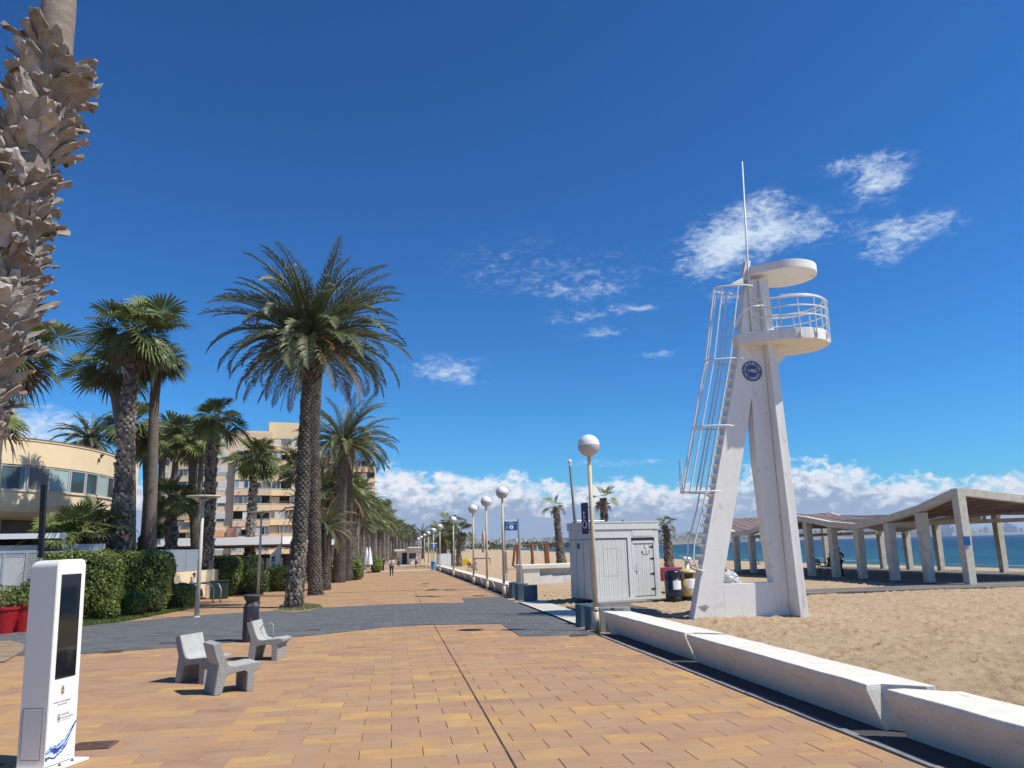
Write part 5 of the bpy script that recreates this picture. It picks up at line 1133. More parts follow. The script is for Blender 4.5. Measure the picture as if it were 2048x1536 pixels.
person('small person in dark clothes right of the walking man', pf(797, 1134), R(5), 'walk', m_blackcloth, m_trous)
person('person in a white shirt and shorts close to the wall far ahead', pf(832, 1136), R(160), 'walk', m_shirtw, m_trous, shorts=True)
sp_ = AT(381, 1200, 43)
person('person in a light blue shirt seated behind the street lamp', (sp_.x, 43, gz(43)+.04), R(-75), 'sit', m_shirtb, m_trous)
person('person in black seated on the bench under the pergola', (30.75, 52.3, gz(52)+.06), R(-95), 'sit', m_blackcloth, mat('olive cloth', (.22, .25, .12), .8))
person('person in black standing hands on hips behind a pergola post', (27.9, 46.2, gz(46)+.08), R(20), 'hips', m_blackcloth, m_blackcloth)
person('person in pale pink sitting on the red beach bench', (9.05, 87.8, gz(88)+.05), R(-20), 'sit', m_pink, m_shirtw)
bp_ = AT(1820, 1122, 72); person('bare shouldered person sitting on the beach beyond the pergola', (bp_.x, 72, -1.75), R(200), 'sit', m_signwhite, mat('orange cloth', (.5, .16, .08), .8), sleeves=False)
bp_ = AT(1517, 1119, 82); person('dark figure sitting far down the beach behind the tower legs', (bp_.x, 82, gz(82)-.95), R(150), 'sit', m_blackcloth, m_wood)

# ============================================================ DISC STREET LAMPS, RACKS, POTS
def disc_lamp(label, px, py, h):
    p = G(px, py); t = thing('street_lamp', label, 'street lamp', tuple(p), 0, 'slim street lamps with flat disc heads')
    b = MB(); b.lathe([(.14, -.05), (.14, .02), (.10, .03), (.09, .06)], 12); b.build('base', m_discmetal, t); b = MB(); b.tube([(0, 0, 0), (0, 0, h-.25)], [.088, .05], 12); b.build('pole', m_discmetal, t, smooth=True)
    b = MB(); b.lathe([(.05, h-.26), (.06, h-.2), (.20, h-.10), (.11, h-.06)], 16); b.build('lamp', m_steel, t, smooth=True); b = MB(); b.lathe([(.02, h-.05), (.60, h-.03), (.62, h), (.60, h+.025), (.02, h+.05)], 24); b.build('disc', m_discmetal, t)
    return t
disc_lamp('disc headed street lamp at the edge of the grey path', 393, 1235, 4.35); disc_lamp('disc headed street lamp behind the near dark litter bin', 516, 1192, 4.55); d3 = disc_lamp('distant disc headed street lamp left of the date palm pair', 655, 1135, 4.4)
t = thing('bike_rack', 'pair of bent grey steel bicycle hoops beside the seated person', 'bicycle rack', (-9.3, 40.0, gz(40)), R(70))
for y in (0, .62): b = MB(); b.tube([(y, -.9, 0), (y, -.9, .62), (y, -.75, .85), (y, -.5, .92), (y, .1, .92), (y, .35, .8), (y, .45, 0)], .035, 8); b.build('hoop', m_steel, t, smooth=True)
t = thing('waste_container', 'low dark green container behind the bicycle hoops', 'container', (-9.0, 43.6, gz(43)), R(10)); b = MB(); b.box(-.45, .45, -.4, .4, 0, .85); b.build('body', mat('dark green plastic', (.02, .04, .03), .5), t, bev=.04); b = MB(); b.box(-.48, .48, -.43, .43, .855, .93); b.build('lid', mat('dark green plastic', (0, 0, 0)), t, bev=.02)
def leaf_cloud(n, fn, size, seed, asp=.55):
    r_ = np.random.default_rng(seed); P_, Nn = fn(n, r_); a = r_.normal(0, 1, (n, 3)); a = a+Nn*.2; a /= np.linalg.norm(a, axis=1)[:, None]
    b_ = np.cross(a, Nn+r_.normal(0, .45, (n, 3))); b_ /= np.linalg.norm(b_, axis=1)[:, None]+1e-6; s = size*r_.uniform(.6, 1.3, n)[:, None]
    v = np.stack([P_-a*s, P_-b_*s*asp, P_+a*s, P_+b_*s*asp], 1).reshape(-1, 3); return np_mesh(v, np.arange(4*n).reshape(n, 4))
def ball_fn(rx, ry, rz_, cz, p=2.0, lump=.12, seed=0):
    def fn(n, r_):
        d = r_.normal(0, 1, (n, 3)); d /= np.linalg.norm(d, axis=1)[:, None]; k = (np.abs(d)**p).sum(1)**(-1/p); q = d*k[:, None]
        l = 1+lump*(np.sin(q[:, 0]*5.1*rx+seed)*np.cos(q[:, 1]*4.3*ry+seed*2)+.6*np.sin(q[:, 2]*7*rz_+q[:, 0]*9+seed))-r_.exponential(.05, n)
        l = l+np.where(r_.random(n) < .05, r_.uniform(0, .09, n)/max(rx, .6), 0); q = q*l[:, None]*np.array([rx, ry, rz_]); q[:, 2] = np.maximum(q[:, 2]+cz, .0+r_.uniform(0, .08, n)); return q, d
    return fn
def hedge(label, loc, dims, rz, n, leaf=.045, p=5, m=None, g=None, seed=0, name='hedge', cat='hedge'):
    w, d, h = dims; t = thing(name, label, cat, loc, rz, g)
    bm = bmesh.new(); bmesh.ops.create_icosphere(bm, subdivisions=4, radius=1)
    for v in bm.verts:
        q = v.co.normalized(); k = (abs(q.x)**p+abs(q.y)**p+abs(q.z)**p)**(-1/p); q = q*k; l = .90+.05*noise3(q*3+Vector((seed, 0, 0))); v.co = Vector((q.x*l*w/2, q.y*l*d/2, max(q.z*l*h/2+h/2, -.05)))
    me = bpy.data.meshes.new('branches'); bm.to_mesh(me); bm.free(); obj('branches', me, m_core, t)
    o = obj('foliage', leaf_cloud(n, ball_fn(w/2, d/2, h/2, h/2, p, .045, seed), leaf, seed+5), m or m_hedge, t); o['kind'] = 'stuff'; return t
def pot(label, px, py, s):
    p = G(px, py); t = thing('potted_plant', label, 'potted plant', tuple(p), rng.uniform(0, 3), 'red flower pots by the fence'); b = MB(); b.lathe([(.27*s, 0), (.42*s, .70*s), (.46*s, .72*s), (.46*s, .80*s), (.40*s, .80*s), (.39*s, .70*s), (.01, .70*s)], 20); b.build('pot', m_red, t)
    o = obj('foliage', leaf_cloud(900, ball_fn(.46*s, .46*s, .38*s, 1.02*s, 2, .2, 3), .05, 8), m_hedge, t); o['kind'] = 'stuff'
pot('red flower pot at the left edge of the picture', 4, 1268, 1.0); pot('red flower pot half hidden behind the information totem', 44, 1264, 1.05)

# ============================================================ PALMS
def frond_mesh(seed, e0, L=1.0, pairs=44, droop=1.0, lw=.018, ll=.20, twist=.0):
    """pinnate frond of unit length: x outward, z up, starting at elevation e0"""
    r_ = np.random.default_rng(seed); n = 12; p = np.array([0., 0, 0]); pts = [p.copy()]; dirs = []
    e = R(e0)
    for i in range(n):
        t_ = (i+.5)/n; ee = e-droop*(.15*t_+1.25*t_*t_)*(.45+.55*math.cos(e*.6)); ee = max(ee, R(-88)); d = np.array([math.cos(ee), twist*t_*.35, math.sin(ee)]); d /= np.linalg.norm(d); dirs.append(d); p = p+d*L/n; pts.append(p.copy())
    pts = np.array(pts); V = []; F = []
    def tri(a, b, c): k = len(V); V.extend([a, b, c]); F.append((k, k+1, k+2))
    for i in range(n):
        w0 = .016*(1-i/n)+.003; w1 = .016*(1-(i+1)/n)+.003; s = np.array([0, 1, 0]); up = np.cross(s, dirs[i])*-1
        a, b = pts[i], pts[i+1]; k = len(V); V.extend([a-s*w0, a+s*w0, b+s*w1, b-s*w1, a-up*w0, b-up*w1]); F.extend([(k, k+1, k+2, k+3), (k, k+4, k+5, k+3), (k+1, k+2, k+5, k+4)])
    for j in range(pairs):
        t_ = .13+.87*(j+.5)/pairs; q = t_*n; i = min(int(q), n-1); b = pts[i]+(pts[i+1]-pts[i])*(q-i); d = dirs[i]; s = np.array([0, 1., 0]); up = np.cross(d, s); up = up if up[2] > 0 else -up
        ln = ll*(math.sin(PI*min(t_*.93+.10, 1))**.6+.12)*r_.uniform(.85, 1.12)
        for sg in (-1, 1):
            fwd = .75+.55*t_+r_.normal(0, .12); v = s*sg*1.0+d*fwd+up*(.50-.30*t_+r_.normal(0, .22)); v /= np.linalg.norm(v); tip = b+v*ln; tip[2] -= ln*(.05+.12*(1-t_))+r_.uniform(0, .015)
            mid = b+v*ln*.5; wv = np.cross(v, up*.6+d*.5); wv /= np.linalg.norm(wv)+1e-9; wv *= lw*.5*r_.uniform(.8, 1.2)
            k = len(V); V.extend([b, mid-wv, mid+wv, tip]); F.append((k, k+1, k+3, k+2))
    return mesh_from(V, F)
def fan_mesh(seed, e0, pet=.95, Rb=.95, N=13, dead=False):
    r_ = np.random.default_rng(seed); e = R(e0); V = []; F = []
    # petiole
    pp = []; p = np.array([0., 0, 0]); n = 6
    for i in range(n+1):
        pp.append(p.copy()); ee = e-.55*(i/n)*max(math.cos(e), .2)-(.25 if dead else 0)*i/n; d = np.array([math.cos(ee), 0, math.sin(ee)]); p = p+d*pet/n
    y = np.array([0, 1., 0])
    for i in range(n):
        w = .022-.01*i/n; k = len(V); V.extend([pp[i]-y*w, pp[i]+y*w, pp[i+1]+y*w, pp[i+1]-y*w, pp[i]-np.array([0, 0, w]), pp[i+1]-np.array([0, 0, w])]); F.extend([(k, k+1, k+2, k+3), (k, k+4, k+5, k+3), (k+1, k+2, k+5, k+4)])
    h = pp[-1]; ee -= .15; d = np.array([math.cos(ee), 0, math.sin(ee)]); nrm = np.cross(d, y); nrm = nrm if nrm[2] > 0 else -nrm
    da = R(148)/N
    for i in range(-N, N+1):
        if r_.random() < (.25 if dead else .03): continue
        a = i*da+r_.normal(0, .02); fold = .30*abs(math.sin(a)); u = d*math.cos(a)+y*math.sin(a)+nrm*fold; u /= np.linalg.norm(u); sd = -d*math.sin(a)+y*math.cos(a)
        L = Rb*(1-.30*(abs(a)/R(148))**1.6)*r_.uniform(.92, 1.06); dr = (.10+.12*r_.random())*(2.2 if dead else 1); w1 = .50*L*math.tan(da/2)*1.02
        q0 = h+u*.03; q1 = h+u*.50*L; q2 = h+u*.78*L-np.array([0, 0, dr*.30*L]); q3 = h+u*L*.97-np.array([0, 0, dr*1.35*L])+r_.normal(0, .02, 3)*L
        m1 = nrm*w1*.55; w2 = w1*.62; m2 = nrm*w2*.4; k = len(V)
        V.extend([q0, q1-sd*w1, q1+m1, q1+sd*w1, q2-sd*w2, q2+m2, q2+sd*w2, q3]); F.extend([(k, k+1, k+2), (k, k+2, k+3), (k+1, k+4, k+5, k+2), (k+2, k+5, k+6, k+3), (k+4, k+7, k+5), (k+5, k+7, k+6)])
    return mesh_from(V, F)
FE = [82, 68, 54, 40, 26, 12, -4, -20, -38, -58]
_fc = {}
def variant(kind, e, mt, hi=True):
    i = int(np.argmin([abs(f-e) for f in FE])); v = random.randint(0, 2); key = (kind, i, v, mt.name, hi)
    if key not in _fc:
        base = (kind, i, v, 'base', hi)
        if base not in _fc:
            if kind == 'date': _fc[base] = frond_mesh(i*7+v+1, FE[i], 1.0, 46 if hi else 28, (.80, 1.05, .60)[v], .0125 if hi else .024, .125, (0, .5, -.5)[v])
            elif kind == 'fan': _fc[base] = fan_mesh(i*5+v+40, FE[i], (.95, .8, 1.1)[v], (.92, .85, 1.0)[v], 13 if hi else 9)
            else: _fc[base] = fan_mesh(i*5+v+90, FE[i], .7, .8, 10, True)
        me = _fc[base].copy(); me.materials.append(mt); _fc[key] = me
    return _fc[key]
def crown(t, c, n, kind, size, seed, emin=-45, emax=85, yellow=.0, dead=.0, hi=True, wind=0.0, squash=1.0):
    r_ = random.Random(seed); random.seed(seed)
    for i in range(n):
        u = (i+.5)/n; e = emax-(emax-emin)*u**.85+r_.uniform(-8, 8); az_ = i*2.399963+r_.uniform(-.25, .25)
        if kind == 'date': mt = m_frondy if r_.random() < yellow else m_frond; k = 'date'; nm = 'frond'
        else: mt = m_fany if r_.random() < yellow else m_fan; k = 'fan'; nm = 'fan_leaf'
        if u > 1-dead: mt = m_frondd; k = 'date' if kind == 'date' else 'deadfan'; nm = 'dead_leaf'
        s = size*(r_.uniform(.86, 1.1) if kind == 'date' else r_.uniform(.74, 1.14))*(1.0 if e > -10 else .9)*(.84 if e > 70 else 1)
        obj(nm, variant(k, e, mt, hi), None, t, loc=(c[0]+.12*size*.3*math.cos(az_), c[1]+.12*size*.3*math.sin(az_), c[2]-max(0, (u-.3))*.30*size*(.25 if kind == 'date' else .5)), rot=(r_.uniform(-.3, .3)*(1 if kind == 'date' else 1.7), r_.uniform(-.10, .10)*(1 if kind == 'date' else 2)+wind*math.cos(az_), az_), scale=s)
def pathfn(pts, rad):
    pts = np.array([tuple(p) for p in pts], float); z = pts[:, 2]
    return lambda zz: (np.interp(zz, z, pts[:, 0]), np.interp(zz, z, pts[:, 1]), np.interp(zz, z, rad))
def trunk_core(t, pts, rad, m, name='trunk', n=16, jit=.04, seg=.22):
    f = pathfn(pts, rad); zs = np.arange(pts[0][2], pts[-1][2]+seg, seg); V = []; F = []
    for i, z in enumerate(zs):
        x, y, r_ = f(z)
        for k in range(n):
            a = 2*PI*k/n; q = r_*(1+jit*noise3((math.cos(a)*2, math.sin(a)*2, z*3.1))*2+(jit*.6 if i % 2 else 0)); V.append((x+q*math.cos(a), y+q*math.sin(a), z))
    F = [(i*n+k, i*n+(k+1) % n, (i+1)*n+(k+1) % n, (i+1)*n+k) for i in range(len(zs)-1) for k in range(n)]; F.append(tuple(range((len(zs)-1)*n, len(zs)*n)))
    return obj(name, mesh_from(V, F), m, t, smooth=True)
def scars(t, pts, rad, m, rowh, w, prot, seed, z0=None, z1=None, skip=.05, name='leaf_scars'):
    jt = .26 if skip > .1 else .13
    f = pathfn(pts, rad); r_ = random.Random(seed); V = []; F = []; z = z0 if z0 is not None else pts[0][2]; zE = z1 if z1 is not None else pts[-1][2]; row = 0
    while z < zE:
        x, y, r0_ = f(z); x1, y1, r1_ = f(z+rowh); n = max(6, int(2*PI*r0_/w))
        for k in range(n):
            if r_.random() < skip: continue
            a = 2*PI*(k+.5*(row % 2)+r_.uniform(-jt, jt))/n; da = PI/n*r_.uniform(1.05-jt, 1.05+jt); pr = prot*r_.uniform(1-jt*3, 1+jt*3.2); zt = z+rowh*r_.uniform(.8, 1.25)
            def P_(aa, rr, zz, cx, cy): return (cx+rr*math.cos(aa), cy+rr*math.sin(aa), zz)
            b = len(V); V += [P_(a-da, r0_*.98, z-rowh*.1, x, y), P_(a+da, r0_*.98, z-rowh*.1, x, y), P_(a+da*.62, r1_+pr, zt, x1, y1), P_(a-da*.62, r1_+pr, zt, x1, y1), P_(a, r1_*.96, zt+rowh*.3, x1, y1), P_(a, r0_+pr*.8, z+rowh*.42, x, y)]
            F += [(b, b+1, b+5), (b+1, b+2, b+5), (b+2, b+3, b+5), (b+3, b, b+5), (b+3, b+2, b+4), (b, b+3, b+4), (b+1, b+4, b+2)]
        z += rowh; row += 1
    o = obj(name, mesh_from(V, F), m, t); o['kind'] = 'stuff'; return o
def palm(label, kind, px_path, Y, size, n, seed, rad, style='smooth', group=None, yellow=.1, dead=.08, emin=-45, emax=85, hi=True, wind=0, crown_at=None, base=None, cat=None):
    """px_path: picture points up the trunk, converted to places at the palm's real distance Y"""
    W_ = [AT(px, py, Y) for px, py in px_path]; g0 = W_[0].copy(); zb_ = gz(Y)-.15
    if W_[0].z > zb_+.05:
        s = (W_[0]-W_[min(1, len(W_)-1)]) if len(W_) > 1 else Vector((0, 0, -1)); x0 = W_[0].x+(s.x/s.z*(zb_-W_[0].z)*.35 if abs(s.z) > .01 else 0); W_ = [Vector((x0, Y, zb_))]+W_
        if len(rad) < len(W_): rad = [rad[0]*1.1]+list(rad)
    else: W_[0].z = zb_
    o = Vector((W_[0].x, Y, gz(Y))); t = thing({'date': 'date_palm', 'fan': 'fan_palm'}[kind], label, cat or 'palm tree', tuple(o), 0, group)
    pts = [tuple(v-o) for v in W_]
    if style == 'date':
        trunk_core(t, pts, rad, m_trunkd, n=18); scars(t, pts, rad, m_scale if hi else m_scale, .115 if hi else .16, .17 if hi else .22, .062 if hi else .07, seed)
    elif style == 'rough':
        trunk_core(t, pts, rad, m_trunkd, n=14); scars(t, pts, [r*1.0 for r in rad], m_scalel, .15 if hi else .2, .19 if hi else .2, .075, seed, skip=.30); 
    else: trunk_core(t, pts, rad, m_trunk, n=14, jit=.035, seg=.14)
    c = pts[-1]; crown(t, (c[0], c[1], c[2]), n, kind, size, seed, emin, emax, yellow, dead, hi, wind); return t, c
# --- the two big date palms, their heads grown together
t, c = palm('nearest tall date palm, right side of the promenade lawn, with hanging brown frond', 'date', [(588, 1213), (594, 1150), (604, 1000), (612, 850), (621, 720), (622, 672)], 34.2, 4.6, 104, 11, [.31, .28, .26, .25, .25, .28], 'date', 'tall date palms beside the promenade', .0, .04, -24, 86)
scars(t, [(c[0], c[1], c[2]-2.0), (c[0], c[1], c[2]-.15)], [.36, .50], m_scale, .16, .16, .12, 5, name='leaf_bases')
scars(t, [(.01, .01, .1), (.12, .01, 2.6)], [.37, .31], m_scalel, .16, .17, .05, 6, skip=.3)
for k, (dx, dz_, s) in enumerate([(-.75, -.45, .30), (-.95, -.95, .22), (.65, -1.1, .30), (.95, -.55, .2), (-.2, -.2, .25)]):
    b = MB()
    for q in range(46):
        a = rng.uniform(0, 2*PI); rr = s*math.sqrt(rng.random()); x, y = rr*math.cos(a), rr*math.sin(a); b.tube([(dx*.35, -.25, dz_+.55), (dx+x*.6, -.3+y*.6, dz_+.1), (dx+x, -.3+y, dz_-s*1.1*rng.uniform(.6, 1))], .011, 3, cap=False)
    b.build('fruit_stalk', m_fruit, t, loc=c)
b = MB(); b.tube([(-.5, -.35, -.1), (-.75, -.4, -1.2), (-.95, -.4, -2.6), (-1.15, -.4, -3.5)], [.035, .03, .02, .01], 5); b.build('bare_stalk', m_frondd, t, loc=c)
obj('dead_leaf', variant('date', -58, m_frondd), None, t, loc=(c[0]-.3, c[1]-.3, c[2]-.6), rot=(0, -.35, R(185)), scale=3.3)
t, c = palm('tall date palm right behind the nearest one, trunks almost touching', 'date', [(631, 1189), (629, 1120), (628, 1000), (626, 880), (632, 760), (640, 668)], 43.6, 4.3, 46, 23, [.37, .32, .30, .29, .28, .28], 'date', 'tall date palms beside the promenade', .03, .04, -20, 75)
t, c = palm('date palm with spreading pale head behind the tall pair, left of its twin', 'date', [(678, 1162), (681, 1080), (683, 960), (687, 880)], 62.5, 4.5, 66, 31, [.45, .40, .38, .42], 'date', 'tall date palms beside the promenade', .35, .08, -26, 85)
t, c = palm('date palm directly right of the pale headed one, its trunk touching it', 'date', [(694, 1160), (695, 1060), (696, 960), (702, 885)], 66, 4.1, 32, 33, [.40, .36, .34, .36], 'date', 'tall date palms beside the promenade', .3, .2, -45, 50)
t, c = palm('short date palm crowded between the big trunks, crown at half their height', 'date', [(649, 1182), (651, 1100), (652, 1052)], 50, 2.5, 42, 35, [.34, .30, .34], 'date', None, .1, .15, -45, 80)
# --- fan palms of the left garden
GP = 'fan palms in the garden on the left'
palm('large fan palm with rough pale trunk rising behind the tall hedge', 'fan', [(238, 1100), (246, 980), (254, 860), (262, 760), (267, 668)], 36.5, 1.26, 50, 41, [.52, .37, .31, .285, .25], 'rough', GP, .22, .12, -55, 85)
palm('fan palm with smooth trunk growing tight behind the large rough one', 'fan', [(252, 1104), (257, 1000), (250, 900), (222, 735)], 39, 1.12, 28, 43, [.36, .33, .28, .22], 'smooth', GP, .1, .2, -55, 60)
palm('fan palm with clean grey trunk, second tall trunk from the left', 'fan', [(298, 1100), (304, 940), (309, 800), (316, 722)], 40, 1.0, 40, 45, [.32, .26, .23, .22], 'smooth', GP, .22, .22, -60, 80)
palm('fan palm with mottled trunk beside the seated person', 'fan', [(407, 1188), (414, 1080), (421, 950), (430, 838)], 46, 1.0, 34, 47, [.46, .34, .30, .28], 'rough', GP, .2, .1, -50, 85)
palm('fan palm standing in front of the restaurant between the two street lamps', 'fan', [(498, 1150), (500, 1080), (505, 1000), (510, 920)], 57, 1.28, 40, 49, [.38, .30, .27, .27], 'rough', GP, .15, .08, -45, 80)
palm('fan palm with grey trunk left of the mottled one', 'fan', [(392, 1105), (387, 1000), (384, 880)], 50, 1.15, 40, 51, [.30, .27, .26], 'smooth', GP, .3, .15, -50, 80)
palm('low dark fan palm in front of the apartment balconies', 'fan', [(343, 1100), (342, 1050), (345, 1000)], 47, 1.05, 34, 53, [.32, .30, .28], 'rough', GP, .05, .1, -35, 80)
for k, (lb, pth, Y, s, n) in enumerate([('slim fan palm trunk left of the low dark palm', [(318, 1100), (322, 1000), (325, 880)], 58, 1.2, 34), ('slim leaning fan palm behind the low dark palm', [(333, 1100), (345, 980), (356, 885)], 62, 1.15, 34), ('slim fan palm squeezed between mottled and grey trunks', [(396, 1104), (399, 1000), (404, 890)], 68, 1.25, 34),
                                       ('slim fan palm just left of the second clean trunk', [(288, 1100), (294, 1000), (292, 880)], 54, 1.25, 34), ('fan palm far behind the large rough trunk on its right', [(262, 1100), (264, 1000), (262, 850)], 52, 1.2, 30)]):
    palm(lb, 'fan', pth, Y, s, n, 60+k, [.28, .24, .22], 'smooth', GP, .25, .15, -50, 80, hi=False)
palm('bushy low fan palm in front of the round building', 'fan', [(118, 1098), (120, 1080)], 35.5, 1.0, 26, 71, [.3, .3], 'rough', GP, .35, .35, -30, 80)
palm('second bushy fan palm in front of the round building, nearer the big trunk', 'fan', [(172, 1098), (174, 1070)], 36.0, 1.05, 30, 72, [.3, .3], 'rough', GP, .35, .3, -30, 80)
palm('date palm rising behind the roof of the round building', 'date', [(180, 1080), (180, 960), (181, 875)], 62, 3.0, 50, 73, [.4, .36, .4], 'date', None, .1, .05, -35, 82, hi=False)
palm('date palm just showing over the roof of the round building at far left', 'date', [(40, 1080), (38, 908)], 70, 2.3, 24, 74, [.4, .36], 'date', None, .1, .05, -10, 60, hi=False)
palm('fan palm half hidden behind the huge foreground trunk', 'fan', [(-30, 1100), (-20, 900), (18, 700)], 22, 1.0, 30, 75, [.30, .26, .22], 'smooth', None, .35, .2, -50, 70)
palm('small fan palm with leaf tips showing under the foreground trunk', 'fan', [(-40, 1100), (-25, 835)], 26, 1.0, 18, 76, [.26, .22], 'smooth', None, .4, .3, -30, 50)
# --- palms on the beach
GB = 'ragged fan palms on the sand'
def beach_palm(label, pth, Y, s, n, seed, rad, dead=.35):
    t, c = palm(label, 'fan', pth, Y, s, n, seed, rad, 'rough', GB, .3, dead, -40, 88, hi=False)
beach_palm('ragged beach palm left of the dark flag pole', [(1123, 1124), (1118, 1080), (1112, 1015)], 88, 1.15, 8, 81, [.52, .38, .30])
beach_palm('ragged beach palm whose crown shows above the hut roof', [(1212, 1110), (1209, 1050), (1206, 998)], 70, 1.05, 10, 82, [.38, .34, .28])
beach_palm('ragged beach palm right of the hut', [(1338, 1122), (1336, 1085), (1330, 1050)], 74, .95, 8, 83, [.42, .36, .26])
for k, (lb, pth, Y, s) in enumerate([('far beach palm directly behind the fifth globe lamp, left of three', [(889, 1126), (888, 1095), (886, 1068)], 120, 1.5), ('far beach palm with tall crown, middle of three', [(905, 1126), (905, 1090), (905, 1048)], 122, 1.35), ('far beach palm with bent grey trunk, right of three', [(918, 1125), (917, 1095), (920, 1064)], 118, 1.4), ('far beach palm a little left of the group of three', [(880, 1122), (879, 1095), (878, 1072)], 135, 1.4)]):
    palm(lb, 'fan', pth, Y, s, 17, 85+k, [.4, .32, .28], 'rough', GB, .15, .15, -50, 80, hi=False)
palm('distant date palm above the far end of the lamp row', 'date', [(846, 1110), (845, 1068)], 230, 4.0, 30, 91, [.4, .35], 'date', None, .1, .1, -30, 80, hi=False)
# --- the avenue of palms running away on the left
def proto(kind, h, seed, n, size, yellow, dead):
    t = thing({'date': 'date_palm', 'fan': 'fan_palm'}[kind], 'x', 'palm tree', (0, 0, 0), 0, 'avenue of palms along the promenade')
    lean = random.Random(seed).uniform(-.3, .3); pts = [(0, 0, -.15), (lean*.5, 0, h*.5), (lean, 0, h)]; rad = [.42, .33, .30]
    trunk_core(t, pts, rad, m_trunkd if kind == 'date' else m_trunk, n=10, seg=.35); scars(t, pts, rad, m_scale if kind == 'date' else m_scalel, .2, .22, .06, seed, skip=.12)
    crown(t, pts[-1], n, kind, size, seed, -50, 84, yellow, dead, False); return t
protos = [proto('date', 7.4, 1, 44, 3.0, .25, .12), proto('fan', 8.2, 2, 44, 1.35, .35, .25), proto('fan', 7.0, 3, 40, 1.3, .3, .3), proto('date', 6.4, 4, 40, 2.7, .2, .15), proto('fan', 9.0, 5, 40, 1.3, .25, .3)]
for p_ in protos: p_['used'] = 0
seq = []
y = 73; k = 0
def bend(y): return (max(y-120, 0)/110)**1.5*4.4
while y < 370: seq.append((-4.3+bend(y)+random.uniform(-.3, .3), y, k)); y += 5.6+random.uniform(-.5, .6)+(.025*(y-70)); k += 1
y = 70
while y < 330: seq.append((-8.2+bend(y)+random.uniform(-.5, .5), y, k)); y += 7.5+random.uniform(-.8, .8)+(.03*(y-70)); k += 1
random.seed(5)
for i, (x, y, k) in enumerate(seq):
    pi_ = (1, 0, 2, 0, 4, 3)[i % 6]; pr = protos[pi_]
    if not pr['used']: o = pr; pr['used'] = 1
    else: o = copy_tree(pr)
    o.location = (x, y, gz(y)); o.rotation_euler = (0, 0, random.uniform(0, 6.28)); s = random.uniform(.88, 1.08)*(1.0 if y < 130 else 1.2); o.scale = (s, s, s)
    row = 'front' if x-bend(y) > -6 else 'rear'; kd = 'date' if pi_ in (0, 3) else 'fan'
    if i == 0: lb = 'first palm of the avenue, right of the low clipped hedge'
    elif x-bend(y) > -6 and y < 100: lb = f'{kd} palm of the front avenue row, ' + ('second', 'third', 'fourth', 'fifth', 'sixth')[min(i-1, 4)] + ' behind the clipped hedge'
    else: lb = f'{kd} palm far down the {row} row of the avenue'
    o['label'] = lb
for o in protos+[c_ for c_ in C.objects if 'used' in c_]:
    if 'used' in o: del o['used']
tb_ = thing('tree_belt', 'dark mass of palms closing the far end of the avenue', 'trees', (14, 400, gz(170))); tb_['kind'] = 'stuff'
b = MB()
for i in range(60):
    x = rng.uniform(-45, 22); y = rng.uniform(-20, 60); h = rng.uniform(6.0, 10.5)
    for k in range(60):
        c = Vector((x+rng.normal(0, 1.5), y+rng.normal(0, 1.5), h*rng.uniform(.05, 1))); q1 = Vector(rng.normal(0, 1, 3)).normalized()*.55; q2 = Vector(rng.normal(0, 1, 3)).normalized()*.3; b.add([c+q1, c+q2, c-q1, c-q2], [(0, 1, 2, 3)])
o = b.build('foliage', m_fan, tb_); o['kind'] = 'stuff'

# --- the huge trunk at the left edge
FY = 7.5
pp = [(-290, 1500), (-260, 1200), (-185, 1000), (-112, 880), (-70, 790), (-26, 700), (-8, 600), (8, 500), (26, 420), (50, 330), (78, 240), (98, 160), (110, 90), (118, 0), (122, -160), (126, -900)]
W_ = [AT(px, py, FY) for px, py in pp]; base_o = Vector((W_[0].x-.1, FY, gz(FY))); W_ = [Vector((base_o.x, FY, gz(FY)-.1))]+W_[1:]
ft = thing('fan_palm', 'huge palm trunk at the left edge covered in dry leaf bases', 'palm tree', tuple(base_o))
pts = [tuple(v-base_o) for v in W_]; rad = [.42, .36, .32, .28, .26, .26, .25, .24, .235, .225, .21, .20, .16, .155, .15, .15]
trunk_core(ft, pts, rad, mat('smooth ringed palm trunk', (.31, .25, .20), .85, (.19, .15, .115), 5, .6, 30, stretch=(1, 1, 4)), n=22, jit=.03, seg=.07)
def boot(seed):
    r_ = np.random.default_rng(seed); L = r_.uniform(.20, .34); w0 = r_.uniform(.085, .125); n = 5; V = []; F = []; th = .011
    bend = r_.uniform(.2, 1.1); skew = r_.normal(0, .16); x = z = 0.; ang = R(80); yo = 0
    for i in range(n+1):
        t_ = i/n; w = w0*(1-.45*t_**1.4)*(1+.10*r_.normal()); cup = w*.30*(1-t_*.4); 
        V += [(x-cup*.2, yo-w, z), (x+cup*.7, yo-w*.5, z), (x+cup, yo, z), (x+cup*.7, yo+w*.5, z), (x-cup*.2, yo+w, z), (x-th-cup*.2, yo-w*.95, z), (x+cup-th*1.6, yo, z-.0), (x-th-cup*.2, yo+w*.95, z)]
        if i < n: ang -= bend/n*(.4+1.2*t_); x += math.cos(ang)*L/n; z += math.sin(ang)*L/n; yo += skew*L/n
    for i in range(n):
        a, b_ = i*8, i*8+8
        for k in range(4): F.append((a+k, a+k+1, b_+k+1, b_+k))
        F += [(a, b_, b_+5, a+5), (a+5, b_+5, b_+6, a+6), (a+6, b_+6, b_+7, a+7), (a+7, b_+7, b_+4, a+4)]
    e = n*8; F += [(e, e+1, e+6, e+5), (e+1, e+2, e+6), (e+2, e+3, e+6), (e+3, e+4, e+7, e+6)]
    V = np.array(V)
    V[-8:, 2] += r_.normal(0, .022, 8); V[:, :] += r_.normal(0, .003, V.shape)
    return mesh_from(V, F)
boots = [boot(s) for s in range(14)]
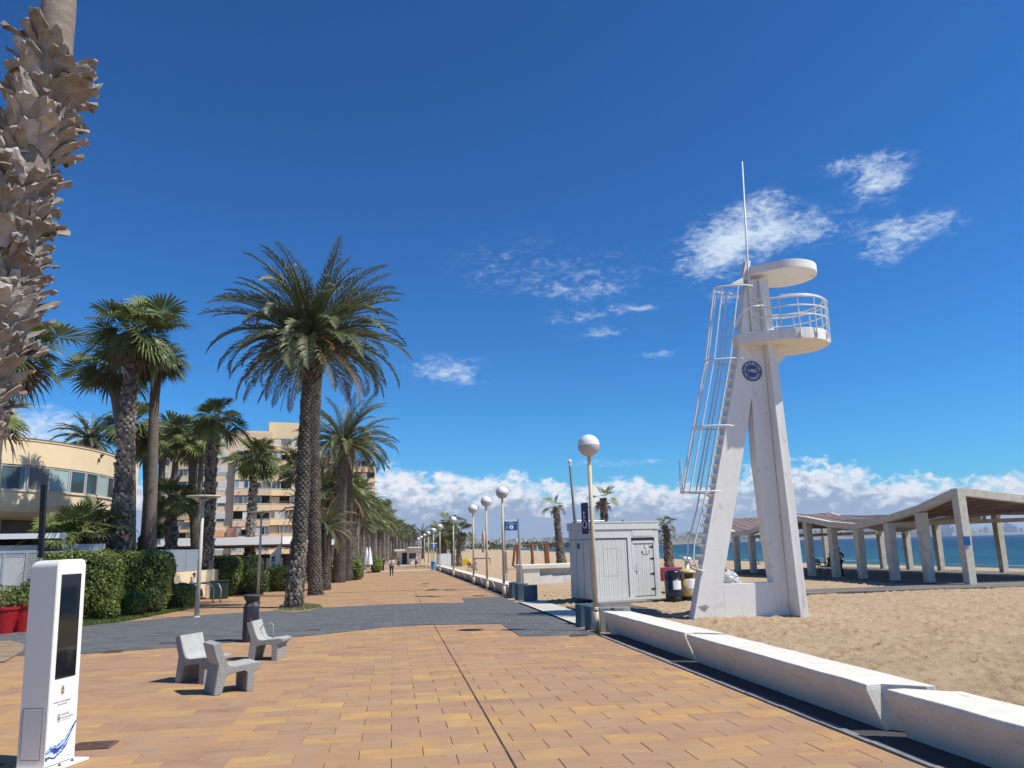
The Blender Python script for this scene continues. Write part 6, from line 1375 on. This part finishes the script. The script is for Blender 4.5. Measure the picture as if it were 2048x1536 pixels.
f = pathfn(pts, rad); lst = []; z = f and 1.2; row = 0; ztop = AT(112, 85, FY).z-base_o.z
while z < ztop:
    x, y, r0_ = f(z); n_ = int(2*PI*r0_/.115)
    for k in range(n_):
        a = 2*PI*(k+.5*(row % 2))/n_+rng.normal(0, .12); zz = z+rng.normal(0, .03)
        P0 = Vector((x+r0_*.96*math.cos(a), y+r0_*.96*math.sin(a), zz)); wz = zz+base_o.z
        frac = (ztop-z)
        if frac < .35 and math.cos(a) > .1: continue
        zc = AT(70, 350, FY).z-base_o.z
        if abs(zz-zc) < .13 and math.cos(a) > .45: continue
        lst.append((P0, a, zz))
    z += .088; row += 1
def vis(p, a): return -(math.sin(a+.45))
lst.sort(key=lambda q: (q[2] < 2.6, -vis(q[0], q[1])))
bm_all = bmesh.new()
mats_b = [m_boot, m_bootlight]
bv = [[], []]
for j in range(2):
    for me in boots:
        m2 = me.copy(); m2.materials.append(mats_b[j]); bv[j].append(m2)
rest = []
for i, (P0, a, zz) in enumerate(lst):
    s = rng.uniform(.72, 1.12)*(1.15 if zz > ztop-1.3 and math.cos(a) > 0 else 1); tilt = rng.uniform(-.05, .50); roll_ = rng.normal(0, .38); vi = int(rng.integers(14)); mi = int(rng.random() < .28)
    Rm = Matrix.Rotation(a, 4, 'Z')@Matrix.Rotation(tilt, 4, 'Y')@Matrix.Rotation(roll_, 4, 'X')
    if i < 300: o = obj('leaf_base', bv[mi][vi], None, ft, loc=P0, rot=Rm.to_euler(), scale=s)
    else: rest.append((Matrix.Translation(P0)@Rm@Matrix.Scale(s, 4), boots[vi]))
V = []; F = []
for M_, me in rest:
    b0 = len(V); V += [tuple(M_@v.co) for v in me.vertices]; F += [tuple(i+b0 for i in p.vertices) for p in me.polygons]
o = obj('leaf_bases', mesh_from(V, F), mat('dry palm leaf bases', (.40, .345, .29), .8, (.20, .165, .135), 4.0, .4, 60), ft); o['kind'] = 'stuff'
crown(ft, pts[-1], 40, 'fan', 1.25, 99, -50, 85, .1, .1)

# ============================================================ HEDGES AND GREENERY
def H(px0, px1, py_top, Y, d, label, n, py_base=None, m=None, rz=0, p=5, leaf=.045, seed=0, name='hedge', cat='hedge', dy=0):
    a, b_ = AT(px0, py_top, Y), AT(px1, py_top, Y); w = b_.x-a.x; x = (a.x+b_.x)/2; h = max(.3, (a.z+b_.z)/2-gz(Y)); return hedge(label, (x, Y+d/2, gz(Y)), (w, d, h), rz, n, leaf, p, m, None, seed, name, cat)
H(62, 222, 1104, 30.4, 2.2, 'tall clipped hedge right behind the information totem', 26000, m=m_hedge, p=6, leaf=.05, seed=1, rz=R(8))
H(186, 330, 1103, 33.6, 2.4, 'tall clipped hedge with rounded shoulder below the big fan palm trunk', 24000, p=6, leaf=.05, seed=2, rz=R(8))
H(278, 324, 1176, 32.6, 1.0, 'small ball shaped bush in front of the tall hedge', 4000, m=m_hedged, p=2.2, leaf=.035, seed=3, name='bush', cat='bush')
H(312, 382, 1170, 35.2, 1.5, 'low dark clipped hedge left of the street lamp', 11000, m=m_hedged, p=4, leaf=.04, seed=4)
H(236, 292, 1186, 31.4, .9, 'light leafy shrub at the foot of the tall hedge', 2600, p=2, leaf=.06, seed=5, name='bush', cat='bush')
H(190, 232, 1200, 30.0, .7, 'small loose shrub at the left foot of the tall hedge', 1600, p=2, leaf=.06, seed=6, name='bush', cat='bush')
H(414, 480, 1113, 46.2, 1.6, 'clipped hedge right of the mottled fan palm', 12000, leaf=.05, seed=7)
H(474, 520, 1112, 47.4, 2.0, 'dark tall hedge behind the second street lamp', 7000, m=m_hedged, leaf=.05, seed=8)
H(484, 536, 1138, 46.0, 1.2, 'round bush between street lamp and hedge', 5000, m=m_hedged, p=2.6, leaf=.05, seed=9, name='bush', cat='bush')
H(530, 578, 1132, 50.0, 1.4, 'rounded bush left of the big date palm foot', 5000, m=m_hedge, p=3, leaf=.05, seed=10, name='bush', cat='bush')
H(690, 724, 1120, 67.5, 5, 'clipped hedge at the promenade edge behind the date palms', 9000, leaf=.07, seed=11)
H(650, 676, 1118, 64, 3, 'clipped hedge behind the second dark litter bin', 5000, leaf=.07, seed=12)
H(742, 764, 1117, 92, 8, 'far loose bush under the avenue palms', 4000, leaf=.12, p=3, seed=13, name='bush', cat='bush')
H(266, 350, 1042, 52, 3, 'dark evergreen tree behind the grey panel fence', 12000, m=m_hedged, p=2.4, leaf=.09, seed=14, name='evergreen_tree', cat='tree')
H(196, 262, 1045, 41, 2, 'dark shrub mass right of the round building', 7000, m=m_hedged, p=2.4, leaf=.08, seed=15, name='bush', cat='bush')
H(355, 420, 1072, 56, 2, 'green shrub behind the fence near the grey palm trunk', 6000, m=m_hedge, p=2.4, leaf=.08, seed=16, name='bush', cat='bush')
H(20, 66, 1180, 29.2, .8, 'pale leafy shrub left of the tall hedge', 2200, p=2, leaf=.055, seed=17, name='bush', cat='bush')
def grass(name, label, poly, n, seed, h=.10):
    P_ = [tuple(G(*p))[:2] for p in poly]; xs = [p[0] for p in P_]; ys = [p[1] for p in P_]; r_ = np.random.default_rng(seed); V = []; F = []; c = 0
    while c < n:
        x, y = r_.uniform(min(xs), max(xs)), r_.uniform(min(ys), max(ys))
        if not inpoly(x, y, P_): continue
        if smooth_noise(np.array([x]), np.array([y]), .8, 9)[0] < -.28: c += 1; continue
        a = r_.uniform(0, PI); w = .012; dx, dy_ = math.cos(a)*w, math.sin(a)*w; z = gz(y); hh = h*r_.uniform(.4, 1.2); lx, ly = r_.normal(0, .4, 2)*hh; k = len(V)
        V += [(x-dx, y-dy_, z), (x+dx, y+dy_, z), (x+lx, y+ly, z+hh)]; F.append((k, k+1, k+2)); c += 1
    tag(obj(name, mesh_from(V, F), m_grass), label, 'grass', kind='stuff')
GR = [(150, 1256), (250, 1243), (330, 1228), (392, 1216), (386, 1200), (330, 1212), (240, 1225), (150, 1238)]
grass('lawn_strip', 'green grass strip along the foot of the hedges', GR, 26000, 1, .12)
b = [tuple(G(*p)) for p in GR]; tag(obj('lawn_soil', mesh_from([(x, y, gz(y)+.012) for x, y, z in b], [tuple(range(len(b)))]), mat('mossy soil', (.10, .09, .04), .95, (.06, .07, .025), 4)), kind='structure')
GR2 = [(556, 1222), (600, 1223), (644, 1216), (640, 1211), (600, 1207), (560, 1211)]
grass('palm_grass', 'sparse grass around the foot of the nearest date palm', GR2, 2600, 2, .08)
b = [tuple(G(*p)) for p in [(548, 1222), (585, 1227), (620, 1223), (648, 1215), (636, 1209), (600, 1205), (566, 1207)]]; tag(obj('tree_pit_soil', mesh_from([(x, y, gz(y)+.024) for x, y, z in b], [tuple(range(len(b)))]), mat('pit soil', (.33, .25, .16), .95, (.16, .12, .06), 5)), kind='structure')
b = [tuple(G(*p)) for p in [(-40, 1284), (20, 1283), (50, 1290), (44, 1305), (10, 1325), (-40, 1330)]]; tag(obj('sand_patch', mesh_from([(x, y, gz(y)+.026) for x, y, z in b], [tuple(range(len(b)))]), m_soil), kind='structure')
for (px, py, r_, lb) in [(632, 1192, .85, 'tree_pit'), (679, 1163, .8, 'tree_pit'), (408, 1190, .8, 'tree_pit')]:
    p = G(px, py); b = MB(); b.prism([(r_*math.cos(a)*1.2, r_*math.sin(a)) for a in np.linspace(0, 2*PI, 25)[:-1]], -.05, .03, [(r_*.6*math.cos(a)*1.2, r_*.6*math.sin(a)) for a in np.linspace(0, 2*PI, 25)[:-1]]); tag(b.build(lb, m_soil, loc=tuple(p)), kind='structure')

# ============================================================ LEFT BUILDINGS
# round building
rb = thing('round_building', 'cream round fronted building with a band of grey framed windows', 'building', (-17, 42, gz(42)))
rc = AT(60, 900, 50); 
cxr, cyr = -24.0, 49.0
key = [(-48, 40.2), (-30, 38.8), (-22.0, 39.0), (-19.2, 39.8), (-17.6, 41.5), (-16.7, 43.6), (-16.25, 46.0), (-16.3, 48.8), (-17.0, 52), (-19, 55), (-30, 57), (-48, 57)]
def catmull(P_, n=8):
    out = []
    for i in range(len(P_)-1):
        p0, p1, p2, p3 = [np.array(P_[max(0, min(len(P_)-1, i+k))]) for k in (-1, 0, 1, 2)]
        for t_ in np.linspace(0, 1, n, endpoint=False): out.append(.5*((2*p1)+(-p0+p2)*t_+(2*p0-5*p1+4*p2-p3)*t_**2+(-p0+3*p1-3*p2+p3)*t_**3))
    out.append(np.array(P_[-1])); return np.array(out)
plan = catmull(key, 8); bo = np.array([-17, 42]); ctr = np.array([-30, 48.])
def band(z0, z1, off0, off1, name, m, parent, closed=True, seg=None, smooth=True):
    n = len(plan); V = []; nr = []
    for i in range(n): a = plan[max(i-1, 0)]; b_ = plan[min(i+1, n-1)]; d = (b_-a)/np.linalg.norm(b_-a); nr.append((d[1], -d[0]))
    nr = np.array(nr); zz = seg or [(z0, off0), (z1, off1)]
    for z, of in zz: q = plan+nr*of-bo; V += [(x, y, z-gz(42)) for x, y in q]
    F = [(L_*n+i, L_*n+i+1, (L_+1)*n+i+1, (L_+1)*n+i) for L_ in range(len(zz)-1) for i in range(n-1)]
    F.append(tuple(range((len(zz)-1)*n, len(zz)*n))); F.append(tuple(range(n-1, -1, -1)))
    return obj(name, mesh_from(V, F), m, parent)
band(0, 0, 0, 0, 'upper_wall', m_round, rb, seg=[(6.50, 0), (6.52, .05), (7.70, .05), (7.72, .09), (7.80, .09)])
band(0, 0, 0, 0, 'roof_edge', mat('rusty roof flashing', (.20, .15, .11), .8), rb, seg=[(7.803, .11), (7.85, .11)])
band(0, 0, 0, 0, 'lower_wall', m_round, rb, seg=[(3.95, -.95), (4.02, -.45), (4.25, -.12), (4.6, .03), (5.20, .05), (5.22, .12), (5.28, .12)])
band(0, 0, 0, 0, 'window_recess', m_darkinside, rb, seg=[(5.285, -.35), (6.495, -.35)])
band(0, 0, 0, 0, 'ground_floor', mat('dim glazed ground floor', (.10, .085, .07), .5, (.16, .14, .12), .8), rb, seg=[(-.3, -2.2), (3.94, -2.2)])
# windows follow the curve
cum = np.concatenate([[0], np.cumsum(np.linalg.norm(np.diff(plan, axis=0), axis=1))])
def at_s(s): return np.array([np.interp(s, cum, plan[:, 0]), np.interp(s, cum, plan[:, 1])])
s0 = np.interp(-23.5, plan[:24, 0], cum[:24]); s = s0; i = 0
wm_ = [m_glass, m_glass, m_glasspale, m_shutter, m_glass, m_glassgrey, m_glasspale, m_glass, m_glass, m_glasspale, m_glass]
while s < s0+17:
    wd = 1.25; a = at_s(s)-bo; b_ = at_s(s+wd)-bo; d = (b_-a); L_ = np.linalg.norm(d); ang = math.atan2(d[1], d[0])
    w_ = thing('window', None, None); del_ = [w_.__delitem__(k_) for k_ in list(w_.keys())]
    w_.parent = rb; w_.location = (a[0], a[1], 5.29-gz(42)); w_.rotation_euler = (0, 0, ang)
    b = MB(); b.box(.0, .09, -.05, .05, 0, 1.19); b.box(L_-.10, L_-.01, -.05, .05, 0, 1.19); b.box(.09, L_-.10, -.04, .04, 0, .06); b.box(.09, L_-.10, -.04, .04, 1.13, 1.19); b.build('frame', m_frame, w_)
    mt = wm_[i % len(wm_)]; b = MB(); b.box(.09, L_-.10, -.012, .0, .06, 1.13) if mt is not m_shutter else b.box(.09, L_-.10, -.012, .0, .50, 1.13); b.build('pane', mt, w_)
    if mt is m_shutter: b = MB(); b.box(.09, L_-.10, -.01, .0, .06, .5); b.build('pane', m_glass, w_)
    s += wd+.02; i += 1
b = MB(); b.lathe([(.55, 0), (.55, 4.3)], 20, (-3.0+.0, .5, 0)); b.build('column', m_round, rb, smooth=True)
b = MB(); b.lathe([(.55, 0), (.55, 4.3)], 20, (-9.0, -1.2, 0)); b.build('column', m_round, rb, smooth=True)
v = AT(212, 912, 46.2); b = MB(); b.box(-.05, .05, -.25, .0, -.05, .02); b.tube([(0, -.28, -.2), (0, -.28, .02)], .06, 8); b.build('wall_lamp', m_darkinside, rb, loc=(v.x+17, v.y-42-.4, v.z-gz(42)))
# fences and walls in front of it
def V3(px, py, Y): return AT(px, py, Y)
fa, fb = AT(-60, 1100, 30.0), AT(82, 1100, 31.6)
fn = thing('mesh_fence', 'grey mesh fence panel on a block wall at the left edge', 'fence', (fa.x, fa.y, gz(30)), math.atan2(fb.y-fa.y, fb.x-fa.x)); FL = (Vector((fb.x-fa.x, fb.y-fa.y, 0))).length
b = MB(); b.box(0, FL, -.03, .03, 2.42, 2.52); b.box(0, FL, -.03, .03, 1.22, 1.28); b.build('rail', m_fencegrey, fn)
for x in (0, FL*.45, FL*.78, FL-.1): b = MB(); b.box(x, x+.07, -.035, .035, 1.28, 2.42); b.build('post', m_fencegrey, fn)
b = MB(); 
x = 0
while x < FL: b.box(x, x+.018, -.008, .008, 1.281, 2.419); x += .062
z = 1.30
while z < 2.4: b.box(0, FL, -.0075, .0075, z, z+.018); z += .062
o = b.build('mesh_grid', mat('galvanised mesh', (.40, .42, .44), .5), fn); o['kind'] = 'stuff'
bw = thing('block_wall', 'pale concrete block wall under the mesh fence behind the red pots', 'wall', (fa.x, fa.y, gz(30)), fn.rotation_euler.z); m_block = mat('pale block', (.36, .33, .27), .9, (.29, .26, .21), 4, .2, 40, rnd=.1)
for r_ in range(3):
    x = -.4*(r_ % 2)-.4
    while x < FL+.5: b = MB(); b.box(x+.005, x+.79, -.12, .12, r_*.38-.03+.005, r_*.38+.345); b.build('block', m_block, bw, bev=.006); x += .8
b = MB(); b.box(-.4, FL+.5, -.15, .15, 1.115, 1.215); b.build('coping', m_light_concrete, bw)
# blue grey sheet fence further along
pa, pb_ = Vector((fb.x+.05, fb.y)), Vector(AT(398, 1100, 44).xy)
sf = thing('panel_fence', 'blue grey sheet panel fence on a cream wall behind the hedges', 'fence', (pa.x, pa.y, gz(35)), math.atan2(pb_.y-pa.y, pb_.x-pa.x)); SL = (pb_-pa).length; n_ = 9
for k in range(n_):
    x0 = SL*k/n_; x1 = SL*(k+1)/n_; b = MB(); b.box(x0+.02, x1-.02, -.015, .015, 1.42, 2.50); b.build('panel', m_fencegrey, sf); b = MB(); b.box(x1-.019, x1+.019, -.03, .03, 1.36, 2.52); b.build('post', m_steel, sf)
b = MB(); b.box(-.1, SL+3, -.1, .1, -.2, 1.40); b.build('wall', m_round, sf)
# low white canopy behind the fence
cn = thing('terrace_canopy', 'low white terrace canopy with black underside in front of the round building', 'canopy', (-15.5, 34.2, gz(34)), R(7))
z_ = 3.2; x1 = AT(118, 1068, 34.2).x+15.5
b = MB(); b.box(-9, x1, 0, .12, z_-.17, z_+.04); b.build('fascia', m_awning, cn); b = MB(); b.box(-9, x1-.02, .13, 3.2, z_-.10, z_-.03); b.build('roof', m_awning, cn)
b = MB(); b.box(-9, x1+1.3, 2.6, 2.7, 2.35, z_-.12); b.build('back_wall', m_darkinside, cn); b = MB(); b.box(-9, x1+1.6, .3, .38, 1.2, 2.78); b.build('glazed_front', mat('white painted low wall', (.66, .66, .64), .6, (.55, .56, .55), 2), cn)
b = MB(); b.extrude([(x1-.02, -.02, z_+.06), (x1+.16, -.02, z_+.06), (x1+.42, -.02, z_-.85), (x1+.16, -.02, z_-.85)], (0, .10, 0)); b.build('end_strut', m_fencegrey, cn)
v0, v1 = AT(81, 1115, 28), AT(88.5, 970, 28); t = thing('black_post', 'square black post rising in front of the round building', 'post', (v0.x, 28, gz(28))); b = MB(); o_ = t.location; w = .075
d = (v1-v0)/(v1.z-v0.z); p0 = v0-d*(v0.z-gz(28)); 
def sq(p): return [tuple(Vector((p.x-w, p.y-w, p.z))-o_), tuple(Vector((p.x+w, p.y-w, p.z))-o_), tuple(Vector((p.x+w, p.y+w, p.z))-o_), tuple(Vector((p.x-w, p.y+w, p.z))-o_)]
b.add(sq(v0)+sq(v1), [(3, 2, 1, 0), (4, 5, 6, 7), (0, 1, 5, 4), (1, 2, 6, 5), (2, 3, 7, 6), (3, 0, 4, 7)]); b.build('mast', m_black, t); b = MB(); b.tube([tuple(p0-o_), tuple(v0-o_)], .06, 10); b.build('foot', m_steel, t)
b = MB(); b.box(-.11, -.05, -.11, -.07, -.05, .05); b.build('clamp', m_steel, t, loc=tuple(AT(82, 1105, 28)-o_))

# apartments
def balcony_block(bld, x0, x1, yf, zlist, parap, wins, glaz, rs, yb=10, pcol=None):
    for k, z in enumerate(zlist):
        pm_ = pcol or (m_aptb if (k+rs) % 2 else m_aptp)
        b = MB(); b.box(x0, x1, yf-1.1, yf-.02, z-1.18, z-.12); b.build('balcony', pm_, bld)
        b = MB(); b.tube([(x0+.1, yf-1.06, z+.02), (x1-.1, yf-1.06, z+.02)], .04, 4); b.build('balcony_rail', m_framew, bld)
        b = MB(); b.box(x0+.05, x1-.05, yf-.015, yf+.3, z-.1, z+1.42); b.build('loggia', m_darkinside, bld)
        n_ = wins; W_ = (x1-x0)/n_
        for j in range(n_):
            rr = random.random()
            if rr < glaz: 
                fr = MB(); y_ = yf-1.0; a, c_ = x0+j*W_+.02, x0+(j+1)*W_-.02
                for q0, q1, r0_, r1_ in ((a, a+.07, z-.1, z+1.35), (c_-.07, c_, z-.1, z+1.35), (a+.07, c_-.07, z-.1, z-.03), (a+.07, c_-.07, z+1.28, z+1.35), ((a+c_)/2-.03, (a+c_)/2+.03, z-.03, z+1.28)): fr.box(q0, q1, y_, y_+.05, r0_, r1_)
                wd_ = fr.build('window', m_framew if rr < glaz*.6 else m_frame, bld)
                for (q0, q1) in ((a+.07, (a+c_)/2-.03), ((a+c_)/2+.03, c_-.07)):
                    b = MB(); b.box(q0, q1, y_+.02, y_+.03, z-.03, z+1.28); b.build('pane', random.choice([m_glass, m_glass, m_glasspale, m_shutter, m_glassgrey]), wd_)
            elif rr < glaz+.22:
                b = MB(); b.box(x0+j*W_+.1, x0+(j+1)*W_-.1, yf-.06, yf-.02, z-.1, z+1.3); b.build('shutter', m_shutter, bld)
            if random.random() < .10: b = MB(); b.add([(x0+j*W_, yf-.9, z+1.38), (x0+(j+1)*W_, yf-.9, z+1.38), (x0+(j+1)*W_, yf-1.6, z+.95), (x0+j*W_, yf-1.6, z+.95)], [(0, 1, 2, 3)]); b.build('awning', mat('yellow awning cloth', (.62, .45, .10), .8) if random.random() < .5 else m_awningo, bld)
            b = MB(); b.tube([(x0+(j+.5)*W_, yf-1.1, z-.75), (x0+(j+.5)*W_+.25, yf-1.5, z-.55)], .06, 4)
            if j % 2 == rs % 2: b.build('spout', m_wood, bld)
random.seed(12)
ap = thing('apartment_building', 'peach apartment block with rows of balconies behind the tall date palms', 'building', (-30, 138, gz(140)), R(11))
zs = [2.2+2.63*k+.9 for k in range(8)]
b = MB(); b.box(-.8, 9.0, 0, 14, -.5, 23.4); b.build('wall', m_apt, ap)
b = MB(); b.box(9.002, 17.6, 6.0, 20, -.5, 22.4); b.build('wall', m_apt, ap)
b = MB(); b.box(17.603, 23.4, 20, 30, -.5, 22.2); b.build('wall', m_apt, ap)
b = MB(); b.box(23.0, 34.0, 40, 55, -.5, 21.4); b.build('wall', m_apt, ap)
b = MB(); b.box(8.5, 16.8, 6.5, 13, 22.405, 26.4); b.build('penthouse', m_aptb, ap, bev=.02)
b = MB(); b.box(3.5, 9.0, 4.0, 12, 23.403, 24.3); b.build('parapet', m_apt, ap)
b = MB(); b.box(-2.8, -.803, .5, 14, -.5, 22.6); b.build('wall', m_apt, ap)
balcony_block(ap, 3.0, 9.0, 0, zs[:7], 0, 4, .62, 0)
balcony_block(ap, 9.3, 17.4, 6.0, [z+.35 for z in zs], 0, 5, .62, 1)
balcony_block(ap, 17.9, 23.2, 20, zs, 0, 3, .6, 0); balcony_block(ap, 25.5, 33.8, 40, [z+.2 for z in zs], 0, 5, .5, 1)
for z in zs:
    b = MB(); b.box(.3, 1.75, -.04, .1, z-.35, z+1.25); wd_ = b.build('window', m_framew, ap); b = MB(); b.box(.4, 1.65, -.06, -.045, z+.2, z+1.15); b.build('shutter', m_shutter, wd_); b = MB(); b.box(.4, 1.65, -.055, -.045, z-.27, z+.18); b.build('pane', random.choice([m_glass, m_shutter, m_glasspale]), wd_)
ap2 = thing('apartment_building', 'cream apartment block seen between the fan palm trunks', 'building', (-49, 172, gz(140)))
b = MB(); b.box(0, 9.8, 0, 14, -.5, 23.6); b.build('wall', m_round, ap2)
balcony_block(ap2, 4.2, 9.8, 0, zs, 0, 3, .5, 1, pcol=m_aptb)
for z in zs:
    for x in (1.0, 2.8): b = MB(); b.box(x, x+1.0, -.04, .1, z-.3, z+1.1); wd_ = b.build('window', m_framew, ap2); b = MB(); b.box(x+.08, x+.92, -.055, -.045, z-.22, z+1.02); b.build('pane', random.choice([m_glass, m_shutter, m_glasspale]), wd_)
ap3 = thing('apartment_building', 'narrow strip of cream apartment block right of the round building', 'building', (-66, 172, gz(140)))
b = MB(); b.box(-8, 8.6, 0, 14, -.5, 23.9); b.build('wall', m_round, ap3)
for z in zs:
    for x in (4.4, 6.4): b = MB(); b.box(x, x+1.3, -.05, .1, z-.3, z+1.3); wd_ = b.build('window', m_framew, ap3); b = MB(); b.box(x+.1, x+1.2, -.065, -.055, z-.22, z+1.2); b.build('pane', random.choice([m_glass, m_shutter, m_shutter]), wd_)
    b = MB(); b.box(3.4, 4.1, -.7, -.02, z-1.1, z-.2); b.build('balcony', m_shutter, ap3)

# restaurant
rs_ = thing('restaurant', 'flat white roofed restaurant behind the big date palm trunks', 'building', (-10, 56, gz(56)))
def RL(x, y, z): return (x+10, y-56, z-gz(56))
rp = [(-14.6, 51.9), (-7.15, 53.2), (-5.9, 54.2), (-5.2, 74), (-17, 78)]
b = MB(); b.prism([RL(x, y, 0)[:2] for x, y in rp], 2.98-gz(56)-.45, 3.02-gz(56)); b.build('roof', m_awning, rs_)
rp2 = [(-14.3, 53.0), (-7.2, 54.2), (-6.4, 54.2), (-6.2, 73.4), (-16.6, 77)]
b = MB(); b.prism([RL(x, y, 0)[:2] for x, y in rp2], 2.80, 2.87); b.build('ceiling', mat('beige ceiling board', (.30, .25, .19), .8), rs_)
rp3 = [(-14.2, 58), (-8.5, 57.5), (-7.6, 58.4), (-7.4, 72.5), (-16.2, 76)]
b = MB(); b.prism([RL(x, y, 0)[:2] for x, y in rp3], -.2, 2.19); b.build('interior', m_darkinside, rs_)
d = Vector((7.2, -.6)).normalized()
for k in range(6):
    p = Vector((-14.4, 55.0))+d*(1.2*k); b = MB(); b.box(0, 1.15, -.02, .02, .9, 2.0); b.build('glass_panel', m_glasspale if k % 2 else mat('clear plastic screen', (.16, .20, .23), .12), rs_, loc=RL(p.x, p.y, gz(56)), rot=(0, 0, math.atan2(d.y, d.x)))
    b = MB(); b.box(-.05, .05, -.05, .05, 0, 2.3); b.build('post', m_black, rs_, loc=RL(p.x, p.y, gz(56)))
v = AT(549, 1150, 51.4); t = thing('banner', 'tall white banner panel with dark ornament at the restaurant corner', 'banner', (v.x, 51.4, gz(51)), R(-20))
b = MB(); b.add([(-.36, 0, .35), (.30, 0, .30), (.36, 0, 2.95), (-.05, 0, 2.45), (-.36, 0, 2.2), (-.36, .03, .35), (.30, .03, .30), (.36, .03, 2.95), (-.05, .03, 2.45), (-.36, .03, 2.2)], [(0, 1, 2, 3, 4), (9, 8, 7, 6, 5), (0, 5, 6, 1), (1, 6, 7, 2), (2, 7, 8, 3), (3, 8, 9, 4), (4, 9, 5, 0)]); b.build('panel', m_awning, t); b = MB(); b.tube([(.34, .015, 0), (.39, .015, 3.5)], .03, 8); b.build('pole', m_steel, t)
b = MB()
for x, z, r_ in ((-.15, 2.0, .10), (-.05, 1.85, .07), (-.2, 1.8, .06), (-.05, 1.62, .06), (-.18, 1.6, .05), (.0, 2.08, .04)): b.extrude([(x+r_*math.cos(a)*(1+.3*math.sin(3*a)), -.004, z+r_*math.sin(a)) for a in np.linspace(0, 2*PI, 11)[:-1]], (0, .003, 0))
b.build('ornament', m_black, t)
t = thing('awning_roll', 'orange rolled awning with grey box over the restaurant roof', 'awning', (-13, 64, gz(60)))
v0, v1 = AT(415, 1072, 64), AT(448, 1068, 64); b = MB(); b.box(v0.x+13, v1.x+13, 0, .8, v0.z-gz(60)-.1, v0.z-gz(60)+.45); b.build('cloth', m_awningo, t, bev=.1); v0 = AT(462, 1070, 64); b = MB(); b.box(v0.x+13-.3, v0.x+13+.35, 0, .8, v0.z-gz(60)-.2, v0.z-gz(60)+.55); b.build('box', mat('reddish box', (.40, .20, .14), .8), t)
# far café bits
def parasol(px, Y, lb):
    v = AT(px, 1130, Y); t = thing('closed_parasol', lb, 'parasol', (v.x, Y, gz(Y)), 0, 'closed white parasols beside the avenue'); b = MB(); b.tube([(0, 0, 0), (0, 0, 2.9)], .04, 6); b.build('pole', m_steel, t)
    b = MB(); b.lathe([(.30, .95), (.34, 1.0), (.26, 1.6), (.17, 2.3), (.06, 2.85), (.01, 2.9)], 8); b.build('cloth', m_awning, t)
parasol(733, 92, 'left closed white parasol beside the avenue palms'); parasol(739, 88, 'right closed white parasol beside the avenue palms')
v = AT(761, 1134, 100); t = thing('menu_board', 'dark standing menu board at the left promenade edge', 'board', (v.x, 100, gz(100))); b = MB(); b.box(-.45, .45, -.04, .04, .1, 1.25); b.build('board', m_black, t); b = MB()
for z in (.35, .55, .75, .95): b.box(-.3, .3, -.045, -.041, z, z+.05)
b.build('chalk_lines', m_textgrey, t); b = MB(); b.box(-.4, -.34, .0, .35, 0, 1.1); b.box(.34, .4, .0, .35, 0, 1.1); b.build('leg', m_wood, t)
v = AT(813, 1120, 160); t = thing('kiosk', 'white flat roofed kiosk at the far end of the promenade', 'kiosk', (v.x, 160, gz(160))); b = MB(); b.box(-1.9, 2.2, 0, 3, 0, 2.5); b.build('wall', m_signwhite, t); b = MB(); b.box(-2.4, 2.6, -.6, 3.3, 2.51, 2.9); b.build('roof', m_signwhite, t); b = MB(); b.box(-.9, .1, -.03, -.005, 0, 2.2); b.build('door', m_black, t); b = MB(); b.box(.5, 1.9, -.03, -.005, 1.0, 2.1); b.build('window', m_glass, t)
t = thing('canopy_frame', 'long white canopy frame beyond the globe lamps', 'canopy', (4.0, 150, gz(150)));
b = MB(); b.box(-1.2, 1.4, -.1, 22, 3.0, 3.25); b.build('roof', m_signwhite, t)
for y_ in (0, 10, 20): b = MB(); b.tube([(1.0, y_, 0), (1.0, y_, 3.0)], .09, 6); b.build('post', m_steel, t)

# ---- render settings
scene.render.engine = 'CYCLES'
cy = scene.cycles; cy.max_bounces = 6; cy.diffuse_bounces = 3; cy.glossy_bounces = 3; cy.transmission_bounces = 4; cy.volume_bounces = 1; cy.transparent_max_bounces = 8
